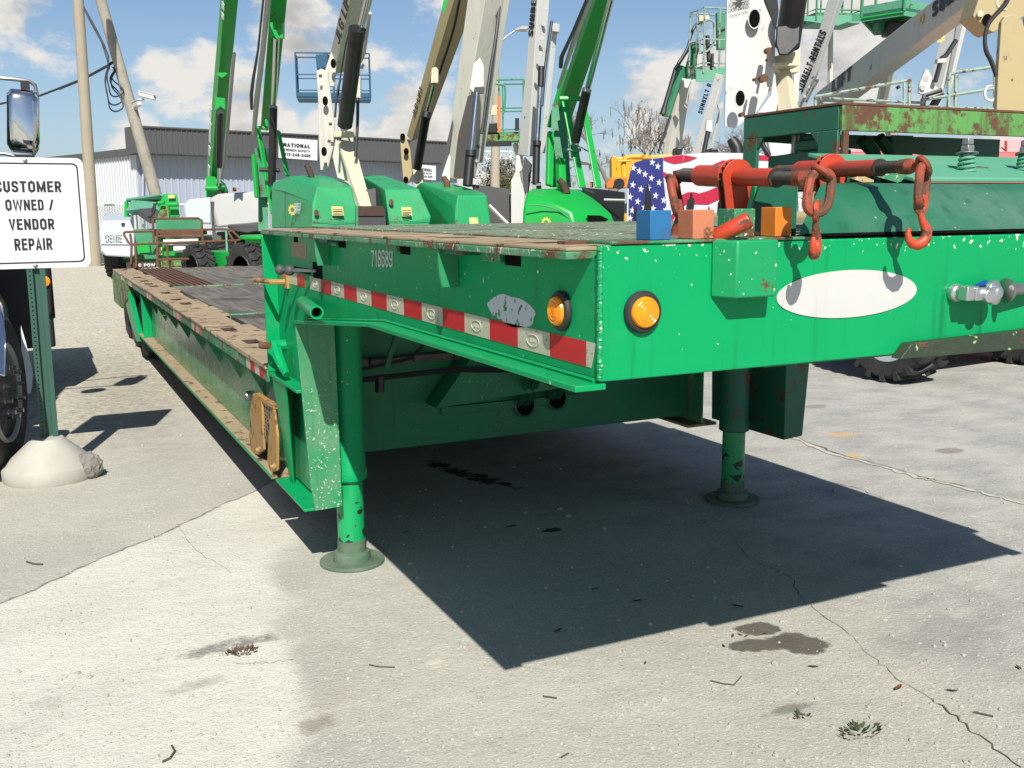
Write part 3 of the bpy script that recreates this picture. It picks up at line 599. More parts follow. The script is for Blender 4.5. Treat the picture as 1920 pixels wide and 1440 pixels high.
# reflective tape on the web, one part a square
TY = [4.366, 4.212, 4.084, 3.997, 3.825, 3.680, 3.510, 3.353, 3.190, 3.030, 2.869, 2.713, 2.550, 2.396, 2.237, 2.078, 1.918, 1.758, 1.738]
colr = ['tape_white', 'tape_red', None, 'tape_white', 'tape_red', 'tape_white', 'tape_red', 'tape_white', 'tape_red', 'tape_white', 'tape_red', 'tape_white', 'tape_red', 'tape_white', 'tape_red', 'tape_white', 'tape_red', 'tape_white']
for i, cc in enumerate(colr):
    if not cc: continue
    y0, y1 = TY[i]-.0004, TY[i+1]+.0004; zc = lambda y: 1.258+(y-1.75)*.0043
    o = part('tape_square', MB().prism([(XW-.0012, y0, zc(y0)-.026), (XW-.0012, y1, zc(y1)-.026), (XW-.0012, y1-(.02 if i == 17 else 0), zc(y1)+.026), (XW-.0012, y0, zc(y0)+.026)], (.001, 0, 0)), cc, TR, smooth=False)
    if cc == 'tape_white' and i not in (0, 17):
        ym = (y0+y1)/2; q = MB()
        ring = [Vector((XW-.0026, ym+.030*math.cos(a), zc(ym)+.0135*math.sin(a))) for a in [2*math.pi*k/28 for k in range(28)]]
        q.tube(ring, .0009, 5, closed=True)
        for k in (-1, 0, 1): q.box(XW-.0022, XW-.0016, ym+k*.011-.0035, ym+k*.011+.0035, zc(ym)-.0042, zc(ym)+.0042)
        q2 = q.mesh('tape_emblem', M['tape_mark'], wloc(o)); link('tape_emblem', q2, o)
boxpart('tape_square', XW-.0014, XW-.0004, 4.37, 4.52, 1.243, 1.298, 'tape_red', bevel=0)
lettering('718689', onx(697, 503, XW), onx(737, 504, XW)-onx(697, 503, XW), (0, -.004, .064), 'num', TR, .0015, .008)
part('paint_patch', MB().prism([(XW-.0012, 2.112+.128*math.cos(a)*(1+.06*math.sin(3*a+1)+.03*math.sin(9*a)), 1.316+.0355*math.sin(a)*(1+.10*math.sin(2*a)+.05*math.sin(7*a))) for a in [2*math.pi*k/48 for k in range(48)]], (.001, 0, 0)), 'splash', TR, smooth=False)
boxpart('faded_sticker', XW-.0012, XW-.0003, 4.03, 4.29, 1.362, 1.424, 'sticker', bevel=0)
# marker lamps
def marker(c, n, mirror=False):
    n = Vector(n); c = Vector(c); q = MB()
    q.lathe([(.0425, 0), (.0435, .006), (.040, .012), (.033, .014), (.0315, .008)], c, n, 36)
    o = part('marker_lamp', q, 'tyre_clean', TR)
    l = MB(); l.lathe([(.0318, .004), (.0318, .016), (.029, .0205), (.018, .0225), (.0001, .0235)], c, n, 36)
    for r_ in (.010, .018, .0255): l.tube([c+n*.0225*(1 if r_ < .02 else .95)+(n.orthogonal().normalized()*math.cos(a)+n.cross(n.orthogonal().normalized())*math.sin(a))*r_ for a in [2*math.pi*k/32 for k in range(32)]], .0011, 5, closed=True)
    part('amber_lens', l, 'amber', o)
marker((1.103, 1.699, 1.345), (0, -1, 0)); marker((mir(1.103), 1.699, 1.345), (0, -1, 0))
marker((XW-.001, 1.860, 1.338), (-1, 0, 0))
# front plate furniture
part('stake_bracket', MB().prism([(1.272, 1.699, 1.484), (1.300, 1.648, 1.484), (1.405, 1.648, 1.484), (1.425, 1.699, 1.484)], (0, 0, -.118)), 'green_nick', TR, .004)
part('oval_decal', MB().disc((1.655, 1.699, 1.357), (0, -1, 0), .2075, .0535, n=64), 'decal', TR, smooth=False)
rub = [(1.792, 1.202), (1.826, 1.236), (2.0, 1.239), (2.28, 1.246), (2.7, 1.246), (mir(1.826), 1.236), (mir(1.792), 1.202), (2.3, 1.196)]
part('rub_plate', MB().prism([(x, 1.668, z) for x, z in rub], (0, .031, 0)), 'green_rub', TR, .002)
# air coupling
q = MB(); a0 = Vector((1.985, 1.70, 1.345))
q.lathe([(.022, 0), (.022, .016), (.016, .02), (.016, .05)], a0, Vector((0, -1, 0)), 18); q.obox(a0+Vector((.0, -.045, .002)), Vector((.02, 0, 0)), Vector((0, .014, 0)), Vector((0, 0, .017)))
gh = part('air_coupling', q, 'alu', TR, .003)
q = MB(); q.obox(a0+Vector((.045, -.048, 0)), Vector((.042, 0, 0)), Vector((0, .016, 0)), Vector((0, 0, .015))); q.lathe([(.026, 0), (.030, .008), (.030, .018), (.020, .024), (.012, .03)], a0+Vector((.078, -.036, -.001)), Vector((.2, -1, .1)), 20)
q.cyl(a0+Vector((.04, -.062, -.004)), a0+Vector((.04, -.074, -.004)), .017, n=16)
part('coupling_body', q, 'alu', gh, .002)
q = MB(); q.hull([a0+Vector(p) for p in ((.030, -.03, .018), (.070, -.03, .030), (.085, -.03, .026), (.072, -.03, .012), (.035, -.045, .018), (.075, -.045, .02))]); part('blue_lever', q, 'bluesteel', gh)
q = MB(); q.lathe([(.018, 0), (.030, .006), (.028, .014), (.014, .02)], a0+Vector((.125, -.04, .003)), Vector((1, -.25, 0)), 18); q.cyl(a0+Vector((.14, -.04, .003)), a0+Vector((.30, -.02, .004)), .015); part('brass_nut', q, 'steel', gh)
# landing legs
M['green_oily'] = paint('oil_streaked_green', (.006, .32, .10), var=.3, scuff=.7, rough=.35, chip=(.02, .018, .016), chip_lo=.585, chip_scale=15)
for x in (1.19, mir(1.19)):
    c = Vector((x, 4.17, 0)); q = MB()
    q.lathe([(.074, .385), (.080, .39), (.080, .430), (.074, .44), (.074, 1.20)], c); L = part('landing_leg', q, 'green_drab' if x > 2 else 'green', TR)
    part('inner_tube', MB().lathe([(.060, .05), (.060, .42)], c), 'green_oily', L)
    part('foot_pad', MB().lathe([(.138, .0), (.144, .003), (.144, .013), (.139, .017), (.084, .015), (.083, .040), (.078, .052), (.064, .058), (.062, .11)], c, n=40), 'footpad', L)
# bulkhead under the step and the goose-neck inner beams
q = MB().box(1.09, mir(1.09), 4.74, 4.76, .352, 1.10); part('cross_member', q, 'grime_shade', TR, .003)
part('cross_strip', MB().box(1.85, 2.66, 4.722, 4.739, .505, .548), 'grime_shade', TR, .002)
q = MB().prism([ony(905, 640, 4.56), ony(818, 766, 4.56), ony(965, 742, 4.56), ony(1290, 690, 4.56), ony(1290, 640, 4.56)], (0, .16, 0)); part('inner_beam', q, 'grime_shade', TR, .003)
for x in (1.42, 1.9, 2.6, 3.07): boxpart('neck_beam', x, x+.014, 1.73, 4.73, 1.22, 1.443, 'grime_shade')
for y in (2.1, 2.7, 3.3, 3.9, 4.45): boxpart('neck_joist', 1.03, mir(1.03), y, y+.05, 1.33, 1.4435, 'grime_shade')
part('neck_light_stop', MB().box(XW+.02, XRW-.02, 1.72, 4.6, 1.444, 1.4505), 'green_drab', TR)  # added sheet, closes slits that let sun through between deck sheets
part('neck_belly', MB().box(1.45, mir(1.45), 1.73, 4.0, 1.200, 1.212), 'grime_shade', TR)
rnd = random.Random(8)
for (px, py) in ((985, 760), (1045, 747)):
    c = ony(px, py, 4.72); ring = [c+Vector((.058*math.cos(a), 0, .062*math.sin(a))) for a in [2*math.pi*k/24 for k in range(24)]]
    o = part('hose_port', MB().tube(ring, .007, 6, closed=True), 'green_drab', TR); part('port_hole', MB().disc(c+Vector((0, .001, 0)), (0, -1, 0), .057, .061), 'hole', o)
    for k in range(4):
        dx = (k-1.5)*.020; top = ony(1012, 690, 4.35)+Vector((dx*1.4+(.03 if px > 1000 else -.03), 0, .18)); e = c+Vector((dx, .05, -.02))
        mid_ = (top+e)/2+Vector((0, -.07, -.02+rnd.uniform(-.01, .01)))
        part('hydraulic_hose', MB().tube([top, top.lerp(mid_, .5)+Vector((0, -.03, 0)), mid_, mid_.lerp(e, .6)+Vector((0, -.02, -.01)), e], .011, 7), 'hose', TR)
part('air_pipe', MB().tube([ony(640, 716, 4.5), ony(760, 703, 4.5), ony(860, 692, 4.5), ony(905, 694, 4.5), ony(1120, 690, 4.5)], .014, 8), 'black', TR)
part('air_pipe', MB().tube([ony(680, 692, 4.4), ony(770, 672, 4.4), ony(800, 640, 4.3), ony(830, 600, 4.2)], .008, 8), 'black', TR)
part('air_pipe', MB().tube([ony(724, 690, 4.3), ony(733, 660, 4.3), ony(745, 625, 4.3), ony(748, 600, 4.2)], .014, 8), 'hose', TR)
part('drain_cock', MB().cyl(ony(712, 705, 4.5), ony(712, 735, 4.5), .022), 'black', TR)
# right-hand step box (darker wedge beyond the far leg)
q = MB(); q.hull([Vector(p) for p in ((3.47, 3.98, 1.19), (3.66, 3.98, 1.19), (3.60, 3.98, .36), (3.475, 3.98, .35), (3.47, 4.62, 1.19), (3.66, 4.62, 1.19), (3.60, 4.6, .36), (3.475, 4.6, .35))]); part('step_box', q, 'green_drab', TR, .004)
# levers, bent handle, pipe socket and crank on the left web
for k, (px, py) in enumerate(((525, 506), (543, 507))):
    c = onx(px, py, .935+.01*k); e = Vector((XW, c.y-.12-.06*k, c.z+.005)); q = MB().ball(c, .022, 10); o = part('lever_knob', q, 'darkgrey', TR)
    part('lever_rod', MB().tube([c, e], .006, 8), 'steel', o)
boxpart('lever_slot', XW-.0015, XW+.003, 3.98, 4.26, 1.300, 1.322, 'hole', bevel=0)
boxpart('valve_window', XW-.0015, XW+.003, 3.80, 3.94, 1.292, 1.355, 'hole', bevel=0)
q = MB().tube([(XW, 4.40, 1.248), (.965, 4.40, 1.248), (.945, 4.42, 1.248), (.935, 4.50, 1.247), (.932, 4.62, 1.244), (.934, 4.72, 1.240)], .012, 8); q.box(XW-.012, XW-.0005, 4.36, 4.44, 1.22, 1.276); part('safety_handle', q, 'yellow', TR)
a, e = onx(568, 566, .985), onx(594, 586, .915); d = (e-a).normalized()
part('pipe_socket', MB().lathe([(.023, 0), (.025, .01), (.025, (e-a).length), (.019, (e-a).length), (.019, .02), (.0001, .02)], a, d, 20), 'green', TR)
q = MB().tube([(XW, 4.50, .955), (.965, 4.50, .955), (.945, 4.50, .955)], .026, 10); q.tube([(.958, 4.46, .948), (.955, 4.38, .905), (.965, 4.30, .85)], [.026, .024, .016], 8); part('winch_crank', q, 'green', TR)
part('crank_pin', MB().cyl((.945, 4.50, .955), (.915, 4.56, .953), .017), 'rust', TR)
# goose-neck deck plates: tan steel down the left edge, scraped sheet inside
yy = 1.735; rnd = random.Random(4)
while yy < 4.6:
    y1 = min(yy+.575, 4.62)
    for s0 in (1, -1):
        x0, x1 = (.952, 1.185) if s0 > 0 else (mir(1.185), mir(.952))
        dz = rnd.uniform(0, .002); o = part('deck_plate', MB().box(x0, x1, yy+.003, y1-.003, 1.469, 1.4755+dz), 'deck_tan', TR, .0015)
        if s0 > 0 and rnd.random() < .5: part('tie_down_slot', MB().box(1.02, 1.13, yy+.26, yy+.31, 1.4755+dz, 1.4762+dz), 'hole', o)
    yy = y1
for k in range(5):
    y0 = 1.93+k*.54; x0, x1 = 1.19, mir(1.19)
    if k == 0: part('deck_sheet', MB().box(x0, x1, y0, y0+.537, 1.452, 1.4795), 'deck_green', TR, .002)
    else: part('deck_sheet', MB().box(x0, x1, y0, y0+.537, 1.452, 1.480+.001*k), 'deck_green', TR, .002)
part('cross_angle', MB().box(1.03, 1.72, 1.885, 1.925, 1.470, 1.4835), 'rust', TR, .002)
part('front_deck_strip', MB().box(1.19, mir(1.19), 1.717, 1.884, 1.452, 1.4705), 'deck_tan', TR, .002)
# lower deck: beams, flanges, rail, boards
for sgn in (1, -1):
    f = (lambda x: x) if sgn > 0 else mir
    def bx(name, x0, x1, *a, **k): return boxpart(name, min(f(x0), f(x1)), max(f(x0), f(x1)), *a, **k)
    ys_ = 4.07 if sgn > 0 else 4.64; pts = [(ys_, .318), (11.0, .318), (11.5, .62), (14.0, .62), (14.0, .79), (ys_, .79)]
    part('main_beam', MB().prism([(f(1.045), y, z) for y, z in pts], (.014*sgn, 0, 0)), 'beam', TR, .002)
    bx('beam_flange', XL, 1.15, 4.64, 11.0, .300, .316, 'deck_tan')
    part('flange_edge', MB().box(min(f(XL-.003), f(XL-.0005)), max(f(XL-.003), f(XL-.0005)), 4.64, 11.0, .299, .317), 'green', TR)
    bx('side_rail', XL, XL+.012, 4.64, 14.0, .768, .826, 'green_worn')
    bx('beam_end_plate', XL+.01, 1.045, 10.6, 10.614, .317, .767, 'green')
    for k in range(13):
        y = 5.15+k*.70
        part('rail_rib', MB().prism([(f(XL+.0125), y, .815), (f(1.044), y, .815), (f(1.044), y, .60), (f(XL+.02), y, .74)], (0, .012, 0)), 'green_chip', TR)
    for k in range(9):
        for j in range(4):
            y = 4.70+k*.95+j*.11
            if k in (1, 4, 6): continue
            part('tape_square', MB().box(min(f(XL-.0012), f(XL-.0002)), max(f(XL-.0012), f(XL-.0002)), y, y+.108, .772, .822), 'tape_red' if j % 2 == 0 else 'tape_white', TR, smooth=False)
    # outrigger plates down each side of the deck
    yy = 4.63; rnd = random.Random(6)
    while yy < 13.9:
        ln = rnd.choice((.46, .58, .70)); y1 = min(yy+ln, 14.0); dz = rnd.uniform(0, .014); w_ = rnd.uniform(-.03, .05)
        x0, x1 = XL-.012+rnd.uniform(0, .01), 1.20+w_
        o = part('deck_plate', MB().box(min(f(x0), f(x1)), max(f(x0), f(x1)), yy+.006, y1-.012, .828, .840+dz), 'deck_tan', TR, .003)
        if sgn > 0 and rnd.random() < .42:
            q = MB().box(1.02, 1.10, yy+.12, yy+.30, .8402+dz, .8410+dz); q.tube([(1.03, yy+.15, .842+dz), (1.06, yy+.13, .848+dz), (1.09, yy+.15, .842+dz), (1.09, yy+.26, .842+dz)], .006, 6); part('tie_down_slot', q, 'rust_dark', o)
        yy = y1
# deck boards (dark weathered wood), three lengths of nine boards
XA, XB = 1.235, mir(1.235); nb = 9; wb = (XB-XA)/nb; rnd = random.Random(12)
for (y0, y1, skip) in ((4.66, 7.18, ()), (7.26, 10.22, ()), (10.34, 13.9, (0, 1, 8))):
    for k in range(nb):
        if k in skip: continue
        part('deck_board', MB().box(XA+k*wb+.004, XA+(k+1)*wb-.004, y0+rnd.uniform(0, .03), y1-rnd.uniform(0, .03), .80, .835+rnd.uniform(-.006, .006)), 'wood', TR, .004)
for y0 in (7.19, 10.23): part('deck_cross_strip', MB().box(XA, XB, y0, y0+.06, .80, .842), 'green_worn', TR, .003)
for x0, x1 in ((XA, XA+2*wb), (XB-wb, XB)):
    part('traction_tray', MB().box(x0+.003, x1-.003, 10.34, 13.9, .79, .812), 'rust_dark', TR)
    n = int((x1-x0)/.055)
    for k in range(n): part('traction_bar', MB().box(x0+.012+k*.055, x0+.036+k*.055, 10.36, 13.88, .8125, .846), 'rust', TR, .002)
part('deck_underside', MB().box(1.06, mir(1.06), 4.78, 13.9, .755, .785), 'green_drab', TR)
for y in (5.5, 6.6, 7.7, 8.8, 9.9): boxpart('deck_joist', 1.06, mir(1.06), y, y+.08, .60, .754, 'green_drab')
# rear: fender box, wheels, mud flap
part('tail_box', MB().prism([(XL-.01, 11.9, .78), (XL-.01, 11.95, .60), (XL-.01, 12.9, .42), (XL-.01, 14.05, .42), (XL-.01, 14.05, .78)], (.10, 0, 0)), 'green_rust', TR, .004)
part('tail_box', MB().prism([(mir(XL-.01), 11.9, .78), (mir(XL-.01), 11.95, .60), (mir(XL-.01), 12.9, .42), (mir(XL-.01), 14.05, .42), (mir(XL-.01), 14.05, .78)], (-.10, 0, 0)), 'green_rust', TR, .004)
part('tail_plate', MB().box(XL, mir(XL), 14.0, 14.02, .45, .80), 'green_rust', TR)
part('hanger_bracket', MB().prism([onx(600*.375+5, 548, XL), onx(240, 548, XL), onx(250, 590, XL), onx(262, 640, XL), onx(256, 640, XL), onx(243, 600, XL)], (.05, 0, 0)), 'green', TR)
for x in (1.02, mir(1.32)):
    for y in (11.45, 12.45, 13.35):
        c = Vector((x, y, .33)); q = MB().lathe([(.17, .02), (.27, 0), (.325, .03), (.33, .06), (.33, .24), (.325, .27), (.27, .30), (.17, .28)], c, Vector((1, 0, 0)), 32)
        o = part('wheel', q, 'rubber', TR); part('rim', MB().lathe([(.0001, .10), (.09, .09), (.10, .04), (.17, .03), (.17, .27), (.0001, .25)], c, Vector((1, 0, 0)), 24), 'rimdirty', o)
part('axle', MB().tube([(1.1, 12.45, .33), (mir(1.1), 12.45, .33)], .07), 'black', TR)
part('axle', MB().tube([(1.1, 13.35, .33), (mir(1.1), 13.35, .33)], .07), 'black', TR)
part('axle', MB().tube([(1.1, 11.45, .33), (mir(1.1), 11.45, .33)], .07), 'black', TR)
part('mud_flap', MB().box(.99, 1.30, 10.95, 10.965, .20, .55), 'darkgrey', TR)
# folding yellow step hung on the beam
def fx(px, py, x=.962): return onx(px, py, x)
q = MB().prism([fx(474, 738), fx(490, 752), fx(494, 843), fx(484, 853), fx(471, 849), fx(467, 818), fx(469, 768)], (.012, 0, 0)); FS = part('step_arm', q, 'yellow', TR, .002)
q = MB().prism([fx(512, 763), fx(519, 818), fx(519, 882), fx(508, 888), fx(501, 864), fx(505, 786)], (.012, 0, 0)); F2 = part('step_arm', q, 'yellow', TR, .002)
q = MB().prism([fx(478, 737), fx(513, 760), fx(513, 768), fx(478, 745)], (.03, 0, 0)); part('step_bar', q, 'yellow', TR, .002)
q = MB().prism([fx(489, 750, .972), fx(511, 768, .972), fx(503, 800, .972), fx(495, 838, .972)], (.006, 0, 0)); TP = part('step_tread', q, 'deck_tan', TR)
q = MB()
for i in range(9):
    for j in range(4):
        px, py = 492+j*4.2+i*.6, 760+j*3.2+i*7.4
        if px > 508-i*.9: continue
        q.disc(fx(px, py, .9712), (-1, 0, 0), .011, .008, n=8)
part('tread_holes', q, 'hole', TP)
for (px, py), pr in (((488, 843), FS), ((516, 874), F2)): part('step_bolt', MB().lathe([(.016, 0), (.018, .006), (.010, .012), (.008, .022), (.0001, .023)], fx(px, py), Vector((-1, 0, 0)), 14), 'yellow', pr)
part('bolt_boss', MB().lathe([(.030, 0), (.026, .03), (.0001, .032)], onx(470, 742, 1.044), Vector((-1, 0, 0)), 16), 'steel', TR)
# ------------------------------------------------------------------ raised nose, power pack frame (parts of the trailer)
NB = [ony(1481, 440, 1.74), ony(1500, 457, 1.722), ony(1560, 446, 1.722), Vector((3.30, 1.722, 1.495))]
ntop = [ony(1512, 345, 1.80), ony(1560, 337, 1.86), Vector((3.30, 1.86, 1.600))]
prof = [(1.722, 1.492), (1.730, 1.515), (1.790, 1.575), (1.815, 1.596), (1.86, 1.606), (2.28, 1.622), (2.28, 1.492)]
q = MB(); xs = [1.525, 1.60, 1.80, 2.2, 3.0]
o0 = []
for k_, xi in enumerate(xs):
    sh = max(0, 1.0-(xi-1.525)/.3)
    o0.append([Vector((max(xi, 1.525+(y-1.722)*.96+.05*max(0, (z-1.5)/.1)+.0005*k_), y, z)) for y, z in prof])
n = len(prof); q.add([p for r_ in o0 for p in r_], [tuple(range(n))]+[tuple((len(xs)-1)*n+i for i in range(n))]+[(k*n+i, k*n+(i+1) % n, (k+1)*n+(i+1) % n, (k+1)*n+i) for k in range(len(xs)-1) for i in range(n)])
part('raised_nose', q, 'nose', TR, .006, ang=50)
part('nose_end_plate', MB().prism([(1.497, 1.735, 1.475), (1.520, 1.728, 1.462), (1.585, 1.80, 1.60), (1.56, 1.90, 1.615), (1.520, 1.90, 1.50)], (.014, .02, 0)), 'green_drab', TR, .002)
part('nose_seam', MB().box(1.54, 3.0, 1.7165, 1.7215, 1.486, 1.4925), 'hole', TR)
part('nose_top_plate', MB().prism([(2.02, 1.87, 1.610), (2.02, 2.26, 1.690), (3.0, 2.26, 1.690), (3.0, 1.87, 1.610)], (0, 0, .012)), 'pgreen', TR, .003)
part('nose_cover', MB().hull([Vector(p) for p in ((1.86, 1.90, 1.607), (2.00, 1.90, 1.607), (2.00, 2.2, 1.69), (1.86, 2.2, 1.69), (1.9, 1.9, 1.65), (1.98, 1.9, 1.65))]) if False else MB().prism([(1.965, 1.87, 1.608), (1.99, 1.87, 1.630), (1.96, 2.1, 1.675), (1.90, 2.1, 1.68)], (.012, 0, .004)), 'green_worn', TR)
def spring(px, pyb, pyt, y):
    b0 = ony(px-4, pyb, y); t0 = ony(px, pyt, y+.01); ax = (t0-b0); L_ = ax.length; ax.normalize(); e1 = ax.orthogonal().normalized(); e2 = ax.cross(e1); q = MB()
    hgt = L_*.60; turns = 5.2; N_ = 110
    q.tube([b0+ax*(hgt*k/N_)+(e1*math.cos(turns*6.283*k/N_)+e2*math.sin(turns*6.283*k/N_))*(.0245-.007*k/N_) for k in range(N_+1)], .0042, 7)
    s_ = part('tension_spring', q, 'pgreen', TR)
    q = MB().cyl(b0, t0, .0095, n=12); q.lathe([(.029, hgt+.004), (.029, hgt+.008)], b0, ax, 20); q.lathe([(.019, hgt+.010), (.019, hgt+.026)], b0, ax, 6); q.lathe([(.0165, hgt+.028), (.0165, hgt+.044)], b0, ax, 6)
    part('spring_bolt', q, 'steel', s_, .001)
spring(1815, 336, 262, 1.98); spring(1925, 330, 268, 2.0)
FX, FY, FY1 = 2.182, 2.30, 2.75
part('frame_fascia', MB().prism([(FX, FY, 1.771), (FX, FY, 1.8435), (3.4, FY, 1.8435), (3.4, FY, 1.771)], (0, .012, 0)), 'green_rust', TR, .002)
part('frame_top', MB().box(FX-.006, 3.4, FY+.001, FY1, 1.8445, 1.853), 'rust', TR, .002)
q = MB().box(FX-.004, FX+.008, FY+.013, FY1, 1.775, 1.8435); q.box(FX-.004, FX+.008, FY1-.07, FY1, 1.50, 1.774); q.box(FX-.004, FX+.008, FY+.013, FY+.095, 1.50, 1.774)
q.prism([(FX-.004, FY+.095, 1.774), (FX-.004, FY+.13, 1.774), (FX-.004, FY+.095, 1.735)], (.012, 0, 0)); q.prism([(FX-.004, FY1-.07, 1.774), (FX-.004, FY1-.10, 1.774), (FX-.004, FY1-.07, 1.735)], (.012, 0, 0))
part('frame_side', q, 'green_drab', TR, .002)
part('frame_post', MB().box(FX+.009, FX+.030, FY+.001, FY+.013, 1.50, 1.770), 'rust', TR, .001)
part('frame_back', MB().prism([(FX+.01, FY1-.01, 1.80), (3.4, FY1-.01, 1.80), (3.4, FY1-.01, 1.70), (2.95, FY1-.01, 1.74), (2.5, FY1-.01, 1.76), (FX+.01, FY1-.01, 1.77)], (0, .009, 0)), 'green_drab', TR)
part('frame_divider', MB().box(2.80, 2.90, 2.70, 2.71, 1.60, 1.80), 'green_drab', TR)
q = MB(); q.hull([Vector(p) for p in ((2.21, 2.40, 1.60), (2.32, 2.40, 1.60), (2.32, 2.66, 1.60), (2.21, 2.66, 1.60), (2.21, 2.40, 1.725), (2.32, 2.40, 1.725), (2.32, 2.66, 1.715), (2.21, 2.66, 1.715))]); q.box(2.23, 2.30, 2.44, 2.56, 1.725, 1.758); q.box(2.24, 2.28, 2.47, 2.53, 1.758, 1.772)
part('pump_block', q, 'green_drab', TR, .004)
part('valve_stem', MB().cyl((2.27, 2.60, 1.712), (2.27, 2.60, 1.78), .012), 'steel', TR)
for a in ([(1590, 322), (1620, 318), (1650, 330), (1668, 350)], [(1615, 262), (1640, 290), (1652, 325), (1655, 365)], [(1648, 258), (1672, 290), (1685, 325), (1690, 370)], [(1590, 345), (1612, 352), (1640, 362)]):
    part('hydraulic_hose', MB().tube([ony(x, y, 2.5) for x, y in a], .020, 8), 'hose', TR)
for px in (1652, 1672, 1700, 1722): part('manifold_stub', MB().box(*[f for v_ in zip(ony(px, 345, 2.16), ony(px, 345, 2.16)+Vector((.022, .03, .045))) for f in v_]), 'green', TR, .002)
part('front_upright', MB().prism([ony(1412, 432, 1.93), ony(1416, 350, 1.93), ony(1420, 345, 1.93), ony(1449, 345, 1.93), ony(1459, 392, 1.93), ony(1459, 432, 1.93)], (0, .012, 0)), 'green', TR, .003)
part('front_upright', MB().prism([ony(1450, 344, 1.96), ony(1494, 344, 1.96), ony(1490, 420, 1.96), ony(1462, 420, 1.96)], (0, .012, 0)), 'green_drab', TR, .003)

# ------------------------------------------------------------------ painted blocks standing on the front lip
def block(px0, pxm, px1, pt, pb, y, mats, lab):
    a, m_, e = ony(px0, pb, y), ony(pxm, pb, y), ony(px1, pb, y)
    w_ = (e-m_).length; top = ony(px1, pt, y).z; x0 = m_.x; z0 = 1.4875
    o = solo('steel_block', MB().box(x0, x0+w_, y, y+w_*1.05, z0, top), mats, lab, 'block', group='painted blocks on the trailer nose', org=((x0+w_/2, y+w_/2, z0)), bevel=.0015)
    return o
block(1195, 1219, 1258, 394, 452, 1.705, 'blue', 'blue painted square steel block standing on the front lip of the trailer')
block(1275, 1299, 1338, 393, 448, 1.705, 'orange', 'salmon orange square steel block with rusty sides, beside the blue block')
block(1352, 1376, 1415, 391, 446, 1.735, 'green_worn', 'scuffed green square steel block behind the fallen ratchet handle')
block(1429, 1453, 1484, 388, 440, 1.735, 'orange2', 'bright orange square steel block half hidden by the sloping nose plate')

# ------------------------------------------------------------------ ratchet load binders
def link_ring(c, ax_long, ax_wide, L_, W_, r, q):   # oval chain link
    pts = []
    for k in range(28):
        a = 2*math.pi*k/28; s_ = max(-1, min(1, 1.0*math.sin(a))); straight = (L_-W_)/2
        off = straight if math.sin(a) > 0.02 else (-straight if math.sin(a) < -.02 else 0)
        pts.append(Vector(c)+ax_long*(W_/2*math.sin(a)+off)+ax_wide*(W_/2*math.cos(a)))
    return q.tube(pts, r, 9, closed=True)
def hook_path(c, up, side, s):   # slip hook below an eye at c
    pts = []; rr = []
    for t_, x, r_ in ((0, 0, .55), (.35, .02, .62), (.8, .16, .75), (1.15, .36, .95), (1.5, .52, 1.1), (1.85, .50, 1.2), (2.15, .30, 1.25), (2.32, -.05, 1.22), (2.25, -.42, 1.05), (1.98, -.66, .85), (1.6, -.74, .62), (1.3, -.68, .40)):
        pts.append(c-up*t_*s+side*x*s); rr.append(r_)
    return pts, rr
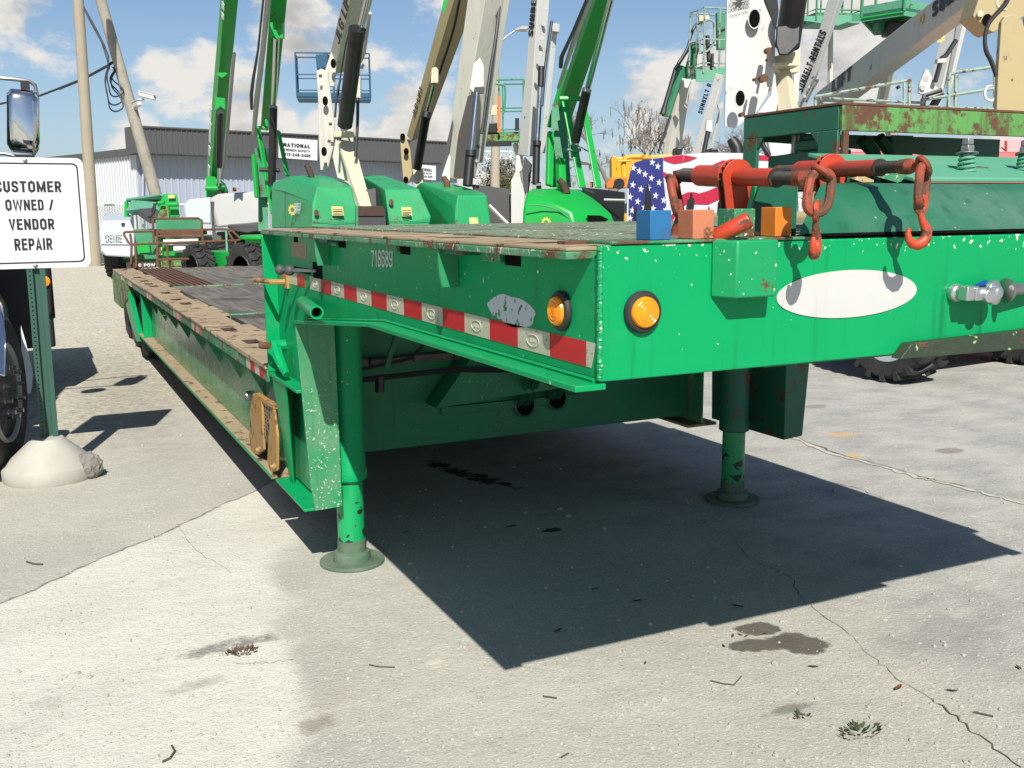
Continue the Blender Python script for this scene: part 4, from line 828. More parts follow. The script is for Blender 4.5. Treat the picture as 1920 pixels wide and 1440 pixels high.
def binder(name_label, A, B, ratchet_t, handle, hooks, r0, r1):
    th = thing('load_binder', name_label, 'load binder', (A+B)/2, 'load binders')
    ax = (B-A); L_ = ax.length; ax.normalize(); up = (UPV-ax*UPV.dot(ax)).normalized(); sd = ax.cross(up)
    P_ = lambda t_: A+ax*L_*t_
    R_ = lambda t_: r0+(r1-r0)*t_
    q = MB()
    q.lathe([(R_(0)*.78, .0), (R_(0), .008), (R_(0), L_*(ratchet_t-.19)-.004), (R_(0)*.9, L_*(ratchet_t-.19))], P_(.19), ax, 24)
    part('barrel', q, 'binder', th)
    q = MB(); q.lathe([(R_(0), .0), (R_(1), .004), (R_(1), L_*(.81-ratchet_t)-.004), (R_(1)*.86, L_*(.81-ratchet_t))], P_(ratchet_t), ax, 24); part('barrel', q, 'binder', th)
    for t0, t1 in ((.05, .19), (.81, .95)):
        a, e = P_(t0), P_(t1); nn = int((e-a).length/.0042)*2; q = MB()
        q.lathe([((.70*R_(t0))*(1.0 if k % 2 else .88), (e-a).length*k/nn) for k in range(nn+1)], a, ax, 18); part('screw_thread', q, 'thread', th)
    part('thread_collar', MB().lathe([(R_(.9)*1.03, 0), (R_(.9)*1.03, .005), (R_(.9)*.8, .0055)], P_(.812), ax, 24), 'bluesteel' if False else 'thread', th)
    # ratchet gear between two cheek plates, pawl and handle bracket
    rc = P_(ratchet_t); rr = R_(.5)*1.75
    q = MB()
    for off in (-.013, .013):
        c = rc+ax*off; pts = [c+(up*math.cos(a)+sd*math.sin(a))*rr for a in [math.pi*(-.62)+math.pi*1.24*k/22 for k in range(23)]]+[c-up*rr*2.5+sd*rr*.55, c-up*rr*2.7, c-up*rr*2.5-sd*rr*.55]
        q.prism(pts, ax*.0055)
    part('ratchet_cheek', q, 'binder', th, .001)
    q = MB(); pts = []
    for k in range(32): a = 2*math.pi*k/32; r_ = rr*(.96 if k % 2 else .78); pts.append(rc-ax*.006+(up*math.cos(a)+sd*math.sin(a))*r_)
    q.prism(pts, ax*.014); part('ratchet_gear', q, 'rust_dark', th)
    q = MB(); q.obox(rc-up*rr*1.9-ax*.028+sd*.01, ax*.010, up*.016, sd*.010); part('pawl', q, 'rust', th, .002)
    q = MB(); ha, hb = handle; d = (hb-ha).normalized(); q.lathe([(.016, 0), (.0175, .004), (.0175, (hb-ha).length-.006), (.015, (hb-ha).length), (.011, (hb-ha).length), (.010, (hb-ha).length-.05), (.0001, (hb-ha).length-.05)], ha, d, 18)
    part('handle', q, 'binder', th)
    for (e, sgn, (eyec, hk, hs, roll, hl)) in ((A, -1, hooks[0]), (B, 1, hooks[1])):
        # forged eye at the screw end
        q = MB(); hz = ax*sgn; R0 = hl*.30
        ring = [eyec+(hz*math.cos(a)+UPV*math.sin(a)).normalized()*0+(hz*math.cos(a)*.85+(UPV*math.cos(roll)+sd*math.sin(roll))*math.sin(a))*R0*1.5 for a in [2*math.pi*k/26 for k in range(26)]]
        q.tube(ring, R0*.50, 10, closed=True); q.tube([P_(.05) if sgn < 0 else P_(.95), e, eyec-hz*R0*1.3], [R_(.5)*.74, R_(.5)*.80, R0*.52], 12)
        eye = part('eye', q, 'binder_rust', th)
        # one chain link
        dn = (hk-eyec).normalized(); wd = RGT; c1 = eyec.lerp(hk, .46)
        part('chain_link', link_ring(c1, dn, (RGT*math.cos(hs[1])+FWDH*math.sin(hs[1])), hl*2.05, hl*1.18, hl*.225, MB()), 'binder_rust', th)
        # grab hook
        q = MB(); sdv = (RGT*math.cos(hs[0])+FWDH*math.sin(hs[0])); pts, rv = hook_path(hk, UPV, sdv, hl*.80)
        from_pts = []
        q.tube(pts, [v_*hl*.235 for v_ in rv], 12)
        ring = [hk+UPV*hl*.12+(sdv*math.cos(a)*.62+UPV*math.sin(a))*hl*.36 for a in [2*math.pi*k/20 for k in range(20)]]
        q.tube(ring, hl*.165, 8, closed=True)
        part('grab_hook', q, 'binder_rust' if sgn < 0 else 'hook', th)
    return th
A1, B1 = U(1272, 328, 2.62), U(1508, 335, 2.10)
binder('orange ratchet load binder nearest the blue block with its hook hanging over the nose corner', A1, B1, .50,
       (U(1340, 446, 2.09), U(1406, 411, 2.06)), ((U(1262, 345, 2.62), U(1272, 396, 2.60), (1.9, 1.2), .5, .050), (U(1541, 325, 2.06), U(1530, 402, 2.05), (1.15, .25), .9, .044)), .026, .0205)
A2, B2 = U(1460, 322, 2.85), U(1705, 312, 2.22)
binder('orange ratchet load binder lying further back with hook before the green nose', A2, B2, .45,
       (U(1420, 442, 2.35), U(1474, 431, 2.22)), ((U(1448, 330, 2.9), U(1450, 372, 2.95), (1.6, 1.2), .5, .044), (U(1732, 312, 2.18), U(1726, 388, 2.17), (.15, .9), .5, .044)), .026, .0195)

# ------------------------------------------------------------------ sign on its cast base
SY = 6.41
TS = thing('parking_sign', 'white customer owned vendor repair sign on a green post in a cone-shaped concrete base', 'sign', (0, SY, 0))
tl, tr_, br_ = Vector((-.275, SY, 1.868)), Vector((.318, SY, 1.868)), Vector((.318, SY, 1.243))
def rrect(x0, x1, z0, z1, r, y, n=6):
    pts = []
    for cx_, cz_, a0 in ((x1-r, z1-r, 0), (x0+r, z1-r, 90), (x0+r, z0+r, 180), (x1-r, z0+r, 270)):
        for k in range(n+1): a = RAD(a0+90*k/n); pts.append(Vector((cx_+r*math.cos(a), y, cz_+r*math.sin(a))))
    return pts
pan = part('sign_panel', MB().prism(rrect(-.275, .318, 1.243, 1.868, .038, SY), (0, .003, 0)), 'signwhite', TS)
o_, i_ = rrect(-.246, .289, 1.272, 1.839, .030, SY-.0015), rrect(-.238, .281, 1.280, 1.831, .024, SY-.0015); n = len(o_)
mb = MB(); mb.add(o_+i_, [(k, (k+1) % n, n+(k+1) % n, n+k) for k in range(n)]); part('border', mb, 'ink', pan, smooth=False)
def sline(s, x0, x1, px_top, px_bot, pxx):
    a, b_ = ony(pxx, px_bot, SY-.002), ony(pxx, px_top, SY-.002)
    lettering(s, (x0, SY-.001, a.z), (x1-x0, 0, 0), (0, 0, b_.z-a.z), 'ink', pan, .0006, .035)
sx = lambda px, py: ony(px, py, SY).x
ctr = .0215
def cen(s, pxr, top, bot):
    xr = sx(pxr, (top+bot)/2); sline(s, 2*ctr-xr, xr, top, bot, pxr)
cen('CUSTOMER', 115, 337, 363); sline('OWNED /', 2*ctr-sx(101, 385)-.002, sx(101, 385), 371, 398, 80); cen('VENDOR', 102, 407, 434); cen('REPAIR', 98, 442, 469)
for z in (1.852, 1.258): part('sign_bolt', MB().lathe([(.012, 0), (.011, .004), (.006, .007), (.0001, .008)], (ctr-.004 if z > 1.5 else ctr, SY-.001, z), Vector((0, -1, 0)), 12), 'steel', pan)
mb = MB(); xs_ = [(-.048, 0), (-.016, 0), (-.016, .030), (.020, .030), (.020, 0), (.050, 0), (.050, .004), (.024, .004), (.024, .034), (-.020, .034), (-.020, .004), (-.048, .004)]
mb.prism([(x+.012, SY+.006+y, .20) for x, y in xs_], (.012, 0, 1.60)); PST = part('sign_post', mb, 'postgreen', TS, .001)
mb = MB()
for k in range(60): mb.disc((-.020+.012*k/60, SY+.0055, .235+k*.0254), (0, -1, 0), .0045, n=8, th=.0008)
part('post_holes', mb, 'hole', PST, smooth=False)
cb = Vector((.0, SY+.005, 0)); mb = MB(); mb.lathe([(.255, 0), (.262, .02), (.262, .072), (.254, .088), (.095, .235), (.088, .243), (.0001, .245)], cb, n=48)
part('concrete_base', mb, 'concrete_white', TS)
from mathutils import noise as mnoise
mb = MB(); mb.ball(Vector((.205, SY-.10, .062)), .085, 14); mb.v = [Vector((v_.x, v_.y, max(.0, v_.z)))+Vector(mnoise.noise_vector(v_*38))*.016 for v_ in mb.v]
part('broken_corner', mb, 'concrete_rough', TS, smooth=False)

# ------------------------------------------------------------------ truck at the left edge
TK = thing('parked_truck', 'dark conventional truck parked at the left edge with chrome mirror and dirty white wheel', 'truck', (-1.4, 8, 0))
wc = Vector((-.185, 6.62, .50)); aX = Vector((1, 0, 0)); wx = Vector((math.cos(.23), -math.sin(.23), 0)); wy = Vector((math.sin(.23), math.cos(.23), 0)); mb = MB()
mb.lathe([(.30, -.30), (.44, -.30), (.49, -.27), (.50, -.24), (.50, -.06), (.49, -.03), (.44, -.005), (.30, -.02)], wc, wx, 44); wh = part('wheel', mb, 'rubber', TK)
mb = MB(); mb.lathe([(.305, -.02), (.30, .0), (.288, .0), (.275, -.02), (.26, -.09), (.20, -.14), (.17, -.13), (.12, -.12), (.11, -.04), (.06, -.02), (.0001, -.02)], wc, wx, 44); part('rim', mb, 'rimdirty', wh)
mb = MB()
for k in range(10):
    a = 2*math.pi*k/10+.2; c = wc-wx*.135+wy*math.cos(a)*.145+UPV*math.sin(a)*.145; mb.cyl(c, c+wx*.15, .019, n=6); mb.cyl(c+wx*.15, c+wx*.19, .013, n=8)
part('wheel_nuts', mb, 'chromerod', wh)
part('chrome_fender', MB().prism([(-.46, 6.0, .80), (-.17, 5.85, .70), (-.155, 5.95, .92), (-.16, 6.1, 1.06), (-.5, 6.3, 1.14)], (0, .05, .02)), 'chrome', TK, .01)
part('fender', MB().tube([wc+Vector((-.24, math.cos(a)*.60, math.sin(a)*.60)) for a in [math.pi*k/14 for k in range(15)]], .085, 8), 'truckgreen', TK)
part('hood', MB().hull([Vector(p) for p in ((-.55, 5.7, .8), (-2.2, 5.7, .8), (-.6, 5.8, 1.42), (-2.1, 5.8, 1.42), (-.5, 7.4, .8), (-2.3, 7.4, .8), (-.6, 7.4, 1.60), (-2.2, 7.4, 1.60))]), 'truckgreen', TK, .03)
part('cab', MB().hull([Vector(p) for p in ((-.42, 7.4, .55), (-2.4, 7.4, .55), (-.42, 9.0, .55), (-2.4, 9.0, .55), (-.46, 7.45, 1.62), (-2.36, 7.45, 1.62), (-.52, 7.95, 2.55), (-2.3, 7.95, 2.55), (-.52, 9.0, 2.6), (-2.3, 9.0, 2.6))]), 'truckgreen', TK, .03)
part('windscreen', MB().prism([(-.62, 7.50, 1.70), (-2.2, 7.50, 1.70), (-2.15, 7.86, 2.42), (-.67, 7.86, 2.42)], (0, -.03, .012)), 'black', TK)
part('fuel_tank', MB().lathe([(.0001, 0), (.30, .01), (.31, .03), (.31, 1.2), (.30, 1.22), (.0001, 1.23)], (-.50, 7.5, .78), Vector((0, 1, 0)), 28), 'truckgreen', TK)
part('tool_box', MB().box(-.8, .135, 9.4, 10.6, .42, 1.16), 'black', TK, .02)
bc = onx(83, 527, .0); mkq = MB().lathe([(.045, 0), (.045, .02), (.0001, .03)], ony(83, 527, 9.395), Vector((0, -1, 0)), 20); part('side_marker', mkq, 'amber', TK)
part('rear_box', MB().box(-2.2, .17, 10.6, 11.6, .55, 1.12), 'black', TK, .02)
part('chassis_rail', MB().box(-1.7, -.9, 5.9, 11.6, .55, .8), 'black', TK)
mb = MB(); mb.prism([ony(39, 610, 8.6), ony(48, 640, 8.6), ony(62, 700, 8.6), ony(60, 725, 8.6), ony(57, 738, 8.6), ony(40, 736, 8.6), ony(41, 690, 8.6)], (0, .015, 0)); part('white_flap', mb, 'rimwhite', TK)
for x in (-.62, -2.2):
    c = Vector((x, 10.9, .5)); mb = MB().lathe([(.28, -.25), (.46, -.25), (.50, -.2), (.50, .2), (.46, .25), (.28, .25)], c, aX, 32); o = part('wheel', mb, 'rubber', TK); part('rim', MB().lathe([(.28, .2), (.25, .1), (.12, .12), (.0001, .16)], c, aX, 28), 'rimdirty', o)
c = Vector((-2.25, 6.62, .5)); o = part('wheel', MB().lathe([(.3, -.1), (.46, -.1), (.50, -.06), (.50, .2), (.46, .24), (.3, .24)], c, aX, 32), 'rubber', TK)
# mirror
MY = 7.7; mp = lambda px, py, y=MY: ony(px, py, y)
mh = [mp(12, 176), mp(20, 166), mp(66, 170), mp(74, 184), mp(75, 268), mp(66, 289), mp(22, 285), mp(13, 270)]
mb = MB(); mb.hull([p for p in mh]+[p.lerp(sum(mh, Vector())/8, .14)+Vector((0, -.055, 0)) for p in mh]+[p.lerp(sum(mh, Vector())/8, .3)+Vector((0, -.072, 0)) for p in mh]+[p+Vector((0, .03, 0)) for p in mh]); mi_ = part('mirror', mb, 'chrome', TK, .008)
part('mirror_arm', MB().tube([Vector((-.47, 7.75, 2.33)), mp(-6, 146, 7.73), mp(20, 148, 7.73), mp(54, 152, 7.73), mp(66, 160, 7.73), mp(69, 175, 7.73), mp(69, 280, 7.73), mp(62, 293, 7.73), mp(30, 293, 7.73), mp(8, 288, 7.73), Vector((-.47, 7.75, 1.95))], .0125, 8), 'steel', mi_)
part('mirror_bracket', MB().box(*[f for v_ in zip(mp(39, 167), mp(55, 152)+Vector((0, .03, 0))) for f in sorted(v_)]), 'black', mi_)
part('spot_mirror', MB().disc(mp(-16, 330, 7.7), (.1, -1, 0), .10, th=.04), 'black', TK)

# ================================================================== background helpers
def gnd(px, d): p = U(px, 400, d); return Vector((p.x, p.y, 0))
def C2(s, ox, oy): return lambda x, y: (ox+x/s, oy+y/s)
c1 = C2(3.0, 0, 0); c2 = C2(3.2727, 480, 0); c3 = C2(3.272, 900, 0); c4 = C2(3.13, 1350, 0); c9 = C2(3.6, 380, 0); c10 = C2(6.0, 740, 0); c11 = C2(6.0, 180, 340)
def slope(m0, m1, d0, d1, off=0):   # depth along a leaning boom as a function of the pixel row
    return lambda p: 1/(1/d0+(1/d1-1/d0)*(m0[1]-p[1])/(m0[1]-m1[1]))-off
def boom(name, th, m0, m1, d0, d1, wl, wr, al, mat, label=None, bevel=.012):
    """box-section boom whose front arris runs m0 to m1; wl / wr: widths seen left and right of it (px) at both ends"""
    P0, P1 = U(*m0, d0), U(*m1, d1); ax = (P1-P0).normalized(); view = (P0-CAMP).normalized()
    s_ = view.cross(ax).normalized(); s_ = s_ if s_.dot(RGT) > 0 else -s_
    tw = ax.cross(s_); tw = tw if tw.dot(view) < 0 else -tw
    ta = math.tan(RAD(al)); vs_ = []
    for P_, d, a, b_ in ((P0, d0, wl[0], wr[0]), (P1, d1, wl[1], wr[1])):
        l = (-s_-tw*ta)*(a*d/F); r = (s_-tw/ta)*(b_*d/F)
        vs_ += [P_, P_+r, P_+r+l, P_+l]
    mb = MB(); mb.add(vs_, [(0, 1, 2, 3), (7, 6, 5, 4), (0, 4, 5, 1), (1, 5, 6, 2), (2, 6, 7, 3), (3, 7, 4, 0)])
    o = part(name, mb, mat, th, bevel, label=label, smooth=False)
    nl = (tw*1-s_*ta).normalized(); nr = (tw+s_/ta).normalized()
    return dict(o=o, P0=P0, P1=P1, ax=ax, s=s_, tw=tw, l=(-s_-tw*ta), nl=nl, r=(s_-tw/ta), nr=nr)
def on_left(bm, px0, px1, top, bot, d, s, mat, th, bold=.02, flip=False, rev=False):
    """lettering along a boom's left face between two pixels lying on the face"""
    n = bm['nl']; pt = bm['P0']
    a, b_ = onpl(*px0, pt, n), onpl(*px1, pt, n); ax = (b_-a); hv = n.cross(ax.normalized())
    lettering(s, a-hv*bot, ax, hv*(top+bot), mat, th, .012, bold)
def pris(name, th, px, d, thick, mat, bevel=0, yaw=0, **k):
    """plate traced on an upright plane facing the camera (turned by yaw), with real thickness going back"""
    n = (-FWDH*math.cos(RAD(yaw))+RGT*math.sin(RAD(yaw))); d = d(px[0]) if callable(d) else d; p0 = U(*px[0], d)
    pts = [onpl(x, y, p0, n) for x, y in px]
    return part(name, MB().prism(pts, -n*thick), mat, th, bevel, smooth=False, **k)
def cat(P, n=6):   # smooth curve through points
    out = []
    for i in range(len(P)-1):
        a, b_, c_, d = P[max(i-1, 0)], P[i], P[i+1], P[min(i+2, len(P)-1)]
        for k in range(n):
            t_ = k/n; out.append(.5*((2*b_)+(c_-a)*t_+(2*a-5*b_+4*c_-d)*t_*t_+(3*b_-a-3*c_+d)*t_**3))
    return out+[P[-1]]
def rod(name, th, pts, d, r, mat, n=10, **k):
    ds = [d(p) for p in pts] if callable(d) else d if isinstance(d, (list, tuple)) else [d]*len(pts)
    if len(pts) > 2 and not isinstance(r, (list, tuple)) and any(k_ in name for k_ in ('hose', 'pipe', 'loop', 'cable', 'gate')):
        W_ = [U(*p, ds[i]) for i, p in enumerate(pts)]
        return part(name, MB().tube(cat(W_), r*ds[0]/F, n), mat, th, **k)
    rs = [x*ds[i]/F for i, x in enumerate(r)] if isinstance(r, (list, tuple)) else r*ds[0]/F
    return part(name, MB().tube([U(*p, ds[i]) for i, p in enumerate(pts)], rs, n), mat, th, **k)
def hullp(name, th, pts, mat, bevel=0, smooth=False, ang=32, **k):
    return part(name, MB().hull([U(*p) for p in pts]), mat, th, bevel, smooth=smooth, ang=ang, **k)
def hood(name, th, px, d, yaw, L_, mat, bevel=.02, top=0, **k):
    """engine hood: front outline on a turned upright plane, pushed back L_ metres; top > 0 slopes the roof up to the back"""
    n = (-FWDH*math.cos(RAD(yaw))+RGT*math.sin(RAD(yaw))); p0 = U(*px[0], d)
    a = [onpl(x, y, p0, n) for x, y in px]; cz_ = max(p.z for p in a); lo = min(p.z for p in a)
    mid_ = [p - n*L_*.35 + Vector((0, 0, top*(p.z-lo)/(cz_-lo))) for p in a]; bk = [p - n*L_ + Vector((0, 0, top*(p.z-lo)/(cz_-lo))) for p in a]
    o = part(name, MB().hull(a+mid_+bk), mat, th, bevel, smooth=False, **k)
    return o, p0, n, a
_tyres = {}
def tyre_mesh(r, w_, lug=True):
    if (r, w_, lug) in _tyres: return _tyres[(r, w_, lug)]
    mb = MB(); X_ = Vector((1, 0, 0)); rr = r-.035 if lug else r
    mb.lathe([(rr*.58, -w_*.40), (rr*.75, -w_*.5), (rr*.93, -w_*.5), (rr, -w_*.42), (rr, w_*.42), (rr*.93, w_*.5), (rr*.75, w_*.5), (rr*.58, w_*.40)], (0, 0, 0), X_, 40)
    if lug:
        N_ = 18
        for k in range(N_):
            for sd_ in (-1, 1):
                a = 2*math.pi*(k+(.5 if sd_ > 0 else 0))/N_; a2 = a+.17
                def pt(x, q, rad): return Vector((x, rad*math.cos(q), rad*math.sin(q)))
                th_ = .055; pts = []
                for q, x in ((a, sd_*w_*.02), (a2, sd_*w_*.30), (a2, sd_*w_*.515)):
                    pts.append((q, x))
                vs_ = []
                for q, x in pts:
                    for dq in (-th_, th_):
                        vs_ += [pt(x, q+dq, rr-.02 if abs(x) < w_*.5 else rr*.86), pt(x, q+dq, r if abs(x) < w_*.5 else r-.012)]
                fs_ = []
                for i in range(2):
                    o_ = i*4; fs_ += [(o_, o_+1, o_+5, o_+4), (o_+2, o_+6, o_+7, o_+3), (o_+1, o_+3, o_+7, o_+5)]
                fs_ += [(0, 2, 3, 1), (8, 9, 11, 10)]
                mb.add(vs_, fs_)
    ty = mb.mesh('tyre', M['tyre_clean']); mb = MB(); s = rr*.60
    mb.lathe([(s, -w_*.42), (s*.96, -w_*.42), (s*.9, -w_*.2), (s*.35, -w_*.15), (.0001, -w_*.17)], (0, 0, 0), X_, 32)
    mb.lathe([(s, w_*.42), (s*.96, w_*.42), (s*.9, w_*.2), (s*.35, w_*.15), (.0001, w_*.17)], (0, 0, 0), X_, 32); mb.lathe([(s, -w_*.42), (s, w_*.42)], (0, 0, 0), X_, 32)
    rim = {}
    _tyres[(r, w_, lug)] = (ty, mb); return ty, mb
def wheel(th, c, yaw, r, w_, rimmat='rimwhite', lug=True, tyre='tyre_clean'):
    ty, mb = tyre_mesh(r, w_, lug)
    o = link('wheel', ty, th, Vector(c)-wloc(th)); o.rotation_euler = (0, 0, yaw)
    key = (r, w_, lug, rimmat)
    if key not in _tyres: _tyres[key] = mb.mesh('rim', M[rimmat])
    rm = link('rim', _tyres[key], o); return o
def undercarriage(th, c, yaw, L_=3.2, W_=2.3, r=.46, mat='black', rimmat='rimwhite', tw=.36):
    c = Vector((c.x, c.y, 0)); f = Vector((-math.sin(yaw), math.cos(yaw), 0)); s_ = Vector((math.cos(yaw), math.sin(yaw), 0))
    q = MB(); q.obox(c+UPV*(r+.14), f*(L_/2), s_*(W_/2-.42), UPV*.17); q.obox(c+UPV*r+f*(L_/2-.35), f*.12, s_*(W_/2-.2), UPV*.12); q.obox(c+UPV*r-f*(L_/2-.35), f*.12, s_*(W_/2-.2), UPV*.12)
    q.lathe([(.5, 0), (.5, .25), (.6, .26), (.6, .34), (.0001, .35)], c+UPV*(r+.30), n=24)
    part('chassis', q, mat, th, .02)
    for i in (-1, 1):
        for j in (-1, 1): wheel(th, c+f*i*(L_/2-.35)+s_*j*(W_/2-tw/2)+UPV*r, yaw, r, tw, rimmat)
    return f, s_
def gear(th, bm_or_n, c, n, r, mat='gold'):
    e1 = UPV.cross(n).normalized(); e2 = n.cross(e1); q = MB(); O_, I_ = [], []
    for k in range(40):
        a = 2*math.pi*k/40; rr = r if k % 4 < 2 else r*.80
        O_.append(c+(e1*math.cos(a)+e2*math.sin(a))*rr+n*.012); I_.append(c+(e1*math.cos(a)+e2*math.sin(a))*r*.42+n*.012)
    q.add(O_+I_, [(k, (k+1) % 40, 40+(k+1) % 40, 40+k) for k in range(40)])
    return part('sun_emblem', q, mat, th, smooth=False)
def basket(th, c, yaw, W_, D_, H_, mat, floor=None, tube_r=.022, mesh=True):
    """work platform: floor, corner posts, top / mid / toe rails as parts; c = floor centre"""
    c = Vector(c); s_ = RGT*math.cos(yaw)+FWDH*math.sin(yaw); f = -RGT*math.sin(yaw)+FWDH*math.cos(yaw)
    part('platform_floor', MB().obox(c, s_*W_/2, f*D_/2, UPV*.05), floor or mat, th, .01)
    cor = [c+s_*W_/2*i+f*D_/2*j for i, j in ((-1, -1), (1, -1), (1, 1), (-1, 1))]
    for k in range(4):
        a, b_ = cor[k], cor[(k+1) % 4]
        part('post', MB().tube([a, a+UPV*H_], tube_r, 8), mat, th); m_ = (a+b_)/2
        part('post', MB().tube([m_, m_+UPV*H_], tube_r*.8, 8), mat, th)
    for h in (.22, H_*.52, H_):
        part('rail', MB().tube([p+UPV*h for p in cor], tube_r if h == H_ else tube_r*.8, 8, closed=True), mat, th)
    q = MB()
    for k in range(4):
        a, b_ = cor[k], cor[(k+1) % 4]; q.prism([a, b_, b_+UPV*.16, a+UPV*.16], (f if k % 2 == 0 else s_)*.006)
    part('toe_board', q, mat, th)
    return s_, f
LG = 'boom lifts standing in the row behind the trailer'

# ------------------------------------------------------------------ warehouse
BW = thing('warehouse', 'white metal warehouse with charcoal roof band and blue grey corrugated front', 'building', gnd(420, 48))
bA, bB = U(253, 270, 45), U(745, 300, 55); A0 = Vector((bA.x, bA.y, 0)); fd = Vector((bB.x-bA.x, bB.y-bA.y, 0)).normalized(); fn = Vector((fd.y, -fd.x, 0)); fn = fn if fn.dot(FWDH) < 0 else -fn
FL = 19.0; pA = Vector((A0.x, A0.y, 0))
zt = onpl(270, 241, pA, fn).z; zb = onpl(262, 288, pA, fn).z; ze = zb
def panel_profile(q, a, dirv, n, w_, z0, z1, ribs=4, dep=.035):
    xs_ = []
    for k in range(ribs):
        x = w_*k/ribs; r_ = w_/ribs; xs_ += [(x, 0), (x+r_*.70, 0), (x+r_*.78, dep), (x+r_*.92, dep), (x+r_, 0)]
    pts = [(x, y) for i, (x, y) in enumerate(xs_) if i == 0 or xs_[i-1] != (x, y)]
    vs_ = [a+dirv*x+n*y+UPV*z for z in (z0, z1) for x, y in pts]; k = len(pts)
    q.add(vs_, [(i, i+1, k+i+1, k+i) for i in range(k-1)])
def panels(name, a, dirv, n, total, z0, z1, mat, w_=1.0, ribs=4, dep=.035, top=None):
    q = MB(); panel_profile(q, Vector((0, 0, 0)), dirv, n, w_, 0, z1-z0, ribs, dep); me = q.mesh(name, M[mat], smooth=False)
    for k in range(int(total/w_)): link(name, me, BW, a+dirv*w_*k+UPV*z0-wloc(BW))
panels('wall_panel', pA, fd, fn, FL, 0, zb, 'siding_blue', 1.0, 3)
pF = pA+fn*.9
panels('roof_panel', pF-fd*.4, fd, fn, FL+1, zb-.05, zt, 'fascia', 1.0, 4, .05)
part('roof_soffit', MB().prism([pA+UPV*(zb-.05), pA+fd*FL+UPV*(zb-.05), pF+fd*FL+UPV*(zb-.05), pF+UPV*(zb-.05)], (0, 0, .04)), 'fascia', BW)
part('roof_end', MB().prism([pA-fd*.4+UPV*(zb-.05), pF-fd*.4+UPV*(zb-.05), pF-fd*.4+UPV*zt, pA-fd*.4+UPV*zt], -fd*.03), 'fascia', BW)
part('roof_trim', MB().tube([pF-fd*.4+UPV*zt+fn*.06, pF+fd*FL+UPV*zt+fn*.06], .05, 6), 'fascia', BW)
sdv = -fn; GL = 16.0
# side wall: rises away from the corner so that its eave reads lower to the left
eL = onpl(146, 293, pA, fd)
wlen = (Vector((eL.x, eL.y, 0))-pA).length
q = MB(); panel_profile(q, Vector((0, 0, 0)), sdv, -fd, .9, 0, zb-.05, 3, .05); me = q.mesh('wall_panel', M['siding_white'], smooth=False)
nW = int(GL/.9)
for k in range(nW): link('wall_panel', me, BW, pA+sdv*.9*k-wloc(BW), label='white corrugated side panel' if k == 0 else None)
part('eave_trim', MB().prism([pA-fd*.10+UPV*(zb-.06), pA-fd*.10+sdv*GL+UPV*(zb-.06), pA-fd*.10+sdv*GL+UPV*(zb+.25), pA-fd*.10+UPV*(zb+.25)], -fd*.06), 'fascia', BW)
part('roof', MB().prism([pA+UPV*(zb+.2), pA+fd*FL+UPV*(zb+.2), pA+fd*FL+sdv*GL+UPV*(zb+.3), pA+sdv*GL+UPV*(zb+.3)], (0, 0, .05)), 'fascia', BW)
part('wall_core', MB().prism([pA+fd*.2+sdv*.2, pA+fd*FL+sdv*.2, pA+fd*FL+sdv*GL, pA+fd*.2+sdv*GL], (0, 0, zb)), 'siding_white', BW)
part('downpipe', MB().tube([onpl(268, 300, pA+fn*.12, fn), onpl(268, 420, pA+fn*.12, fn)], .06, 8), 'siding_blue', BW)
def bsign(px, dz, lab, txt=True):
    pts = [onpl(*p, pF+fn*.12, fn) for p in px]
    s_ = thing('shop_sign', lab, 'sign', sum(pts, Vector())/4, 'signs on the warehouse roof band')
    part('board', MB().prism(pts, fn*.06), 'signwhite', s_)
    o0 = pts[3]+fn*.06; xv, yv = pts[2]-pts[3], pts[0]-pts[3]
    for s, x0, x1, y0, y1, bd in (('NATIONAL', .10, .80, .56, .80, .045), ('TRENCH SAFETY', .12, .79, .37, .50, .03), ('813-248-2495', .12, .81, .12, .29, .03)):
        lettering(s, o0+xv*x0+yv*y0, xv*(x1-x0), yv*(y1-y0), 'ink', s_, .02, bd)
bsign([(522, 258), (594, 263), (594, 301), (522, 296)], 0, 'wide white National Trench Safety sign on the charcoal roof band')
bsign([(779, 308), (816, 311), (816, 338), (779, 335)], 0, 'smaller half hidden National sign beyond the tan boom')

# ------------------------------------------------------------------ poles, cable, cameras
def pole(px0, px1, d, r0, r1, mat, lab, nm='utility_pole'):
    a = U(*px0, d); base = Vector((a.x, a.y, 0)); b_ = onpl(*px1, a, -FWDH); dirv = (b_-a)
    foot = a - dirv*(a.z/dirv.z) if dirv.z else base
    q = MB(); q.tube([foot, a, b_, b_+dirv.normalized()*3], [r0, r0*.97, r1, r1*.95], 14)
    return solo(nm, q, mat, lab, 'pole', org=foot)
pole((179, 500), (146, -10), 30, .185, .145, 'pole', 'square grey pole standing nearest the white sign')
pole((292, 365), (186, -10), 33, .20, .165, 'poleB', 'leaning weathered pole carrying the two security cameras')
pd_ = 33
q = MB(); cab = [(-60, 205), (0, 195), (40, 186), (76, 179), (110, 166), (145, 152), (170, 140), (203, 122), (211, 116)]
q.tube([U(*p, 32.2) for p in cab], .035, 6); q.tube([U(x+1, y+1.5, 32.2) for x, y in cab[4:]], .025, 6)
q.tube([U(*p, 32.4) for p in ((150, 2), (165, 28), (180, 55), (195, 85), (203, 105), (203, 122))], .03, 6); q.tube([U(*p, 32.4) for p in ((152, 6), (171, 44), (190, 78), (201, 112), (205, 130))], .02, 6)
solo('power_cable', q, 'cable', 'black twisted cable strung across to the leaning pole', 'cable', org=U(203, 122, 32.2))
q = MB(); 
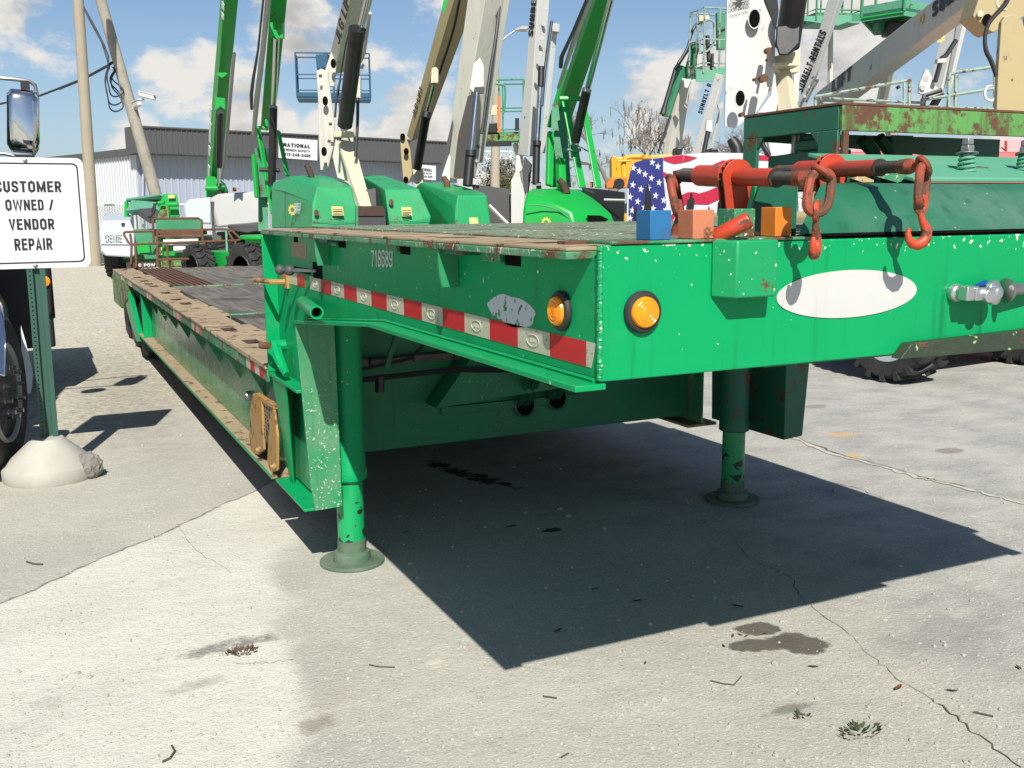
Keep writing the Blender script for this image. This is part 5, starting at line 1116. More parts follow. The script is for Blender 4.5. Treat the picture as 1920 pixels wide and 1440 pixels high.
for k, (w_, h_, ox) in enumerate(((10, 38, 0), (13, 44, 1), (7, 30, -1))):
    pts = [(203+ox, 124), (199-w_*.2, 150), (202-w_*.1, 178), (205, 196), (212+w_*.3, 201), (222+w_*.5, 195), (228, 184), (220, 172), (209, 160), (207, 146), (214, 133), (211, 126)]
    q.tube(cat([U(x+k*1.5, 122+(y-122)*(h_/40), 32.2) for x, y in pts]), .022, 6)
solo('cable_coil', q, 'cable', 'loops of slack black cable hanging at the leaning pole', 'cable', org=U(205, 150, 32.2))
for (a, b_, w_, cs, lab) in (((262, 177), (290, 184), 4.2, [(252, 192), (256, 188), (270, 186)], 'upper long white security camera on the leaning pole'), ((253, 198), (262, 193), 4.8, [(243, 200), (250, 203), (258, 204)], 'lower stubby white security camera on the leaning pole')):
    th = thing('security_camera', lab, 'camera', U(*cs[0], 32.4), 'cameras on the leaning pole')
    p, r_ = U(*a, 32.4), U(*b_, 32.0); ax = (r_-p); u_ = ax.cross(FWDH).normalized(); u_ = u_ if u_.z > 0 else -u_; v_ = ax.cross(u_).normalized(); hw = w_*32.2/F
    part('housing', MB().obox((p+r_)/2, ax/2, u_*hw, v_*hw), 'white', th, .03); part('hood', MB().obox((p+r_)/2+u_*(hw+.02)+ax*.03, ax*.53, u_*.015, v_*hw*1.1), 'white', th)
    part('mount', MB().tube([U(*c_, 32.4) for c_ in cs], .035, 8), 'white', th)

# street lamp
SLm = thing('street_lamp', 'cobra-head street lamp rising between the two white booms', 'street lamp', gnd(932, 40))
part('lamp_post', MB().tube([gnd(932, 40), U(928, 340, 40), U(930, 180, 40), U(928, 100, 40)], [.20, .19, .15, .13], 12), 'pole', SLm)
part('lamp_arm', MB().tube([U(928, 104, 40), U(937, 80, 40), U(950, 68, 40), U(966, 57, 40)], .045, 8), 'steel', SLm)
part('lamp_head', MB().hull([U(963, 58, 40), U(968, 53, 40), U(980, 48, 40), U(990, 49, 40), U(992, 53, 40), U(986, 60, 40), U(978, 60, 40), U(968, 59, 40), U(975, 54, 40.3), U(988, 54, 40.3), U(975, 54, 39.7), U(988, 54, 39.7)]), 'grey_hood', SLm, .02)

# chain-link fence beyond the trailer tail
fa, fb = gnd(40, 31), gnd(560, 33); fdv = (fb-fa); fl_ = fdv.length; fdv.normalize()
FE = thing('chain_link_fence', 'low chain-link fence running behind the trailer tail', 'fence', fa)
for k in range(6): p = fa+fdv*fl_*k/5; part('fence_post', MB().tube([p, p+UPV*1.85], .03, 8), 'steel', FE)
part('top_rail', MB().tube([fa+UPV*1.82, fb+UPV*1.82], .022, 8), 'steel', FE)
q = MB(); hgt = 1.8; st = .085; fnn = Vector((-fdv.y, fdv.x, 0))
for k in range(-int(hgt/st), int(fl_/st)):
    for sg in (1, -1):
        x0, z0, x1, z1 = k*st, 0.02, k*st+hgt, hgt
        if x0 < 0: z0 += -x0; x0 = 0
        if x1 > fl_: z1 -= (x1-fl_); x1 = fl_
        if z1 <= z0: continue
        if sg < 0: z0, z1 = hgt-z0, hgt-z1
        a, e = fa+fdv*x0+UPV*z0, fa+fdv*x1+UPV*z1; u_ = (fnn+UPV*.0)*.0; w_ = UPV*.006
        q.add([a-w_, e-w_, e+w_, a+w_], [(0, 1, 2, 3)])
M['wire'] = paint('dull_fence_wire', (.16, .18, .13), rough=.6, bump=0)
part('wire_mesh', q, 'wire', FE, smooth=False, kind='stuff')
M['shade_cloth'] = paint('green_fence_screen', (.085, .10, .062), rough=.9, var=.3, bump=0)
part('fence_screen', MB().prism([fa+fnn*.05+UPV*.02, fb+fnn*.05+UPV*.02, fb+fnn*.05+UPV*.9, fa+fnn*.05+UPV*.9], fnn*.01), 'shade_cloth', FE)

# ------------------------------------------------------------------ lift with rusty basket (behind the trailer tail)
L1 = thing('boom_lift', 'folded green boom lift with a rusty basket and grey white counterweight hood', 'boom lift', gnd(330, 22), LG)
undercarriage(L1, gnd(300, 26), -.25, mat='mgreen', rimmat='rimdirty')
G = lambda x, y: c11(x, y)
hullp('counterweight_hood', L1, [(*G(60, 445), 23), (*G(380, 435), 23), (*G(430, 560), 23), (*G(440, 830), 23), (*G(400, 858), 23), (*G(110, 840), 23), (*G(55, 780), 23), (*G(35, 560), 23), (*G(120, 360), 25.5), (*G(420, 360), 25.5), (*G(440, 800), 25.5), (*G(40, 800), 25.5)], 'white_hood', .04, True, 50)
pris('hood_step', L1, [G(52, 700), G(440, 705), G(440, 712), G(52, 707)], 22.96, .02, 'grey_hood'); pris('hood_vent', L1, [G(284, 468), G(320, 468), G(318, 500), G(286, 500)], 22.95, .03, 'black')
a, e = U(*G(100, 672), 22.95), U(*G(290, 672), 22.95); lettering('genie', a, e-a, UPV*.40*23/F*60*.7, 'grey_hood', L1, .004, .02)
boom('lower_arm', L1, G(330, 330), G(640, 300), 24, 23, (22, 12), (10, 12), 40, 'pgreen'); boom('mast_link', L1, G(330, 215), G(720, 160), 24.4, 22.6, (4, 3), (14, 16), 35, 'pgreen'); boom('mast_link', L1, G(360, 250), G(620, 340), 24.2, 22.8, (4, 4), (14, 16), 35, 'pgreen')
boom('upright', L1, G(345, 215), G(352, 430), 24.4, 24.0, (5, 6), (4, 4), 40, 'lgreen')
boom('lower_boom', L1, G(470, 310), G(600, 400), 22.5, 22, (10, 10), (20, 22), 40, 'darkgrey')
hullp('jib_head', L1, [(*G(690, 410), 21.6), (*G(720, 240), 21.6), (*G(760, 140), 21.6), (*G(910, 140), 21.6), (*G(945, 400), 21.6), (*G(820, 410), 21.6), (*G(720, 240), 22.3), (*G(900, 145), 22.3), (*G(940, 400), 22.3), (*G(700, 410), 22.3)], 'lgreen', .03)
pris('jib_face', L1, [G(735, 275), G(815, 275), G(825, 410), G(690, 410)], 21.5, .05, 'green_rust'); rod('jib_pin', L1, [G(700, 245), G(770, 235)], 21.4, 3.6, 'lgreen'); rod('jib_pin', L1, [G(815, 260), G(925, 258)], 21.4, 4.6, 'lgreen')
pris('jib_label', L1, [G(810, 152), G(885, 152), G(885, 190), G(810, 190)], 21.5, .03, 'labely'); rod('jib_hose', L1, [G(650, 250), G(660, 320), G(620, 390), G(580, 400)], 21.4, 2, 'cable'); rod('jib_hose', L1, [G(690, 240), G(640, 300), G(630, 360)], 21.4, 1.6, 'cable')
pris('boom_side', L1, [G(425, 540), G(640, 540), G(700, 700), G(620, 830), G(470, 820), G(440, 620)], 22.4, .6, 'mgreen'); pris('boom_patch', L1, [G(470, 680), G(590, 676), G(610, 800), G(470, 805)], 22.3, .05, 'lgreen')
# basket control box and rails
pris('console_back', L1, [G(670, 425), G(1190, 425), G(1185, 540), G(680, 540)], 20.9, .05, 'mgreen', yaw=0); pris('console_tray', L1, [G(690, 545), G(1190, 540), G(1195, 600), G(690, 605)], 20.5, .35, 'rust'); 
pris('basket_panel', L1, [G(740, 650), G(1190, 640), G(1195, 870), G(745, 880)], 20.7, .04, 'lgreen'); pris('basket_kick', L1, [G(700, 880), G(1200, 865), G(1200, 960), G(700, 975)], 20.6, .06, 'green_rust')
pris('instruction_placard', L1, [G(870, 690), G(1010, 685), G(1010, 800), G(872, 800)], 20.6, .01, 'paper'); pris('instruction_placard', L1, [G(1012, 680), G(1150, 680), G(1152, 855), G(1018, 858)], 20.59, .01, 'paper'); pris('instruction_placard', L1, [G(755, 655), G(1150, 645), G(1150, 676), G(755, 730)], 20.62, .01, 'paper')
pris('warning_label', L1, [G(708, 740), G(742, 740), G(744, 830), G(708, 830)], 20.6, .01, 'labely')
for pts in ([G(330, 570), G(640, 560)], [G(310, 590), G(365, 690), G(400, 710), G(1560, 665), G(1620, 660), G(1620, 640), G(1520, 545), G(1400, 538), G(1190, 545)], [G(330, 570), G(308, 590)], [G(640, 440), G(655, 420), G(1150, 415), G(1190, 440), G(1195, 620)], [G(640, 440), G(650, 700)], [G(690, 620), G(1190, 620)], [G(385, 590), G(400, 700), G(395, 930)], [G(440, 700), G(455, 960)], [G(690, 540), G(690, 960)], [G(800, 690), G(812, 950)], [G(1220, 680), G(1225, 930)], [G(1200, 620), G(1205, 940)], [G(1570, 670), G(1570, 930)], [G(1480, 560), G(1540, 655)], [G(700, 880), G(1200, 868)]):
    rod('basket_rail', L1, pts, 20.4, 2.2, 'rust', 8)
rod('basket_post', L1, [G(1465, 560), G(1480, 940)], 20.4, 2.2, 'pgreen', 8); rod('basket_post', L1, [G(1245, 895), G(1540, 880)], 20.4, 1.6, 'yellow', 8)
pris('step_plate', L1, [G(340, 915), G(680, 905), G(670, 970), G(345, 980)], 20.45, .05, 'rust_dark'); a, e = U(*G(482, 965), 20.43), U(*G(670, 962), 20.43); lettering('C POW', a, e-a, UPV*.36*20.4/F*20, 'signwhite', L1, .01, .03)
# lift 2: grey hoods and the slim green boom
L2 = thing('boom_lift', 'slim green boom lift with light grey hoods and an orange beacon', 'boom lift', gnd(440, 23.5), LG)
f_, s_ = undercarriage(L2, gnd(452, 24.3), .16, L_=3.0, W_=2.2, r=.45, mat='darkgrey', rimmat='rimdirty', tw=.52)
hullp('engine_hood', L2, [(*G(1285, 190), 22.6), (*G(1380, 140), 22.6), (*G(1800, 112), 22.6), (*G(1850, 140), 22.6), (*G(1880, 240), 22.6), (*G(1885, 470), 22.6), (*G(1480, 480), 22.6), (*G(1370, 520), 22.6), (*G(1305, 500), 22.8), (*G(1300, 180), 24.2), (*G(1780, 112), 24.4), (*G(1800, 470), 24.4), (*G(1310, 500), 24.2)], 'grey_hood', .05, True, 45)
hullp('engine_guard', L2, [(*G(1480, 485), 22.55), (*G(1885, 470), 22.55), (*G(1880, 560), 22.6), (*G(1700, 590), 22.55), (*G(1550, 570), 22.6), (*G(1490, 530), 22.7), (*G(1500, 490), 24), (*G(1880, 560), 24), (*G(1880, 480), 24)], 'darkgrey', .04, True)
pris('hood_vent', L2, [G(1286, 230), G(1325, 225), G(1330, 260), G(1325, 465), G(1308, 490)], 22.57, .05, 'darkgrey'); rod('beacon', L2, [G(1560, 110), G(1560, 72)], 22.8, 3.6, 'orange2')
hullp('fuel_hood', L2, [(*G(985, 260), 24.5), (*G(1050, 200), 24.5), (*G(1290, 180), 24.5), (*G(1300, 480), 24.5), (*G(1000, 470), 24.5), (*G(1060, 200), 25.8), (*G(1290, 190), 25.8), (*G(1290, 480), 25.8), (*G(1000, 460), 25.8)], 'white_hood', .05, True, 45); pris('fuel_hood_skirt', L2, [G(1200, 480), G(1300, 485), G(1310, 600), G(1210, 600)], 24.4, .3, 'white_hood')
K = lambda x, y: c9(x, y)
D2 = lambda off: slope(K(55, 1240), K(150, -60), 23.4, 18.6, off)
b2 = boom('main_boom', L2, K(55, 1240), K(150, -60), 23.4, 18.6, (10, 7), (17, 26), 62, 'lgreen'); 
for pts, r_, mt_ in (([K(118, 760), K(112, 1120)], 6.4, 'black'), ([K(112, 1120), K(108, 1250)], 3, 'chromerod')): rod('lift_cylinder', L2, pts, D2(.55), r_, mt_)
pris('cylinder_bracket', L2, [K(85, 655), K(148, 662), K(150, 740), K(118, 715), K(85, 745)], D2(.6), .1, 'lgreen'); rod('hose_track', L2, [K(215, 360), K(205, 420), K(150, 1080), K(125, 1200)], D2(.1), [3, 4, 3.6, 3], 'grey_hood', 8); pris('boom_collar', L2, [K(98, 490), K(165, 490), K(165, 500), K(130, 525), K(98, 505)], D2(.45), .03, 'lgreen')
rod('boom_pin', L2, [K(20, 1270), K(155, 1270)], 23, 5, 'lgreen'); pris('pivot_plate', L2, [K(25, 1190), K(75, 1190), K(130, 1240), K(150, 1290), K(140, 1330), K(20, 1330)], 23.1, .3, 'lgreen'); pris('wheel_nut_plate', L2, [K(90, 1240), K(130, 1240), K(135, 1310), K(95, 1310)], 22.95, .05, 'black')
q = MB()
for y0, y1 in ((730, 800), (830, 960), (990, 1050), (1120, 1190), (20, 60), (90, 125)):
    a, e = onpl(*K(57-(y0-730)*.03+(62 if y0 < 200 else 0), y0), b2['P0'], b2['nl']), onpl(*K(57-(y1-730)*.03+(62 if y0 < 200 else 0), y1), b2['P0'], b2['nl']); t_ = b2['nl'].cross((e-a).normalized())
    q.prism([a-t_*.05, a+t_*.05, e+t_*.05, e-t_*.05], b2['nl']*.012)
part('boom_decal', q, 'signwhite', L2, smooth=False)
# lift 3: green boom with the tall black cylinder
L3 = thing('boom_lift', 'wide green boom lift with grey cable track and tall black lift cylinder', 'boom lift', gnd(505, 19.5), LG); undercarriage(L3, gnd(505, 20), .3, mat='lgreen')
D3 = lambda off: slope(K(395, 860), K(470, -100), 19.6, 15.6, off)
b3 = boom('main_boom', L3, K(395, 860), K(470, -100), 19.6, 15.6, (1.5, 1.5), (24, 30), 70, 'lgreen')
rod('hose_track', L3, [K(345, 905), K(360, 720), K(408, 330), K(448, -60)], D3(.15), [4, 5, 5, 5.4], 'grey_hood', 8); rod('track_chain', L3, [K(330, 735), K(328, 640), K(340, 540), K(375, 330), K(415, -60)], D3(.2), [2.6, 3.4, 3, 2.2, 2], 'darkgrey', 8)
rod('lift_cylinder', L3, [K(466, 1250), K(478, 720)], [18.6, 18.2], 7.4, 'black', 16); rod('lift_cylinder', L3, [K(478, 722), K(498, 250)], [18.2, 16.4], 5.2, 'chromerod', 14); rod('cylinder_collar', L3, [K(476, 734), K(477, 716)], 18.15, 7.8, 'steel', 16)
pris('cylinder_bracket', L3, [K(455, 150), K(472, 150), K(476, 200), K(528, 205), K(532, 150), K(543, 155), K(542, 255), K(512, 255), K(505, 275), K(490, 258), K(452, 250)], 16.35, .12, 'lgreen')
boom('tower_link', L3, K(366, 850), K(470, 1440), 19, 18.8, (3, 4), (6, 7), 40, 'lgreen'); boom('tower_link', L3, K(505, 875), K(568, 1180), 19, 18.8, (3, 4), (5, 6), 40, 'lgreen'); boom('tower_link', L3, K(345, 1040), K(365, 1330), 19.4, 19.4, (5, 5), (5, 5), 40, 'lgreen')
rod('pivot_pin', L3, [K(385, 1145), K(520, 1150)], 18.6, 4, 'black'); rod('pivot_pin', L3, [K(370, 862), K(440, 866)], 18.8, 3.4, 'lgreen'); pris('tower_base', L3, [K(350, 1000), K(420, 1000), K(460, 1200), K(470, 1330), K(380, 1330)], 19.6, .3, 'mgreen'); pris('tower_cheek', L3, [K(420, 805), K(432, 805), K(445, 870), K(425, 880)], 18.9, .1, 'lgreen')
hullp('tower_column', L3, [(*K(375, 1230), 20), (*K(440, 1230), 20), (*K(440, 1560), 20), (*K(375, 1560), 20), (*K(375, 1230), 20.6), (*K(440, 1560), 20.6)], 'mgreen')
# lift 4: white boom with two green hoods
L4 = thing('boom_lift', 'white boom lift with large black cylinder and faded green hoods on either side', 'boom lift', gnd(650, 16), LG); undercarriage(L4, gnd(650, 17), .35, L_=3.6, W_=2.5, r=.52)
E2 = lambda x, y: c2(x, y)
def jhood(th, px, d, top_px, lab_px, mat='hgreen', mat_side=None, spotd=None):
    pass
def hullhood(th, front, side, back, mat, label=None):
    return part('engine_hood', MB().hull([U(*p) for p in front+side+back]), mat, th, .02, smooth=False, label=label)
hullhood(L4, [(*E2(372, 1150), 15.1), (*E2(588, 1150), 15.3), (*E2(615, 1285), 15.3), (*E2(612, 1400), 15.3), (*E2(345, 1400), 15.1), (*E2(345, 1240), 15.1)], [(*E2(205, 1082), 16.4), (*E2(420, 1075), 16.6), (*E2(175, 1172), 16.4), (*E2(105, 1120), 17.2), (*E2(95, 1160), 17.2), (*E2(95, 1400), 17.2), (*E2(175, 1400), 16.4)], [(*E2(330, 1075), 17.8), (*E2(560, 1120), 17.6), (*E2(600, 1400), 17.6)], 'hgreen')
pris('hood_label', L4, [E2(462, 1265), E2(532, 1268), E2(540, 1322), E2(468, 1322)], 15.12, .01, 'labely', yaw=4)
hullhood(L4, [(*E2(790, 1160), 15.2), (*E2(1000, 1160), 15.4), (*E2(1075, 1330), 15.4), (*E2(1060, 1400), 15.4), (*E2(820, 1400), 15.2)], [(*E2(640, 1075), 16.8), (*E2(790, 1078), 16.9), (*E2(700, 1120), 16.8), (*E2(810, 1290), 15.3)], [(*E2(690, 1090), 18), (*E2(900, 1120), 18), (*E2(1000, 1400), 18), (*E2(800, 1400), 17)], 'hgreen')
pris('hood_label', L4, [E2(890, 1272), E2(952, 1270), E2(958, 1325), E2(896, 1328)], 15.2, .01, 'labely', yaw=4)
def on_side(px0, px1, d0, d1, h, s, mat, th, bold=.03):
    a, e = U(*px0, d0), U(*px1, d1); lettering(s, a, e-a, UPV*h, mat, th, .02, bold)
on_side(E2(243, 1297), E2(284, 1297), 15.75, 15.5, .13, 'SUNBELT', 'signwhite', L4); on_side(E2(243, 1310), E2(276, 1310), 15.75, 15.52, .06, 'RENTALS', 'signwhite', L4)
q = MB(); c = U(*E2(226, 1288), 15.82); nn_ = (CAMP-c).normalized(); nn_.z = 0; gear(L4, None, c+nn_*.02, (nn_-RGT*.8).normalized(), .09)
rod('exhaust', L4, [E2(345, 1110), E2(338, 1070), E2(322, 1035), E2(310, 1015)], 16.3, [6, 5.6, 5.6, 4.6], 'rust_dark', 12); rod('exhaust_cap', L4, [E2(310, 1018), E2(306, 1010)], 16.3, [5, 1.5], 'black')
b4 = boom('main_boom', L4, E2(480, 460), E2(590, -60), 16.6, 14.6, (16, 13), (30, 44), 55, 'cream')
on_left(b4, E2(500, 250), E2(575, -60), .08, .085, 16, 'JLG LIFT', 'ink', L4)
pris('riser_plate', L4, [E2(370, 435), E2(400, 420), E2(440, 440), E2(455, 560), E2(480, 760), E2(475, 900), E2(440, 1040), E2(395, 1045), E2(385, 900), E2(380, 600)], 16.2, .05, 'cream', .01); pris('riser_plate', L4, [E2(560, 500), E2(585, 520), E2(600, 780), E2(595, 900), E2(560, 820)], 16.6, .05, 'cream', .01)
pris('boom_heel', L4, [E2(425, 425), E2(470, 290), E2(500, 330), E2(480, 530), E2(440, 530)], 16.35, .06, 'cream', .01)
for px in ((425, 620), (418, 930), (475, 390)): part('lightening_hole', MB().disc(U(*E2(*px), 16.15), -FWDH, .045, .075, th=.006), 'hole', L4)
for px in ((393, 465), (455, 760), (447, 865), (425, 1005)): rod('riser_pin', L4, [E2(px[0]-6, px[1]), E2(px[0]+10, px[1]+2)], 16.05, 2.9, 'rust')
rod('lift_cylinder', L4, [E2(545, 770), E2(620, 195)], [15.6, 14.5], 14, 'black', 20); rod('cylinder_collar', L4, [E2(613, 235), E2(622, 175)], [14.55, 14.45], 16.5, 'black', 20); rod('cylinder_rod', L4, [E2(632, 200), E2(690, -40)], [14.5, 14.0], 5.5, 'chromerod', 12)
rod('oil_pipe', L4, [E2(505, 590), E2(520, 460), E2(560, 235), E2(590, 190)], [15.6, 15.3, 14.7, 14.5], 1.3, 'black', 6); rod('oil_pipe', L4, [E2(485, 720), E2(495, 590), E2(520, 480)], 15.1, 2.2, 'black', 6)
pris('cross_box', L4, [E2(478, 805), E2(585, 805), E2(590, 835), E2(480, 840)], 15.9, .3, 'cream2'); boom('lower_arm', L4, E2(500, 850), E2(640, 1262), 16, 15.2, (4, 6), (28, 20), 55, 'cream2'); pris('arm_side', L4, [E2(470, 960), E2(490, 850), E2(520, 900), E2(560, 1110), E2(500, 1090)], 16, .05, 'cream')
rod('hose_bundle', L4, [E2(640, 380), E2(660, 330), E2(680, 200), E2(700, 80)], [15.3, 15.2, 14.8, 14.4], [3, 4, 4, 3], 'cream', 8); pris('track_box', L4, [E2(605, 470), E2(640, 470), E2(640, 600), E2(605, 600)], 15.8, .12, 'cream'); rod('hose_bundle', L4, [E2(660, 395), E2(640, 430), E2(620, 470)], 15.4, 2.6, 'grey_hood', 8); rod('hose_bundle', L4, [E2(625, 600), E2(622, 780), E2(610, 960)], 15.7, 3, 'black', 8)
hullp('swing_bearing', L4, [(*E2(625, 1280), 15.2), (*E2(790, 1280), 15.2), (*E2(800, 1420), 15.2), (*E2(630, 1420), 15.2), (*E2(625, 1280), 16.5), (*E2(790, 1420), 16.5)], 'black'); hullp('valve_bank', L4, [(*E2(668, 1165), 15.5), (*E2(735, 1155), 15.5), (*E2(740, 1290), 15.5), (*E2(668, 1290), 15.5), (*E2(668, 1165), 15.9), (*E2(735, 1290), 15.9)], 'darkgrey', .01); pris('hood_edge', L4, [E2(720, 1160), E2(760, 1150), E2(800, 1300), E2(800, 1400), E2(750, 1400)], 15.6, .1, 'black'); pris('tow_plate', L4, [E2(625, 1265), E2(785, 1265), E2(785, 1325), E2(625, 1325)], 15.15, .05, 'rust_dark')
def seam(th, pts, d, r=.55): return rod('hood_seam', th, pts, d, r, 'darkgrey', 5)
seam(L4, [E2(178, 1175), E2(177, 1290), E2(178, 1400)], [16.36, 16.36, 16.36]); seam(L4, [E2(347, 1362), E2(480, 1363), E2(613, 1363)], [15.08, 15.16, 15.27]); seam(L4, [E2(815, 1358), E2(940, 1358), E2(1066, 1356)], [15.17, 15.26, 15.37])
for px, d in (((372, 1305), 15.06), ((830, 1240), 15.17)): part('hood_latch', MB().disc(U(*E2(*px), d), -FWDH, .035, .045, th=.02), 'rust', L4)
for x0, x1, y0, d in ((472, 530, 1284, 15.1), (473, 534, 1298, 15.1), (474, 520, 1310, 15.1), (899, 950, 1290, 15.17), (900, 953, 1302, 15.17), (900, 940, 1314, 15.17)): pris('label_line', L4, [E2(x0, y0), E2(x1, y0), E2(x1, y0+5), E2(x0, y0+5)], d, .004, 'darkgrey', yaw=4)
# lift 5: tan boom
L5 = thing('boom_lift', 'tan boom lift leaning right with black hose chain along its underside', 'boom lift', gnd(775, 20), LG); undercarriage(L5, gnd(775, 20.5), .3)
T = lambda x, y: c10(x, y)
D5 = lambda off: slope(E2(955, 870), E2(1235, -60), 20, 17.3, off)
b5 = boom('main_boom', L5, E2(955, 870), E2(1235, -60), 20, 17.3, (12, 19), (20, 40), 45, 'tan'); on_left(b5, E2(968, 712), E2(1018, 535), .055, .06, 19.5, 'JLG LIFT', 'ink', L5)
pris('boom_badge', L5, [T(548, 0), T(600, 0), T(555, 155), T(530, 95)], D5(.62), .01, 'lgreen'); pris('riser_plate', L5, [E2(882, 820), E2(905, 812), E2(935, 880), E2(962, 960), E2(965, 1060), E2(930, 1130), E2(905, 1120), E2(890, 960)], 19.7, .05, 'tan', .01)
for px in ((922, 930), (920, 1105), (900, 840)): part('lightening_hole', MB().disc(U(*E2(*px), 19.66), -FWDH, .05, .07, th=.006), 'hole', L5)
rod('lift_cylinder', L5, [E2(990, 1030), E2(1045, 705)], [19.4, 18.5], 8.2, 'black', 16); rod('cylinder_collar', L5, [E2(1040, 725), E2(1047, 690)], 18.4, 9.4, 'black', 16); rod('cylinder_rod', L5, [E2(1047, 700), E2(1092, 520)], [18.5, 17.7], 3.4, 'chromerod', 10)
pris('rod_bracket', L5, [T(415, 770), T(460, 750), T(490, 780), T(490, 930), T(405, 935)], 17.6, .15, 'cream2', .01); rod('hose_chain', L5, [T(500, 830), T(620, 470), T(680, 250), T(730, 0), T(745, -60)], D5(.45), 2.6, 'black', 8); pris('boom_foot', L5, [E2(960, 1040), E2(1020, 1035), E2(1025, 1120), E2(980, 1150)], 19.6, .3, 'cream2'); hullp('pivot_box', L5, [(*E2(945, 870), 19.7), (*E2(1000, 850), 19.7), (*E2(1010, 1040), 19.7), (*E2(960, 1040), 19.7), (*E2(945, 870), 20.2), (*E2(1010, 1040), 20.2)], 'black')
# lift 6: white boom with sooty heel
L6 = thing('boom_lift', 'white boom lift with soot-stained heel beside the green wedge-shaped hood', 'boom lift', gnd(870, 16.5), LG); undercarriage(L6, gnd(900, 17.6), .3, L_=3.6, W_=2.5, r=.52)
hullhood(L6, [(*E2(1240, 1198), 15), (*E2(1415, 1200), 15.2), (*E2(1440, 1370), 15.2), (*E2(1440, 1420), 15.2), (*E2(1220, 1420), 15), (*E2(1222, 1280), 15)], [(*E2(1010, 1120), 16.4), (*E2(1180, 1120), 16.8), (*E2(985, 1140), 16.6), (*E2(1070, 1420), 16.2), (*E2(1030, 1220), 16.4)], [(*E2(1200, 1130), 17.6), (*E2(1400, 1420), 17.6), (*E2(1390, 1180), 17.4)], 'hgreen')
pris('hood_label', L6, [E2(1308, 1335), E2(1360, 1335), E2(1366, 1385), E2(1310, 1385)], 14.98, .01, 'labely', yaw=3); rod('exhaust', L6, [E2(1175, 1160), E2(1172, 1120), E2(1150, 1085)], 16, [6, 6, 4.5], 'rust', 12)
b6 = boom('main_boom', L6, E2(1215, 1100), E2(1420, -80), 16.8, 15.6, (21, 34), (40, 34), 42, 'cream')
boom('fly_boom', L6, E2(1350, 1000), E2(1500, -60), 17, 15.9, (4, 4), (13, 21), 50, 'cream'); rod('hose_chain', L6, [E2(1385, 820), E2(1440, 420), E2(1470, 240), E2(1500, -30)], 16, 3.2, 'black', 8)
M['soot'] = paint('sooty_steel', (.055, .050, .045), var=.6, rough=.8, rust=.25)
pris('soot_patch', L6, [E2(1210, 1090), E2(1240, 830), E2(1300, 590), E2(1370, 560), E2(1375, 780), E2(1300, 1010), E2(1290, 1100)], 16.05, .01, 'soot'); pris('rod_bracket', L6, [T(840, 1000), T(885, 720), T(960, 645), T(1005, 740), T(1005, 980), T(900, 985), T(890, 1045)], 15.85, .15, 'white', .012); part('pin', MB().disc(U(*T(947, 745), 15.83), -FWDH, .035, th=.02), 'white', L6); pris('rod_clevis', L6, [T(905, 985), T(1008, 985), T(1000, 1045), T(905, 1045)], 15.8, .12, 'darkgrey')
rod('cylinder_rod', L6, [E2(1355, 570), E2(1320, 930)], 15.85, 5, 'chromerod', 12); rod('lift_cylinder', L6, [E2(1318, 925), E2(1298, 1140)], 15.8, 9.4, 'black', 16); rod('cylinder_collar', L6, [E2(1318, 960), E2(1319, 925)], 15.78, 10.6, 'black', 16)
pris('track_guard', L6, [E2(1150, 960), E2(1205, 735), E2(1210, 760), E2(1160, 1080), E2(1130, 1060)], 16.6, .08, 'darkgrey'); pris('pivot_plate', L6, [E2(1140, 1080), E2(1185, 945), E2(1195, 960), E2(1190, 1110)], 16.3, .05, 'white')
hullp('engine_tray', L6, [(*E2(1320, 1130), 17), (*E2(1560, 1160), 17), (*E2(1570, 1420), 17), (*E2(1430, 1420), 17), (*E2(1320, 1130), 17.6), (*E2(1570, 1420), 17.6)], 'black'); rod('tray_brace', L6, [E2(1430, 1260), E2(1560, 1390)], 16.6, 4, 'grey_hood', 6)
# lift 7: white SUNBELT boom
L7 = thing('boom_lift', 'white boom lift lettered Sunbelt with chrome rod and black cylinder up its front', 'boom lift', gnd(985, 17), LG); undercarriage(L7, gnd(1000, 18), .3)
H = lambda x, y: c3(x, y)
b7 = boom('main_boom', L7, H(295, 960), H(360, -60), 17.2, 16.4, (20, 11), (20, 22), 48, 'white'); on_left(b7, H(316, 222), H(345, -90), .075, .075, 16.7, 'SUNBELT', 'ink', L7, .05)
boom('fly_boom', L7, H(372, 940), H(452, 140), 17.2, 16.6, (2, 2), (9, 9), 50, 'white'); rod('hose_chain', L7, [H(380, 650), H(400, 420), H(440, 130)], 16.5, 3, 'black', 8); pris('track_end', L7, [H(440, 140), H(488, 145), H(485, 195), H(445, 190)], 16.5, .15, 'grey_hood')
for px in ((405, 48), (393, 147), (380, 237), (371, 328)): part('boss', MB().disc(U(*H(*px), 16.35), -FWDH, .038, th=.02), 'grey_hood', L7)
rod('cylinder_rod', L7, [H(375, 430), H(350, 870)], 16.3, 5, 'chromerod', 12); rod('rod_sleeve', L7, [H(376, 410), H(372, 530)], 16.28, 6, 'black', 12); rod('lift_cylinder', L7, [H(349, 868), H(342, 1130)], 16.25, 7, 'black', 16); rod('cylinder_collar', L7, [H(350, 895), H(350, 866)], 16.22, 7.6, 'black', 16)
pris('riser_plate', L7, [H(222, 950), H(245, 955), H(260, 1040), H(240, 1060), H(275, 1190), H(265, 1400), H(190, 1400), H(190, 1110), H(215, 1060)], 16.6, .06, 'white', .01); pris('riser_side', L7, [H(275, 960), H(320, 1010), H(300, 1180), H(275, 1190), H(260, 1040)], 16.8, .4, 'darkgrey'); rod('pivot_pin', L7, [H(345, 1140), H(375, 1138)], 16.2, 7, 'black')
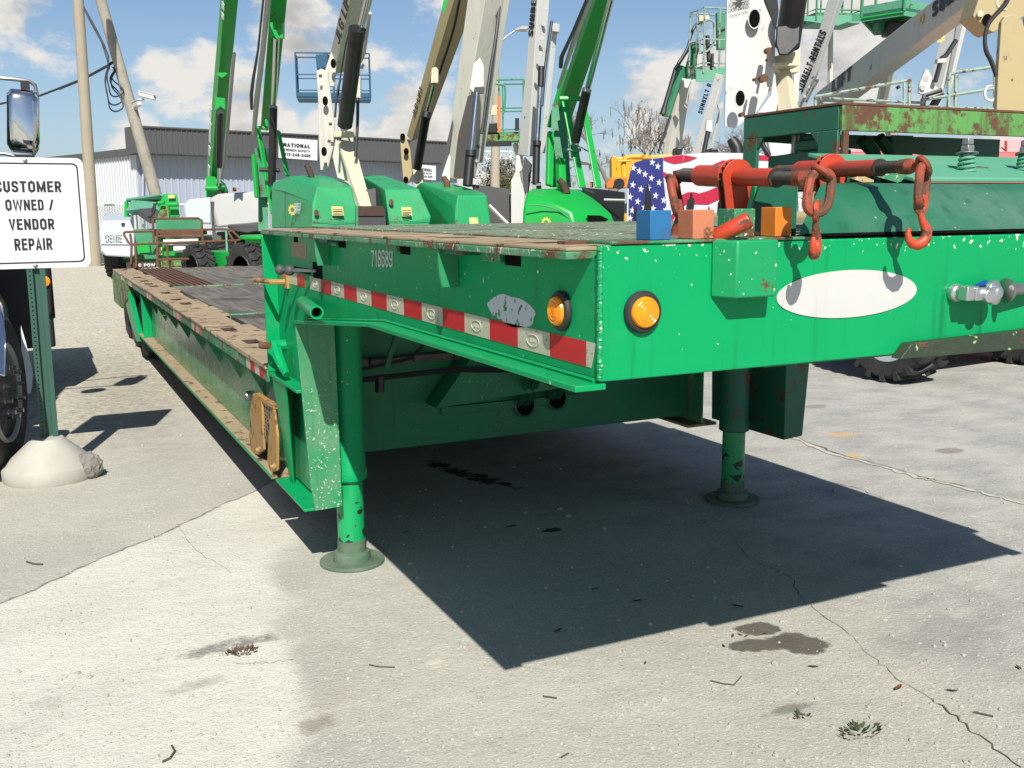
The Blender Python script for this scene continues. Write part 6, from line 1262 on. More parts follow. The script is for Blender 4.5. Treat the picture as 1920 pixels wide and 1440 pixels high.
# lift 8: green A-frame boom with the rounded hood
L8 = thing('boom_lift', 'bright green boom lift leaning right above a rounded green hood', 'boom lift', gnd(1060, 16), LG); undercarriage(L8, gnd(1075, 16.8), .3, mat='darkgrey')
D8 = lambda off: slope(H(455, 760), H(735, -80), 16.6, 13.4, off)
b8 = boom('main_boom', L8, H(455, 760), H(735, -80), 16.6, 13.4, (6, 12), (28, 30), 62, 'lgreen'); boom('boom_heel', L8, H(415, 780), H(520, 420), 16.7, 16.4, (3, 3), (20, 22), 50, 'lgreen')
rod('hose_track', L8, [H(480, 540), H(560, 300), H(620, 130), H(690, -40)], D8(.25), [3, 5, 5.5, 5.5], 'grey_hood', 8); rod('track_chain', L8, [H(495, 410), H(500, 350), H(560, 220), H(640, 30), H(670, -40)], D8(.3), [4, 4.4, 3.4, 3, 3], 'darkgrey', 8)
rod('lift_cylinder', L8, [H(585, 865), H(655, 555)], [15.5, 14.9], 8.6, 'black', 16); rod('cylinder_collar', L8, [H(651, 570), H(657, 548)], 14.85, 9.2, 'steel', 16); rod('cylinder_rod', L8, [H(657, 555), H(805, -10)], [14.9, 13.2], 5.6, 'chromerod', 12); rod('cylinder_foot', L8, [H(592, 890), H(585, 860)], 15.5, 5, 'steel', 12)
for a, e, w0 in ((H(500, 600), H(610, 1150), (2, 8)), (H(610, 600), H(710, 1150), (2, 7)), (H(425, 800), H(415, 1130), (5, 6)), (H(485, 960), H(490, 1130), (8, 8))): boom('tower_link', L8, a, e, 15.8, 15.6, (w0[0], w0[0]), (w0[1]+4, w0[1]+5), 55, 'lgreen')
rod('tower_pin', L8, [H(490, 605), H(615, 605)], 15.6, 5, 'lgreen'); rod('tower_pin', L8, [H(510, 920), H(620, 920)], 15.6, 3, 'mgreen'); hullp('tower_core', L8, [(*H(440, 640), 16.2), (*H(520, 620), 16.2), (*H(560, 1150), 16.2), (*H(430, 1150), 16.2), (*H(440, 640), 16.6), (*H(560, 1150), 16.6)], 'mgreen')
hullp('engine_hood', L8, [(*H(260, 1440), 14.6), (*H(265, 1290), 14.6), (*H(285, 1190), 14.8), (*H(310, 1168), 15), (*H(480, 1155), 15.2), (*H(620, 1180), 15.1), (*H(720, 1245), 15), (*H(800, 1310), 14.9), (*H(830, 1380), 14.9), (*H(830, 1440), 14.9), (*H(440, 1240), 14.5), (*H(560, 1300), 14.4), (*H(600, 1440), 14.4), (*H(320, 1160), 16.4), (*H(640, 1165), 16.4), (*H(830, 1400), 16.2), (*H(270, 1400), 16.2)], 'lgreen', .03, True, 40)
hullp('hood_intake', L8, [(*H(655, 1320), 14.5), (*H(740, 1322), 14.6), (*H(790, 1345), 14.7), (*H(770, 1360), 14.6), (*H(670, 1355), 14.5), (*H(700, 1335), 14.9)], 'hole'); rod('hood_crease', L8, [H(290, 1255), H(390, 1262), H(480, 1290), H(560, 1350), H(580, 1440)], 14.42, 1.3, 'mgreen', 6)
gear(L8, None, U(*H(405, 1362), 14.4), -FWDH, .07); rod('exhaust', L8, [H(530, 1190), H(525, 1165), H(505, 1125), H(482, 1100)], 15, [8, 8, 7, 5.5], 'rust_dark', 12); hullp('engine_cover', L8, [(*H(620, 1150), 15.4), (*H(780, 1165), 15.6), (*H(890, 1180), 15.8), (*H(880, 1440), 15.8), (*H(760, 1440), 15.6), (*H(700, 1180), 15.4), (*H(890, 1180), 16.6), (*H(640, 1150), 16.6)], 'black', .02); rod('engine_rail', L8, [H(760, 1225), H(890, 1228)], 15.4, 2.4, 'grey_hood', 6); rod('beacon', L8, [H(685, 1148), H(685, 1118)], 15.8, 3.4, 'orange2')

# ------------------------------------------------------------------ platforms held up by lifts further back
def far_platform(lab, c_px, d, yaw, W_, D_, H_, mat, boom_px, nm='boom_lift'):
    th = thing(nm, lab, 'boom lift', gnd(boom_px[1][0], d+1), LG); c = U(*c_px, d)
    basket(th, c, yaw, W_, D_, H_, mat)
    boom('main_boom', th, boom_px[1], boom_px[0], d+1.0, d+.6, (8, 6), (8, 6), 45, 'cream'); g_ = gnd(boom_px[1][0], d+1.5); undercarriage(th, g_, .3)
    p_ = U(*boom_px[1], d+1.0); part('turntable', MB().obox(Vector((p_.x, p_.y, 1.25)), RGT*.9, FWDH*1.0, UPV*.5), 'mgreen', th, .05)
    return th, c
tb, c = far_platform('distant lift with a raised blue work platform behind the white boom', (627, 187), 30, .15, 2.15, .9, 1.28, 'bblue', ((640, 192), (655, 350)))
pris('control_box', tb, [E2(365, 335), E2(440, 328), E2(440, 415), E2(372, 425)], 29.3, .3, 'bblue', .02)
tg, c = far_platform('distant lift with a scuffed green work platform between the two white booms', (940, 262), 26, -.1, 1.25, .9, 1.45, 'mgreen', ((966, 268), (992, 360)))
pris('crate_board', tg, [H(40, 645), H(105, 645), H(105, 705), H(35, 705)], 25.4, .1, 'cream2'); pris('control_box', tg, [H(10, 755), H(105, 752), H(105, 815), H(5, 818)], 25.3, .3, 'black', .02); pris('platform_edge', tg, [H(-30, 830), H(240, 815), H(235, 862), H(-30, 865)], 25.35, .05, 'green_rust'); pris('underside_bar', tg, [H(-20, 872), H(195, 868), H(195, 893), H(-20, 897)], 25.4, .3, 'black')
rod('gate_rail', tg, [H(70, 515), H(135, 520), H(155, 545), H(150, 660), H(140, 700)], 25.2, 2, 'mgreen', 8); rod('gate_post', tg, [H(118, 590), H(118, 815)], 25.2, 2.6, 'orange2', 8); pris('lamp_box', tg, [H(215, 725), H(240, 725), H(240, 800), H(215, 800)], 25.2, .1, 'black')

# lift 9: jib with mint basket in the distance
L9 = thing('boom_lift', 'distant lift with grey and green jib carrying a mint green basket', 'boom lift', gnd(1250, 25), LG)
boom('lower_boom', L9, H(1130, 1100), H(1235, 490), 24.6, 24, (11, 12), (22, 20), 40, 'cream'); boom('boom_sheath', L9, H(1150, 715), H(1240, 400), 23.8, 23.6, (12, 10), (4, 8), 50, 'mgreen'); rod('hose_track', L9, [H(1120, 700), H(1135, 640), H(1200, 420), H(1260, 330), H(1300, 270)], 23.5, [6, 4, 4, 3, 3], 'black', 8); rod('lower_hose', L9, [H(1092, 940), H(1140, 800), H(1170, 710)], 24, 2.4, 'black', 8)
boom('jib', L9, H(1270, 480), H(1325, 260), 23.6, 23.4, (9, 8), (11, 9), 45, 'mgreen'); rod('jib_hose', L9, [H(1215, 390), H(1270, 300), H(1300, 200), H(1330, 150), H(1400, 110)], 23.3, 3, 'black', 8); pris('slot_plate', L9, [H(1250, 485), H(1295, 482), H(1275, 540), H(1255, 535)], 23.3, .02, 'white')
basket(L9, U(*H(1418, 462), 23.2), .3, .78, .7, 1.42, 'basketgrey', 'pgreen'); pris('basket_skirt', L9, [H(1328, 425), H(1440, 425), H(1510, 415), H(1510, 490), H(1440, 500), H(1325, 500)], 22.75, .04, 'pgreen'); rod('gate_loop', L9, [H(1350, 330), H(1350, 170), H(1380, 130), H(1430, 135), H(1435, 250), H(1400, 310), H(1350, 325)], 22.8, 2, 'basketgrey', 8)
pris('wood_scrap', L9, [H(1345, 95), H(1405, 92), H(1410, 120), H(1345, 130)], 22.9, .2, 'cream2'); pris('console', L9, [H(1455, 75), H(1505, 80), H(1505, 300), H(1460, 300)], 23.1, .2, 'mgreen'); rod('tool_hang', L9, [H(1425, 330), H(1425, 410)], 22.7, 3, 'black'); rod('tool_hang', L9, [H(1395, 220), H(1405, 410)], 22.9, 4, 'black')
undercarriage(L9, gnd(1255, 25), .2); p_ = gnd(1245, 25); part('turntable', MB().obox(p_+UPV*1.2, RGT*.9, FWDH*1.1, UPV*.5), 'mgreen', L9, .05)
# lift 10
L10 = thing('boom_lift', 'distant white boom lettered Sunbelt leaning right below the mint basket', 'boom lift', gnd(1310, 22), LG)
b10 = boom('main_boom', L10, H(1345, 1000), H(1490, 460), 22, 21.4, (17, 14), (7, 5), 35, 'white'); on_left(b10, H(1372, 705), H(1432, 520), .16, -.02, 21.8, 'SUNBELT R', 'ink', L10, .05); rod('lift_cylinder', L10, [H(1370, 950), H(1400, 800)], 21.2, 4.4, 'black', 12); boom('fly_boom', L10, H(1400, 960), H(1485, 640), 21.8, 21.4, (3, 3), (5, 4), 45, 'cream'); pris('rod_bracket', L10, [H(1390, 740), H(1425, 735), H(1425, 810), H(1385, 800)], 21.1, .1, 'white'); pris('track_end', L10, [H(1460, 640), H(1490, 620), H(1492, 665), H(1465, 670)], 21.2, .1, 'grey_hood')
undercarriage(L10, gnd(1320, 23), .2); p_ = gnd(1320, 23); part('turntable', MB().obox(p_+UPV*1.2, RGT*.9, FWDH*1.1, UPV*.5), 'cream', L10, .05)
for k, (a, e, y0, y1) in enumerate(((915, 1020, 160, 245), (1315, 1435, 170, 225))):
    pp = [(1120+a/6.26, 250+y1/6.26), (1120+(a+15)/6.26, 250+y0/6.26), (1120+(e-20)/6.26, 250+(y0+3)/6.26), (1120+e/6.26, 250+y1/6.26+6)]
    pris('turntable_cover', L9 if k == 0 else L10, pp, 20, .5, 'black', .03)

# ------------------------------------------------------------------ lift 11: flag wrapped hood and big white riser
L11 = thing('boom_lift', 'white boom lift with a stars and stripes wrap on its rounded hood', 'boom lift', gnd(1400, 12.5), LG); undercarriage(L11, gnd(1420, 13.4), .25, L_=3.4, W_=2.5, r=.52)
V = C2(6.26, 1120, 250)
fo = [V(*p) for p in ((335, 1060), (345, 600), (375, 470), (400, 380), (440, 335), (560, 305), (770, 275), (1015, 245), (1300, 225), (1600, 225), (2300, 240), (2330, 1060))]
o11, fp, fnv, fa_ = hood('engine_hood', L11, fo, 12, -17, 1.9, 'flag_white', .03)
def fdec(name, pts, mat, off=.006, px=V, lab=None):
    q = MB(); q.add([onpl(*px(*p), fp+fnv*off, fnv) for p in pts], [tuple(range(len(pts)))]); return part(name, q, mat, L11, smooth=False)
fdec('flag_canton', [(350, 1050), (352, 600), (382, 470), (405, 385), (445, 338), (560, 307), (772, 285), (772, 480), (800, 760), (830, 1050)], 'flag_blue')
for pts in ([(776, 282), (1015, 250), (1000, 345), (900, 358), (830, 335), (776, 312)], [(1020, 252), (1175, 285), (1080, 325), (1003, 342)], [(772, 448), (830, 480), (900, 500), (1000, 520), (1215, 548), (1100, 560), (1000, 556), (800, 530), (772, 500)], [(1350, 368), (1470, 320), (1700, 320), (1700, 372), (1480, 360)],
            [(985, 725), (1060, 692), (1120, 688), (1200, 705), (1300, 675), (1420, 622), (1510, 585), (1700, 520), (1700, 680), (1520, 730), (1400, 790), (1300, 835), (1200, 832), (1060, 825), (985, 870), (945, 905)], [(800, 1050), (860, 960), (945, 905), (930, 950), (870, 1050)], [(1370, 985), (1420, 950), (1480, 930), (1700, 900), (1700, 1050), (1370, 1050)], [(1800, 250), (2300, 270), (2300, 330), (1800, 310)], [(1750, 440), (2300, 420), (2300, 560), (1750, 560)]):
    fdec('flag_stripe', pts, 'flag_red', .008)
for cx_, cy_ in ((645, 340), (710, 388), (425, 405), (492, 443), (560, 480), (635, 525), (725, 578), (417, 605), (512, 655), (685, 730), (385, 745), (475, 800), (780, 785), (410, 905), (550, 870), (655, 880), (385, 995), (600, 640), (800, 900), (560, 980)):
    r_ = 44; a0 = .15; fdec('flag_star', [(cx_+math.sin(a0+math.pi*k/5)*(r_ if k % 2 == 0 else r_*.40)*.9, cy_-math.cos(a0+math.pi*k/5)*(r_ if k % 2 == 0 else r_*.40)*1.1) for k in range(10)], 'flag_white', .010)
for pts in ([(1045, 890), (1055, 790), (1080, 760), (1090, 740), (1085, 710), (1105, 695), (1120, 715), (1115, 745), (1140, 770), (1140, 820), (1130, 890)], [(1405, 990), (1410, 900), (1420, 800), (1445, 770), (1440, 720), (1455, 700), (1470, 722), (1465, 760), (1485, 800), (1490, 850), (1480, 990)], [(1300, 895), (1303, 870), (1310, 855), (1318, 870), (1320, 895)], [(545, 900), (555, 780), (560, 700), (575, 640), (570, 610), (590, 590), (605, 612), (605, 650), (630, 720), (635, 900)], [(430, 1020), (425, 900), (445, 840), (465, 900), (470, 1020)], [(870, 660), (890, 620), (920, 640), (930, 800), (870, 800)]):
    fdec('flag_silhouette', pts, 'black', .012)
q = MB(); pa = [onpl(*V(*p), fp+fnv*.014, fnv) for p in ((345, 1050), (352, 650), (368, 650), (362, 1050))]; part('wrap_edge', q.prism(pa, -FWDH*.01), 'flag_white', L11)
rod('exhaust', L11, [V(1650, 280), V(1640, 180), V(1600, 110), V(1565, 60)], 11.6, [12, 12, 11, 8], 'black', 14); part('hood_ridge', MB().tube([U(*V(1000, 248), 12.1), U(*V(1010, 200), 12.8)], .01), 'flag_white', L11)
Q4 = lambda x, y: c4(x, y)
RP = [Q4(*p) for p in ((42, -60), (240, -60), (262, 20), (325, 172), (322, 490), (215, 662), (88, 752), (28, 742), (36, 300))]
pris('riser_plate', L11, RP, 11.8, .04, 'white', .006); pris('riser_plate', L11, [Q4(*p) for p in ((455, -60), (480, 60), (470, 420), (460, 600), (430, 600), (440, 100))], 12.3, .04, 'white', .006)
for (x, y, rx, ry) in ((202, 110, .068, .105), (118, 578, .058, .092)):
    part('lightening_hole', MB().disc(U(*Q4(x, y), 11.78), -FWDH, rx, ry, th=.004), 'hole', L11); part('hole_lip', MB().tube([U(*Q4(x, y), 11.775)+RGT*math.cos(a)*rx*1.05+UPV*math.sin(a)*ry*1.05 for a in [2*math.pi*k/28 for k in range(28)]], .008, 6, closed=True), 'white', L11)
for (x, y, r_) in ((280, 297, 5.5), (252, 460, 7.5), (280, 350, 2.6), (205, 465, 3), (125, 672, 4)): rod('riser_pin', L11, [Q4(x-8, y+4), Q4(x+8, y-2)], [11.76, 11.60], r_, 'rust', 12)
a, e = U(*Q4(55, 48), 11.79), U(*Q4(174, 26), 11.79); lettering('GARY SINISE', a, e-a, UPV*.105, 'darkgrey', L11, .004, .0); a, e = U(*Q4(62, 76), 11.79), U(*Q4(170, 50), 11.79); lettering('FOUNDATION', a, e-a, UPV*.045, 'darkgrey', L11, .004, .0)
q = MB(); sc = U(*Q4(112, 2), 11.785); q.prism([sc+RGT*math.sin(math.pi*k/5)*(.075 if k % 2 == 0 else .03)+UPV*math.cos(math.pi*k/5)*(.075 if k % 2 == 0 else .03) for k in range(10)], -FWDH*.004); part('star_emblem', q, 'darkgrey', L11, smooth=False)
rod('lift_cylinder', L11, [Q4(395, 270), Q4(445, -80)], [11.9, 11.4], 23, 'black', 28); hullp('cylinder_end', L11, [(*Q4(325, 260), 11.6), (*Q4(345, 325), 11.6), (*Q4(400, 325), 11.6), (*Q4(470, 255), 11.6), (*Q4(475, 130), 11.6), (*Q4(330, 150), 11.6), (*Q4(330, 280), 12.1), (*Q4(460, 280), 12.1), (*Q4(400, 330), 12)], 'black', .02, True, 60)
pris('boom_web', L11, [Q4(*p) for p in ((250, -60), (330, -60), (345, 60), (330, 170), (300, 100))], 12.0, .2, 'black'); pris('cross_bar', L11, [Q4(*p) for p in ((320, 368), (465, 372), (465, 384), (320, 384))], 11.8, .3, 'cream2'); pris('cross_box', L11, [Q4(*p) for p in ((320, 330), (466, 300), (468, 420), (380, 430), (320, 400))], 12.15, .3, 'cream2')
boom('lower_arm', L11, Q4(430, 660), Q4(390, 395), 11.6, 12, (30, 22), (12, 8), 30, 'cream2'); pris('arm_side', L11, [Q4(*p) for p in ((225, 660), (300, 560), (318, 420), (350, 640), (340, 660))], 11.9, .05, 'white'); pris('lower_link', L11, [Q4(*p) for p in ((275, 795), (410, 795), (418, 870), (400, 920), (305, 925))], 11.5, .1, 'white'); boom('link_side', L11, Q4(470, 920), Q4(420, 700), 11.7, 11.8, (18, 14), (6, 6), 35, 'cream2'); rod('slew_hose', L11, [Q4(255, 800), Q4(250, 850), Q4(290, 912)], 11.4, 5, 'black')
# lift 12: slim white boom lettered Sunbelt Rentals
L12 = thing('boom_lift', 'slim white boom lettered Sunbelt Rentals rising beside the big white riser', 'boom lift', gnd(1500, 16), LG)
b12 = boom('main_boom', L12, Q4(492, 640), Q4(712, -40), 16, 15, (14, 21), (4, 9), 30, 'white'); on_left(b12, Q4(470, 535), Q4(612, 182), .10, .08, 15.6, 'SUNBELT RENTALS', 'ink', L12, .05)
for (x, y) in ((495, 565), (518, 510), (541, 455)): part('boss', MB().disc(U(*Q4(x, y), 15.6), -FWDH, .022, th=.02), 'grey_hood', L12)
rod('hose_guard', L12, [Q4(505, 600), Q4(540, 530), Q4(565, 490), Q4(575, 470), Q4(560, 475)], 15.3, 2, 'darkgrey', 8); undercarriage(L12, gnd(1495, 17), .3); p_ = gnd(1495, 17); part('turntable', MB().obox(p_+UPV*1.2, RGT*.8, FWDH*1.0, UPV*.5), 'white', L12, .05)
# green baskets high at the top edge
th = thing('boom_lift', 'far lift whose green platform shows between the slim boom and the white riser', 'boom lift', gnd(1560, 23), LG); basket(th, U(*Q4(640, 140), 22), .2, 1.05, .8, 1.2, 'mgreen', 'pgreen'); pris('platform_skirt', th, [Q4(*p) for p in ((490, 95), (770, 85), (775, 120), (690, 150), (490, 120))], 21.5, .05, 'pgreen')
boom('main_boom', th, Q4(640, 1100), Q4(650, 150), 23, 22.4, (6, 5), (6, 5), 45, 'cream'); undercarriage(th, gnd(1555, 24), .2); p_ = gnd(1555, 24); part('turntable', MB().obox(p_+UPV*1.2, RGT*.8, FWDH*1.0, UPV*.5), 'mgreen', th, .05)
# lift 13: the big diagonal white boom
L13 = thing('boom_lift', 'long white boom crossing diagonally with a weathered work platform at its foot', 'boom lift', gnd(1750, 13), LG)
b13 = boom('main_boom', L13, Q4(560, 715), Q4(1600, -93), 14, 9.6, (42, 46), (13, 26), 40, 'cream'); on_left(b13, Q4(660, 541), Q4(775, 452), .15, .03, 12.6, 'LIFT', 'ink', L13, .05); on_left(b13, Q4(1250, 85), Q4(1560, -160), .12, .07, 10.6, 'SUNBELT', 'ink', L13, .06)
gear(L13, None, onpl(*Q4(1187, 112), b13['P0'], b13['nl']), b13['nl'], .062)
pB = U(1860, 250, 11.5); undercarriage(L13, Vector((pB.x, pB.y, 0)), .6, L_=3.2, W_=2.3); 
def rail(pts, d, r=2.4, mat='basketgrey', nm='rail'): return rod(nm, L13, [Q4(*p) for p in pts], d, r, mat, 6)
for pts, r_ in (([(560, 568), (1122, 470)], 3.4), ([(640, 578), (1180, 603)], 2.6), ([(1180, 588), (1610, 520)], 3.4), ([(1345, 440), (1385, 425), (1615, 392)], 3.4), ([(560, 568), (560, 690)], 3.2), ([(590, 570), (592, 690)], 2), ([(1082, 484), (1080, 690)], 3), ([(1112, 475), (1110, 690)], 3.4), ([(1345, 440), (1340, 690)], 4), ([(1385, 440), (1380, 690)], 4), ([(1612, 400), (1610, 690)], 3), ([(590, 605), (1610, 640)], 2.4)): rail(pts, 11.2, r_)
rail([(1600, 505), (1570, 510), (1555, 540), (1560, 575), (1590, 592), (1610, 580)], 11, 2.6, 'white', 'gate_hook'); rail([(1300, 530), (1200, 560), (1190, 620)], 11.6, 5, 'black', 'tilt_cylinder'); rail([(1040, 505), (1050, 520)], 11.1, 4, 'black', 'light'); pris('platform_floor', L13, [Q4(*p) for p in ((550, 690), (1640, 690), (1640, 715), (550, 715))], 11.2, .9, 'basketgrey')
# overhead basket with the grid floor
th = thing('boom_lift', 'raised green platform seen from below above the diagonal white boom', 'boom lift', gnd(1720, 17), LG)
pl_ = [Q4(*p) for p in ((835, 8), (1080, 62), (1290, 8), (1120, -90), (920, -90))]; ds = (13.4, 13.0, 13.4, 14.2, 14.4); a_ = [U(*p, d) for p, d in zip(pl_, ds)]; zz = a_[1].z; a_ = [Vector((p.x, p.y, zz)) for p in a_]
part('platform_floor', MB().prism(a_, UPV*.04), 'mgreen', th); q = MB()
for i in range(5):
    a, e = a_[i], a_[(i+1) % 5]; q.prism([a-UPV*.06, e-UPV*.06, e+UPV*.14, a+UPV*.14], UPV.cross(e-a).normalized()*.03)
part('toe_board', q, 'pgreen', th); ctr_ = sum(a_, Vector())/5
for k in range(9):
    t_ = k/8; a, e = a_[0].lerp(a_[4], t_), a_[1].lerp(a_[2], t_) if t_ < .95 else a_[2]; part('floor_joist', MB().tube([a-UPV*.02, e-UPV*.02], .018, 6), 'lgreen', th)
part('rotator', MB().obox(ctr_-UPV*.16-RGT*.12-FWDH*.3, RGT*.16, FWDH*.12, UPV*.09), 'black', th, .02); part('rotator_arm', MB().obox(ctr_-UPV*.10-RGT*.28-FWDH*.2, RGT*.09, FWDH*.10, UPV*.08), 'mgreen', th, .01)
for k in range(5): part('post', MB().tube([a_[k], a_[k]+UPV*1.1], .02, 8), 'mgreen', th)
part('rail', MB().tube([p+UPV*1.1 for p in a_], .02, 8, closed=True), 'mgreen', th); part('jib', MB().tube([ctr_-UPV*.15, ctr_-UPV*.9+FWDH*1.8+RGT*.5, gnd(1720, 17)+UPV*1.4], .09, 8), 'cream', th); part('turntable', MB().obox(gnd(1720, 17)+UPV*1.0, RGT*.8, FWDH*1.0, UPV*.5), 'mgreen', th, .05); undercarriage(th, gnd(1720, 17), .4)
# lift 14
L14 = thing('boom_lift', 'white boom with black chain and yellow sun emblem standing behind the diagonal boom', 'boom lift', gnd(1745, 15.5), LG)
boom('main_boom', L14, Q4(1290, 560), Q4(1440, -40), 15.4, 15, (26, 22), (5, 12), 35, 'white'); pris('riser_plate', L14, [Q4(*p) for p in ((1165, 545), (1172, 490), (1205, 408), (1225, 410), (1240, 440), (1262, 500), (1310, 545), (1255, 565), (1225, 570))], 14.9, .05, 'white', .006)
for (x, y) in ((1205, 463), (1188, 515)): part('boss', MB().disc(U(*Q4(x, y), 14.88), -FWDH, .04, th=.02), 'grey_hood', L14)
rod('hose_chain', L14, [Q4(1262, 480), Q4(1285, 400), Q4(1300, 345), Q4(1330, 320), Q4(1385, 235)], 14.8, 4.4, 'black', 8); pris('chain_guide', L14, [Q4(*p) for p in ((1280, 345), (1335, 340), (1330, 365), (1275, 370))], 14.75, .1, 'white'); boom('lower_arm', L14, Q4(1200, 700), Q4(1290, 540), 15.2, 15, (6, 6), (10, 10), 40, 'black'); gear(L14, None, U(*Q4(1288, 218), 14.85), -FWDH, .085)
boom('fly_boom', L14, Q4(1340, 520), Q4(1460, 0), 15.3, 14.9, (6, 14), (6, 8), 40, 'white'); p_ = gnd(1745, 16.5); undercarriage(L14, p_, .3); part('turntable', MB().obox(p_+UPV*1.2, RGT*.8, FWDH*1.0, UPV*.5), 'white', L14, .05)
# lift 15: near tan machine at the right edge, whose white-rimmed wheel shows under the trailer nose
L15 = thing('boom_lift', 'tan boom lift at the right edge with a clean white-rimmed wheel below', 'boom lift', gnd(1900, 9.8), LG)
pris('boom_ear', L15, [Q4(*p) for p in ((1622, 690), (1632, 420), (1652, 130), (1672, 98), (1705, 84), (1745, 88), (1775, 120), (1790, 170), (1800, 690))], 8.8, .06, 'tan', .006); pris('boom_heel', L15, [Q4(*p) for p in ((1485, 95), (1535, -60), (1860, -60), (1860, 60), (1650, 170), (1602, 192), (1570, 175))], 9.2, .30, 'tan', .01); pris('boom_ear', L15, [Q4(*p) for p in ((1784, 300), (1800, 60), (1860, 40), (1860, 690), (1784, 690))], 9.6, .06, 'tan')
part('pin', MB().lathe([(.035, 0), (.035, .03), (.028, .036), (.0001, .036)], U(*Q4(1710, 150), 8.8), -FWDH, 18), 'steel', L15); part('heel_hole', MB().disc(U(*Q4(1568, 118), 9.19), -FWDH, .045, .055, th=.004), 'hole', L15); part('pin', MB().lathe([(.028, 0), (.028, .03), (.0001, .034)], U(*Q4(1520, 85), 9.2), -FWDH, 14), 'cream2', L15)
rod('loop_hose', L15, [Q4(1700, -20), Q4(1670, 35), Q4(1600, 110), Q4(1570, 160), Q4(1555, 230), Q4(1565, 300), Q4(1595, 360), Q4(1622, 440)], 8.7, 3.4, 'cable', 10); rod('loop_hose', L15, [Q4(1690, -20), Q4(1655, 35), Q4(1590, 110), Q4(1562, 165), Q4(1550, 225), Q4(1556, 300), Q4(1585, 360), Q4(1618, 450)], 8.75, 2.4, 'rust_dark', 10)
rod('cable_clip', L15, [Q4(1640, -10), Q4(1625, 15), Q4(1640, 50), Q4(1680, 60)], 8.9, 2.4, 'cream2', 8)
wq = onz(1648, 718); yw = .10; f_ = Vector((-math.sin(yw), math.cos(yw), 0)); s_ = Vector((math.cos(yw), math.sin(yw), 0))
def lowtyre(c):
    r, w_ = .47, .42; q = MB(); X_ = Vector((1, 0, 0)); rr = r-.035
    if 'low' not in _tyres:
        ty, _ = tyre_mesh(r, w_, True); q.lathe([(.355, -w_*.44), (.345, -w_*.46), (.325, -w_*.30), (.20, -w_*.26), (.0001, -w_*.26)], (0, 0, 0), X_, 36); q.lathe([(.325, w_*.3), (.20, w_*.26), (.0001, w_*.26)], (0, 0, 0), X_, 36); q.lathe([(.355, -w_*.44), (.355, w_*.44), (.325, w_*.3)], (0, 0, 0), X_, 36)
        _tyres['low'] = (ty, q.mesh('rim', M['rimwhite']))
    o = link('wheel', _tyres['low'][0], L15, c-wloc(L15)); o.rotation_euler = (0, 0, yw); link('rim', _tyres['low'][1], o)
c0 = wq+s_*.24+UPV*.47
lowtyre(c0); lowtyre(c0+s_*1.9); lowtyre(c0+f_*2.4); lowtyre(c0+f_*2.4+s_*1.9)
part('chassis', MB().obox(c0+s_*.95+f_*1.2+UPV*.22, f_*1.5, s_*.72, UPV*.22), 'black', L15, .03); part('turntable', MB().obox(c0+s_*.95+f_*1.2+UPV*.75, f_*1.6, s_*1.1, UPV*.28), 'tan', L15, .05); part('fender', MB().obox(c0+s_*.95-f_*.1+UPV*.42, f_*.5, s_*1.2, UPV*.03), 'black', L15, .02)
part('boom_support', MB().obox(c0+s_*.95+f_*1.4+UPV*1.0, f_*.3, s_*.3, UPV*.5), 'tan', L15, .02)
# red machine behind the power pack frame
RB = thing('red_machine', 'pink and red engine hood seen through the rusty frame', 'machine', gnd(1790, 11))
hullp('engine_hood', RB, [(1600, 262, 10.6), (2010, 262, 10.6), (1595, 284, 10.4), (2015, 284, 10.4), (1600, 262, 12), (2010, 262, 12), (1595, 284, 12.2), (2015, 284, 12.2)], 'pink'); hullp('engine_body', RB, [(1595, 284.5, 10.41), (2015, 284.5, 10.41), (1595, 420, 10.41), (2015, 420, 10.41), (1595, 284.5, 12.2), (2015, 420, 12.2)], 'redbox'); 
for x in (1690, 1760, 1822, 1885): pris('hood_slot', RB, [(x, 264), (x+4, 264), (x+4, 283), (x, 283)], 10.38, .02, 'redbox_lo')
p_ = gnd(1790, 11.4); part('frame', MB().obox(p_+UPV*.55, RGT*1.15, FWDH*.8, UPV*.25), 'redbox_lo', RB, .02); part('front_bumper', MB().prism([onz(1868, 657, .30), onz(1990, 640, .30), onz(1990, 640, .30)+FWDH*.3, onz(1868, 657, .30)+FWDH*.3], UPV*.08), 'redbox', RB, .01) if False else part('stand', MB().obox(p_+UPV*.17, RGT*.9, FWDH*.6, UPV*.17), 'redbox_lo', RB)
part('body_post', MB().obox(p_+UPV*1.0, RGT*1.0, FWDH*.6, UPV*.45), 'redbox_lo', RB)

# yellow loader behind the flag hood
YL = thing('wheel_loader', 'yellow loader arms showing behind the flag-wrapped hood', 'loader', gnd(1200, 21))
pris('bucket_back', YL, [H(*p) for p in ((830, 965), (1120, 948), (1240, 945), (1240, 1150), (820, 1150))], 21.4, .25, 'loader_yellow', .03); pris('bucket_cheek', YL, [H(*p) for p in ((808, 1090), (805, 980), (815, 955), (838, 958), (842, 1120), (808, 1130))], 20.9, .4, 'loader_yellow', .02); rod('lift_arm', YL, [H(885, 1100), H(880, 1010), H(890, 970), H(930, 962), H(1000, 962)], 20.8, 5, 'loader_yellow', 10)
rod('pin_boss', YL, [H(1020, 978), H(1020, 955)], 20.6, 9, 'loader_yellow', 14); pris('cutting_block', YL, [H(*p) for p in ((775, 1130), (800, 1090), (900, 1085), (900, 1155), (775, 1155))], 20.6, .4, 'orange2', .02); part('hub_cap', MB().disc(U(*H(852, 1128), 20.5), -FWDH, .11, th=.08), 'black', YL); rod('bucket_pipe', YL, [H(845, 990), H(930, 985)], 20.7, 2, 'loader_yellow', 8)
p_ = gnd(1205, 22.4); part('frame', MB().obox(p_+UPV*1.0, RGT*.6, FWDH*1.6, UPV*.45), 'loader_yellow', YL, .05)
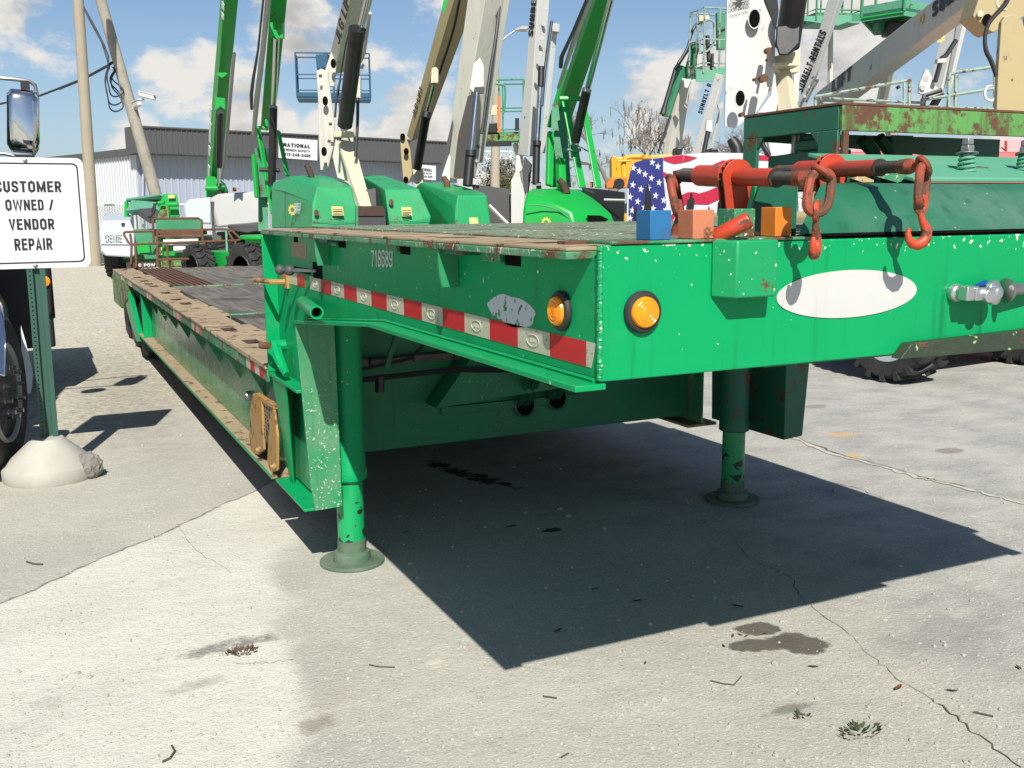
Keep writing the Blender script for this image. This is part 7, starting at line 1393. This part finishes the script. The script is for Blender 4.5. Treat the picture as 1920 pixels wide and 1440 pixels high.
for i in (-1, 1):
    for j in (-.9, .9): wheel(YL, p_+RGT*j+FWDH*i*1.1+UPV*.62, .44, .62, .42, 'rimdirty')
rod('arm_link', YL, [H(900, 1120), H(980, 1150)], [21, 22], 8, 'loader_yellow', 8)

# ------------------------------------------------------------------ trees and shrubs beyond
M['bark'] = paint('grey_bark', (.17, .145, .12), rough=.95, var=.4, bump=0)
M['bark_red'] = paint('reddish_bark', (.15, .105, .085), rough=.95, var=.4, bump=0)
M['moss'] = paint('grey_moss_strands', (.17, .155, .13), rough=1, var=.4, bump=0)
M['bud'] = paint('olive_leaf', (.075, .085, .03), rough=.9, var=.5, bump=0, coarse=2)
def tree(nm, lab, base, H_, spread, seed, bark, depth=6, moss=0, leaves=0, lean=0):
    r = random.Random(seed); th = thing(nm, lab, 'tree', base); trunk, tw, ms, lf = MB(), MB(), MB(), MB(); tips = []
    def grow(p, d, L_, rad, lev):
        n_ = 3; pts = [p]
        for k in range(n_):
            d = (d+Vector((r.uniform(-1, 1), r.uniform(-1, 1), r.uniform(-.5, .7)))*(.16+.05*lev)).normalized(); p = p+d*L_/n_; pts.append(p)
        (trunk if lev < 3 else tw).tube(pts, [rad*(1-.35*k/n_) for k in range(n_+1)], 8 if lev < 2 else (5 if lev < 3 else 3), cap=False)
        if lev >= depth: tips.append((pts, d)); return
        for k in range(2 if lev == 0 else r.choice((2, 3, 3))):
            nd = (d+Vector((r.uniform(-1, 1)*spread, r.uniform(-1, 1)*spread, r.uniform(-.35, .5)))).normalized()
            grow(pts[-1] if k < 2 else pts[-2], nd, L_*r.uniform(.62, .86), rad*.60, lev+1)
        if lev >= 2: tips.append((pts, d))
    grow(Vector(base), Vector((lean, 0, 1)), H_*.27, H_*.026, 0)
    part('trunk', trunk, bark, th); part('twigs', tw, bark, th, kind='stuff')
    for k in range(moss):
        pts, _ = r.choice(tips); p = r.choice(pts); L_ = r.uniform(.2, .9)*H_*.10; a = Vector((r.uniform(-.05, .05), r.uniform(-.05, .05), 0)); w_ = RGT*r.uniform(.010, .03)
        ms.add([p-w_, p+w_, p+a-UPV*L_], [(0, 1, 2)]); ms.add([p+FWDH*.02, p-a*.5-UPV*L_*.7, p+RGT*.05-UPV*L_*.5], [(0, 1, 2)])
    if moss: part('hanging_moss', ms, 'moss', th, smooth=False, kind='stuff')
    for k in range(leaves):
        pts, _ = r.choice(tips); p = r.choice(pts)+Vector((r.gauss(0, .22), r.gauss(0, .22), r.gauss(0, .2))); a, b_ = Vector((r.uniform(-1, 1), r.uniform(-1, 1), r.uniform(-1, 1)))*.04, Vector((r.uniform(-1, 1), r.uniform(-1, 1), r.uniform(-1, 1)))*.04
        lf.add([p-a, p+b_, p+a, p-b_], [(0, 1, 2, 3)])
    if leaves: part('foliage', lf, 'bud', th, smooth=False, kind='stuff')
    return th
tree('bare_tree', 'bare grey tree hung with moss behind the yellow loader', gnd(1140, 44), 8.4, .95, 5, 'bark', 8, 350, 120, .1)
tree('bare_tree', 'lower bare grey tree leaning right of the mossy one', gnd(1205, 46), 6.2, 1.0, 11, 'bark', 7, 220, 60, .25)
tree('bare_tree', 'reddish brown bare tree behind the distant Sunbelt boom', gnd(1390, 50), 6.6, .9, 23, 'bark_red', 7, 0, 0)
tree('bare_tree', 'small reddish bare tree left of the distant Sunbelt boom', gnd(1300, 52), 5.0, .9, 31, 'bark_red', 6, 0, 0)
tree('shrub', 'scrubby olive shrub under the street lamp', gnd(905, 42), 3.6, 1.0, 41, 'bark', 5, 0, 2600)
tree('shrub', 'taller scrubby shrub right of the street lamp post', gnd(955, 43), 4.2, 1.0, 43, 'bark', 6, 200, 1300)
# white lattice truss far behind
LT = thing('lattice_truss', 'white lattice truss carried level above the far yard', 'truss', gnd(880, 60)); a, e = U(795, 292, 60), U(962, 291, 60); n_ = 26
for z in (-.22, .22): part('chord', MB().tube([a+UPV*z, e+UPV*z], .05, 6), 'white', LT)
q = MB()
for k in range(n_): q.tube([a.lerp(e, k/n_)+UPV*(.22 if k % 2 else -.22), a.lerp(e, (k+1)/n_)+UPV*(-.22 if k % 2 else .22)], .032, 5)
part('web_bars', q, 'white', LT)
for t_ in (.03, .97): p = a.lerp(e, t_); part('support_post', MB().tube([Vector((p.x, p.y, 0)), p], .10, 8), 'white', LT)
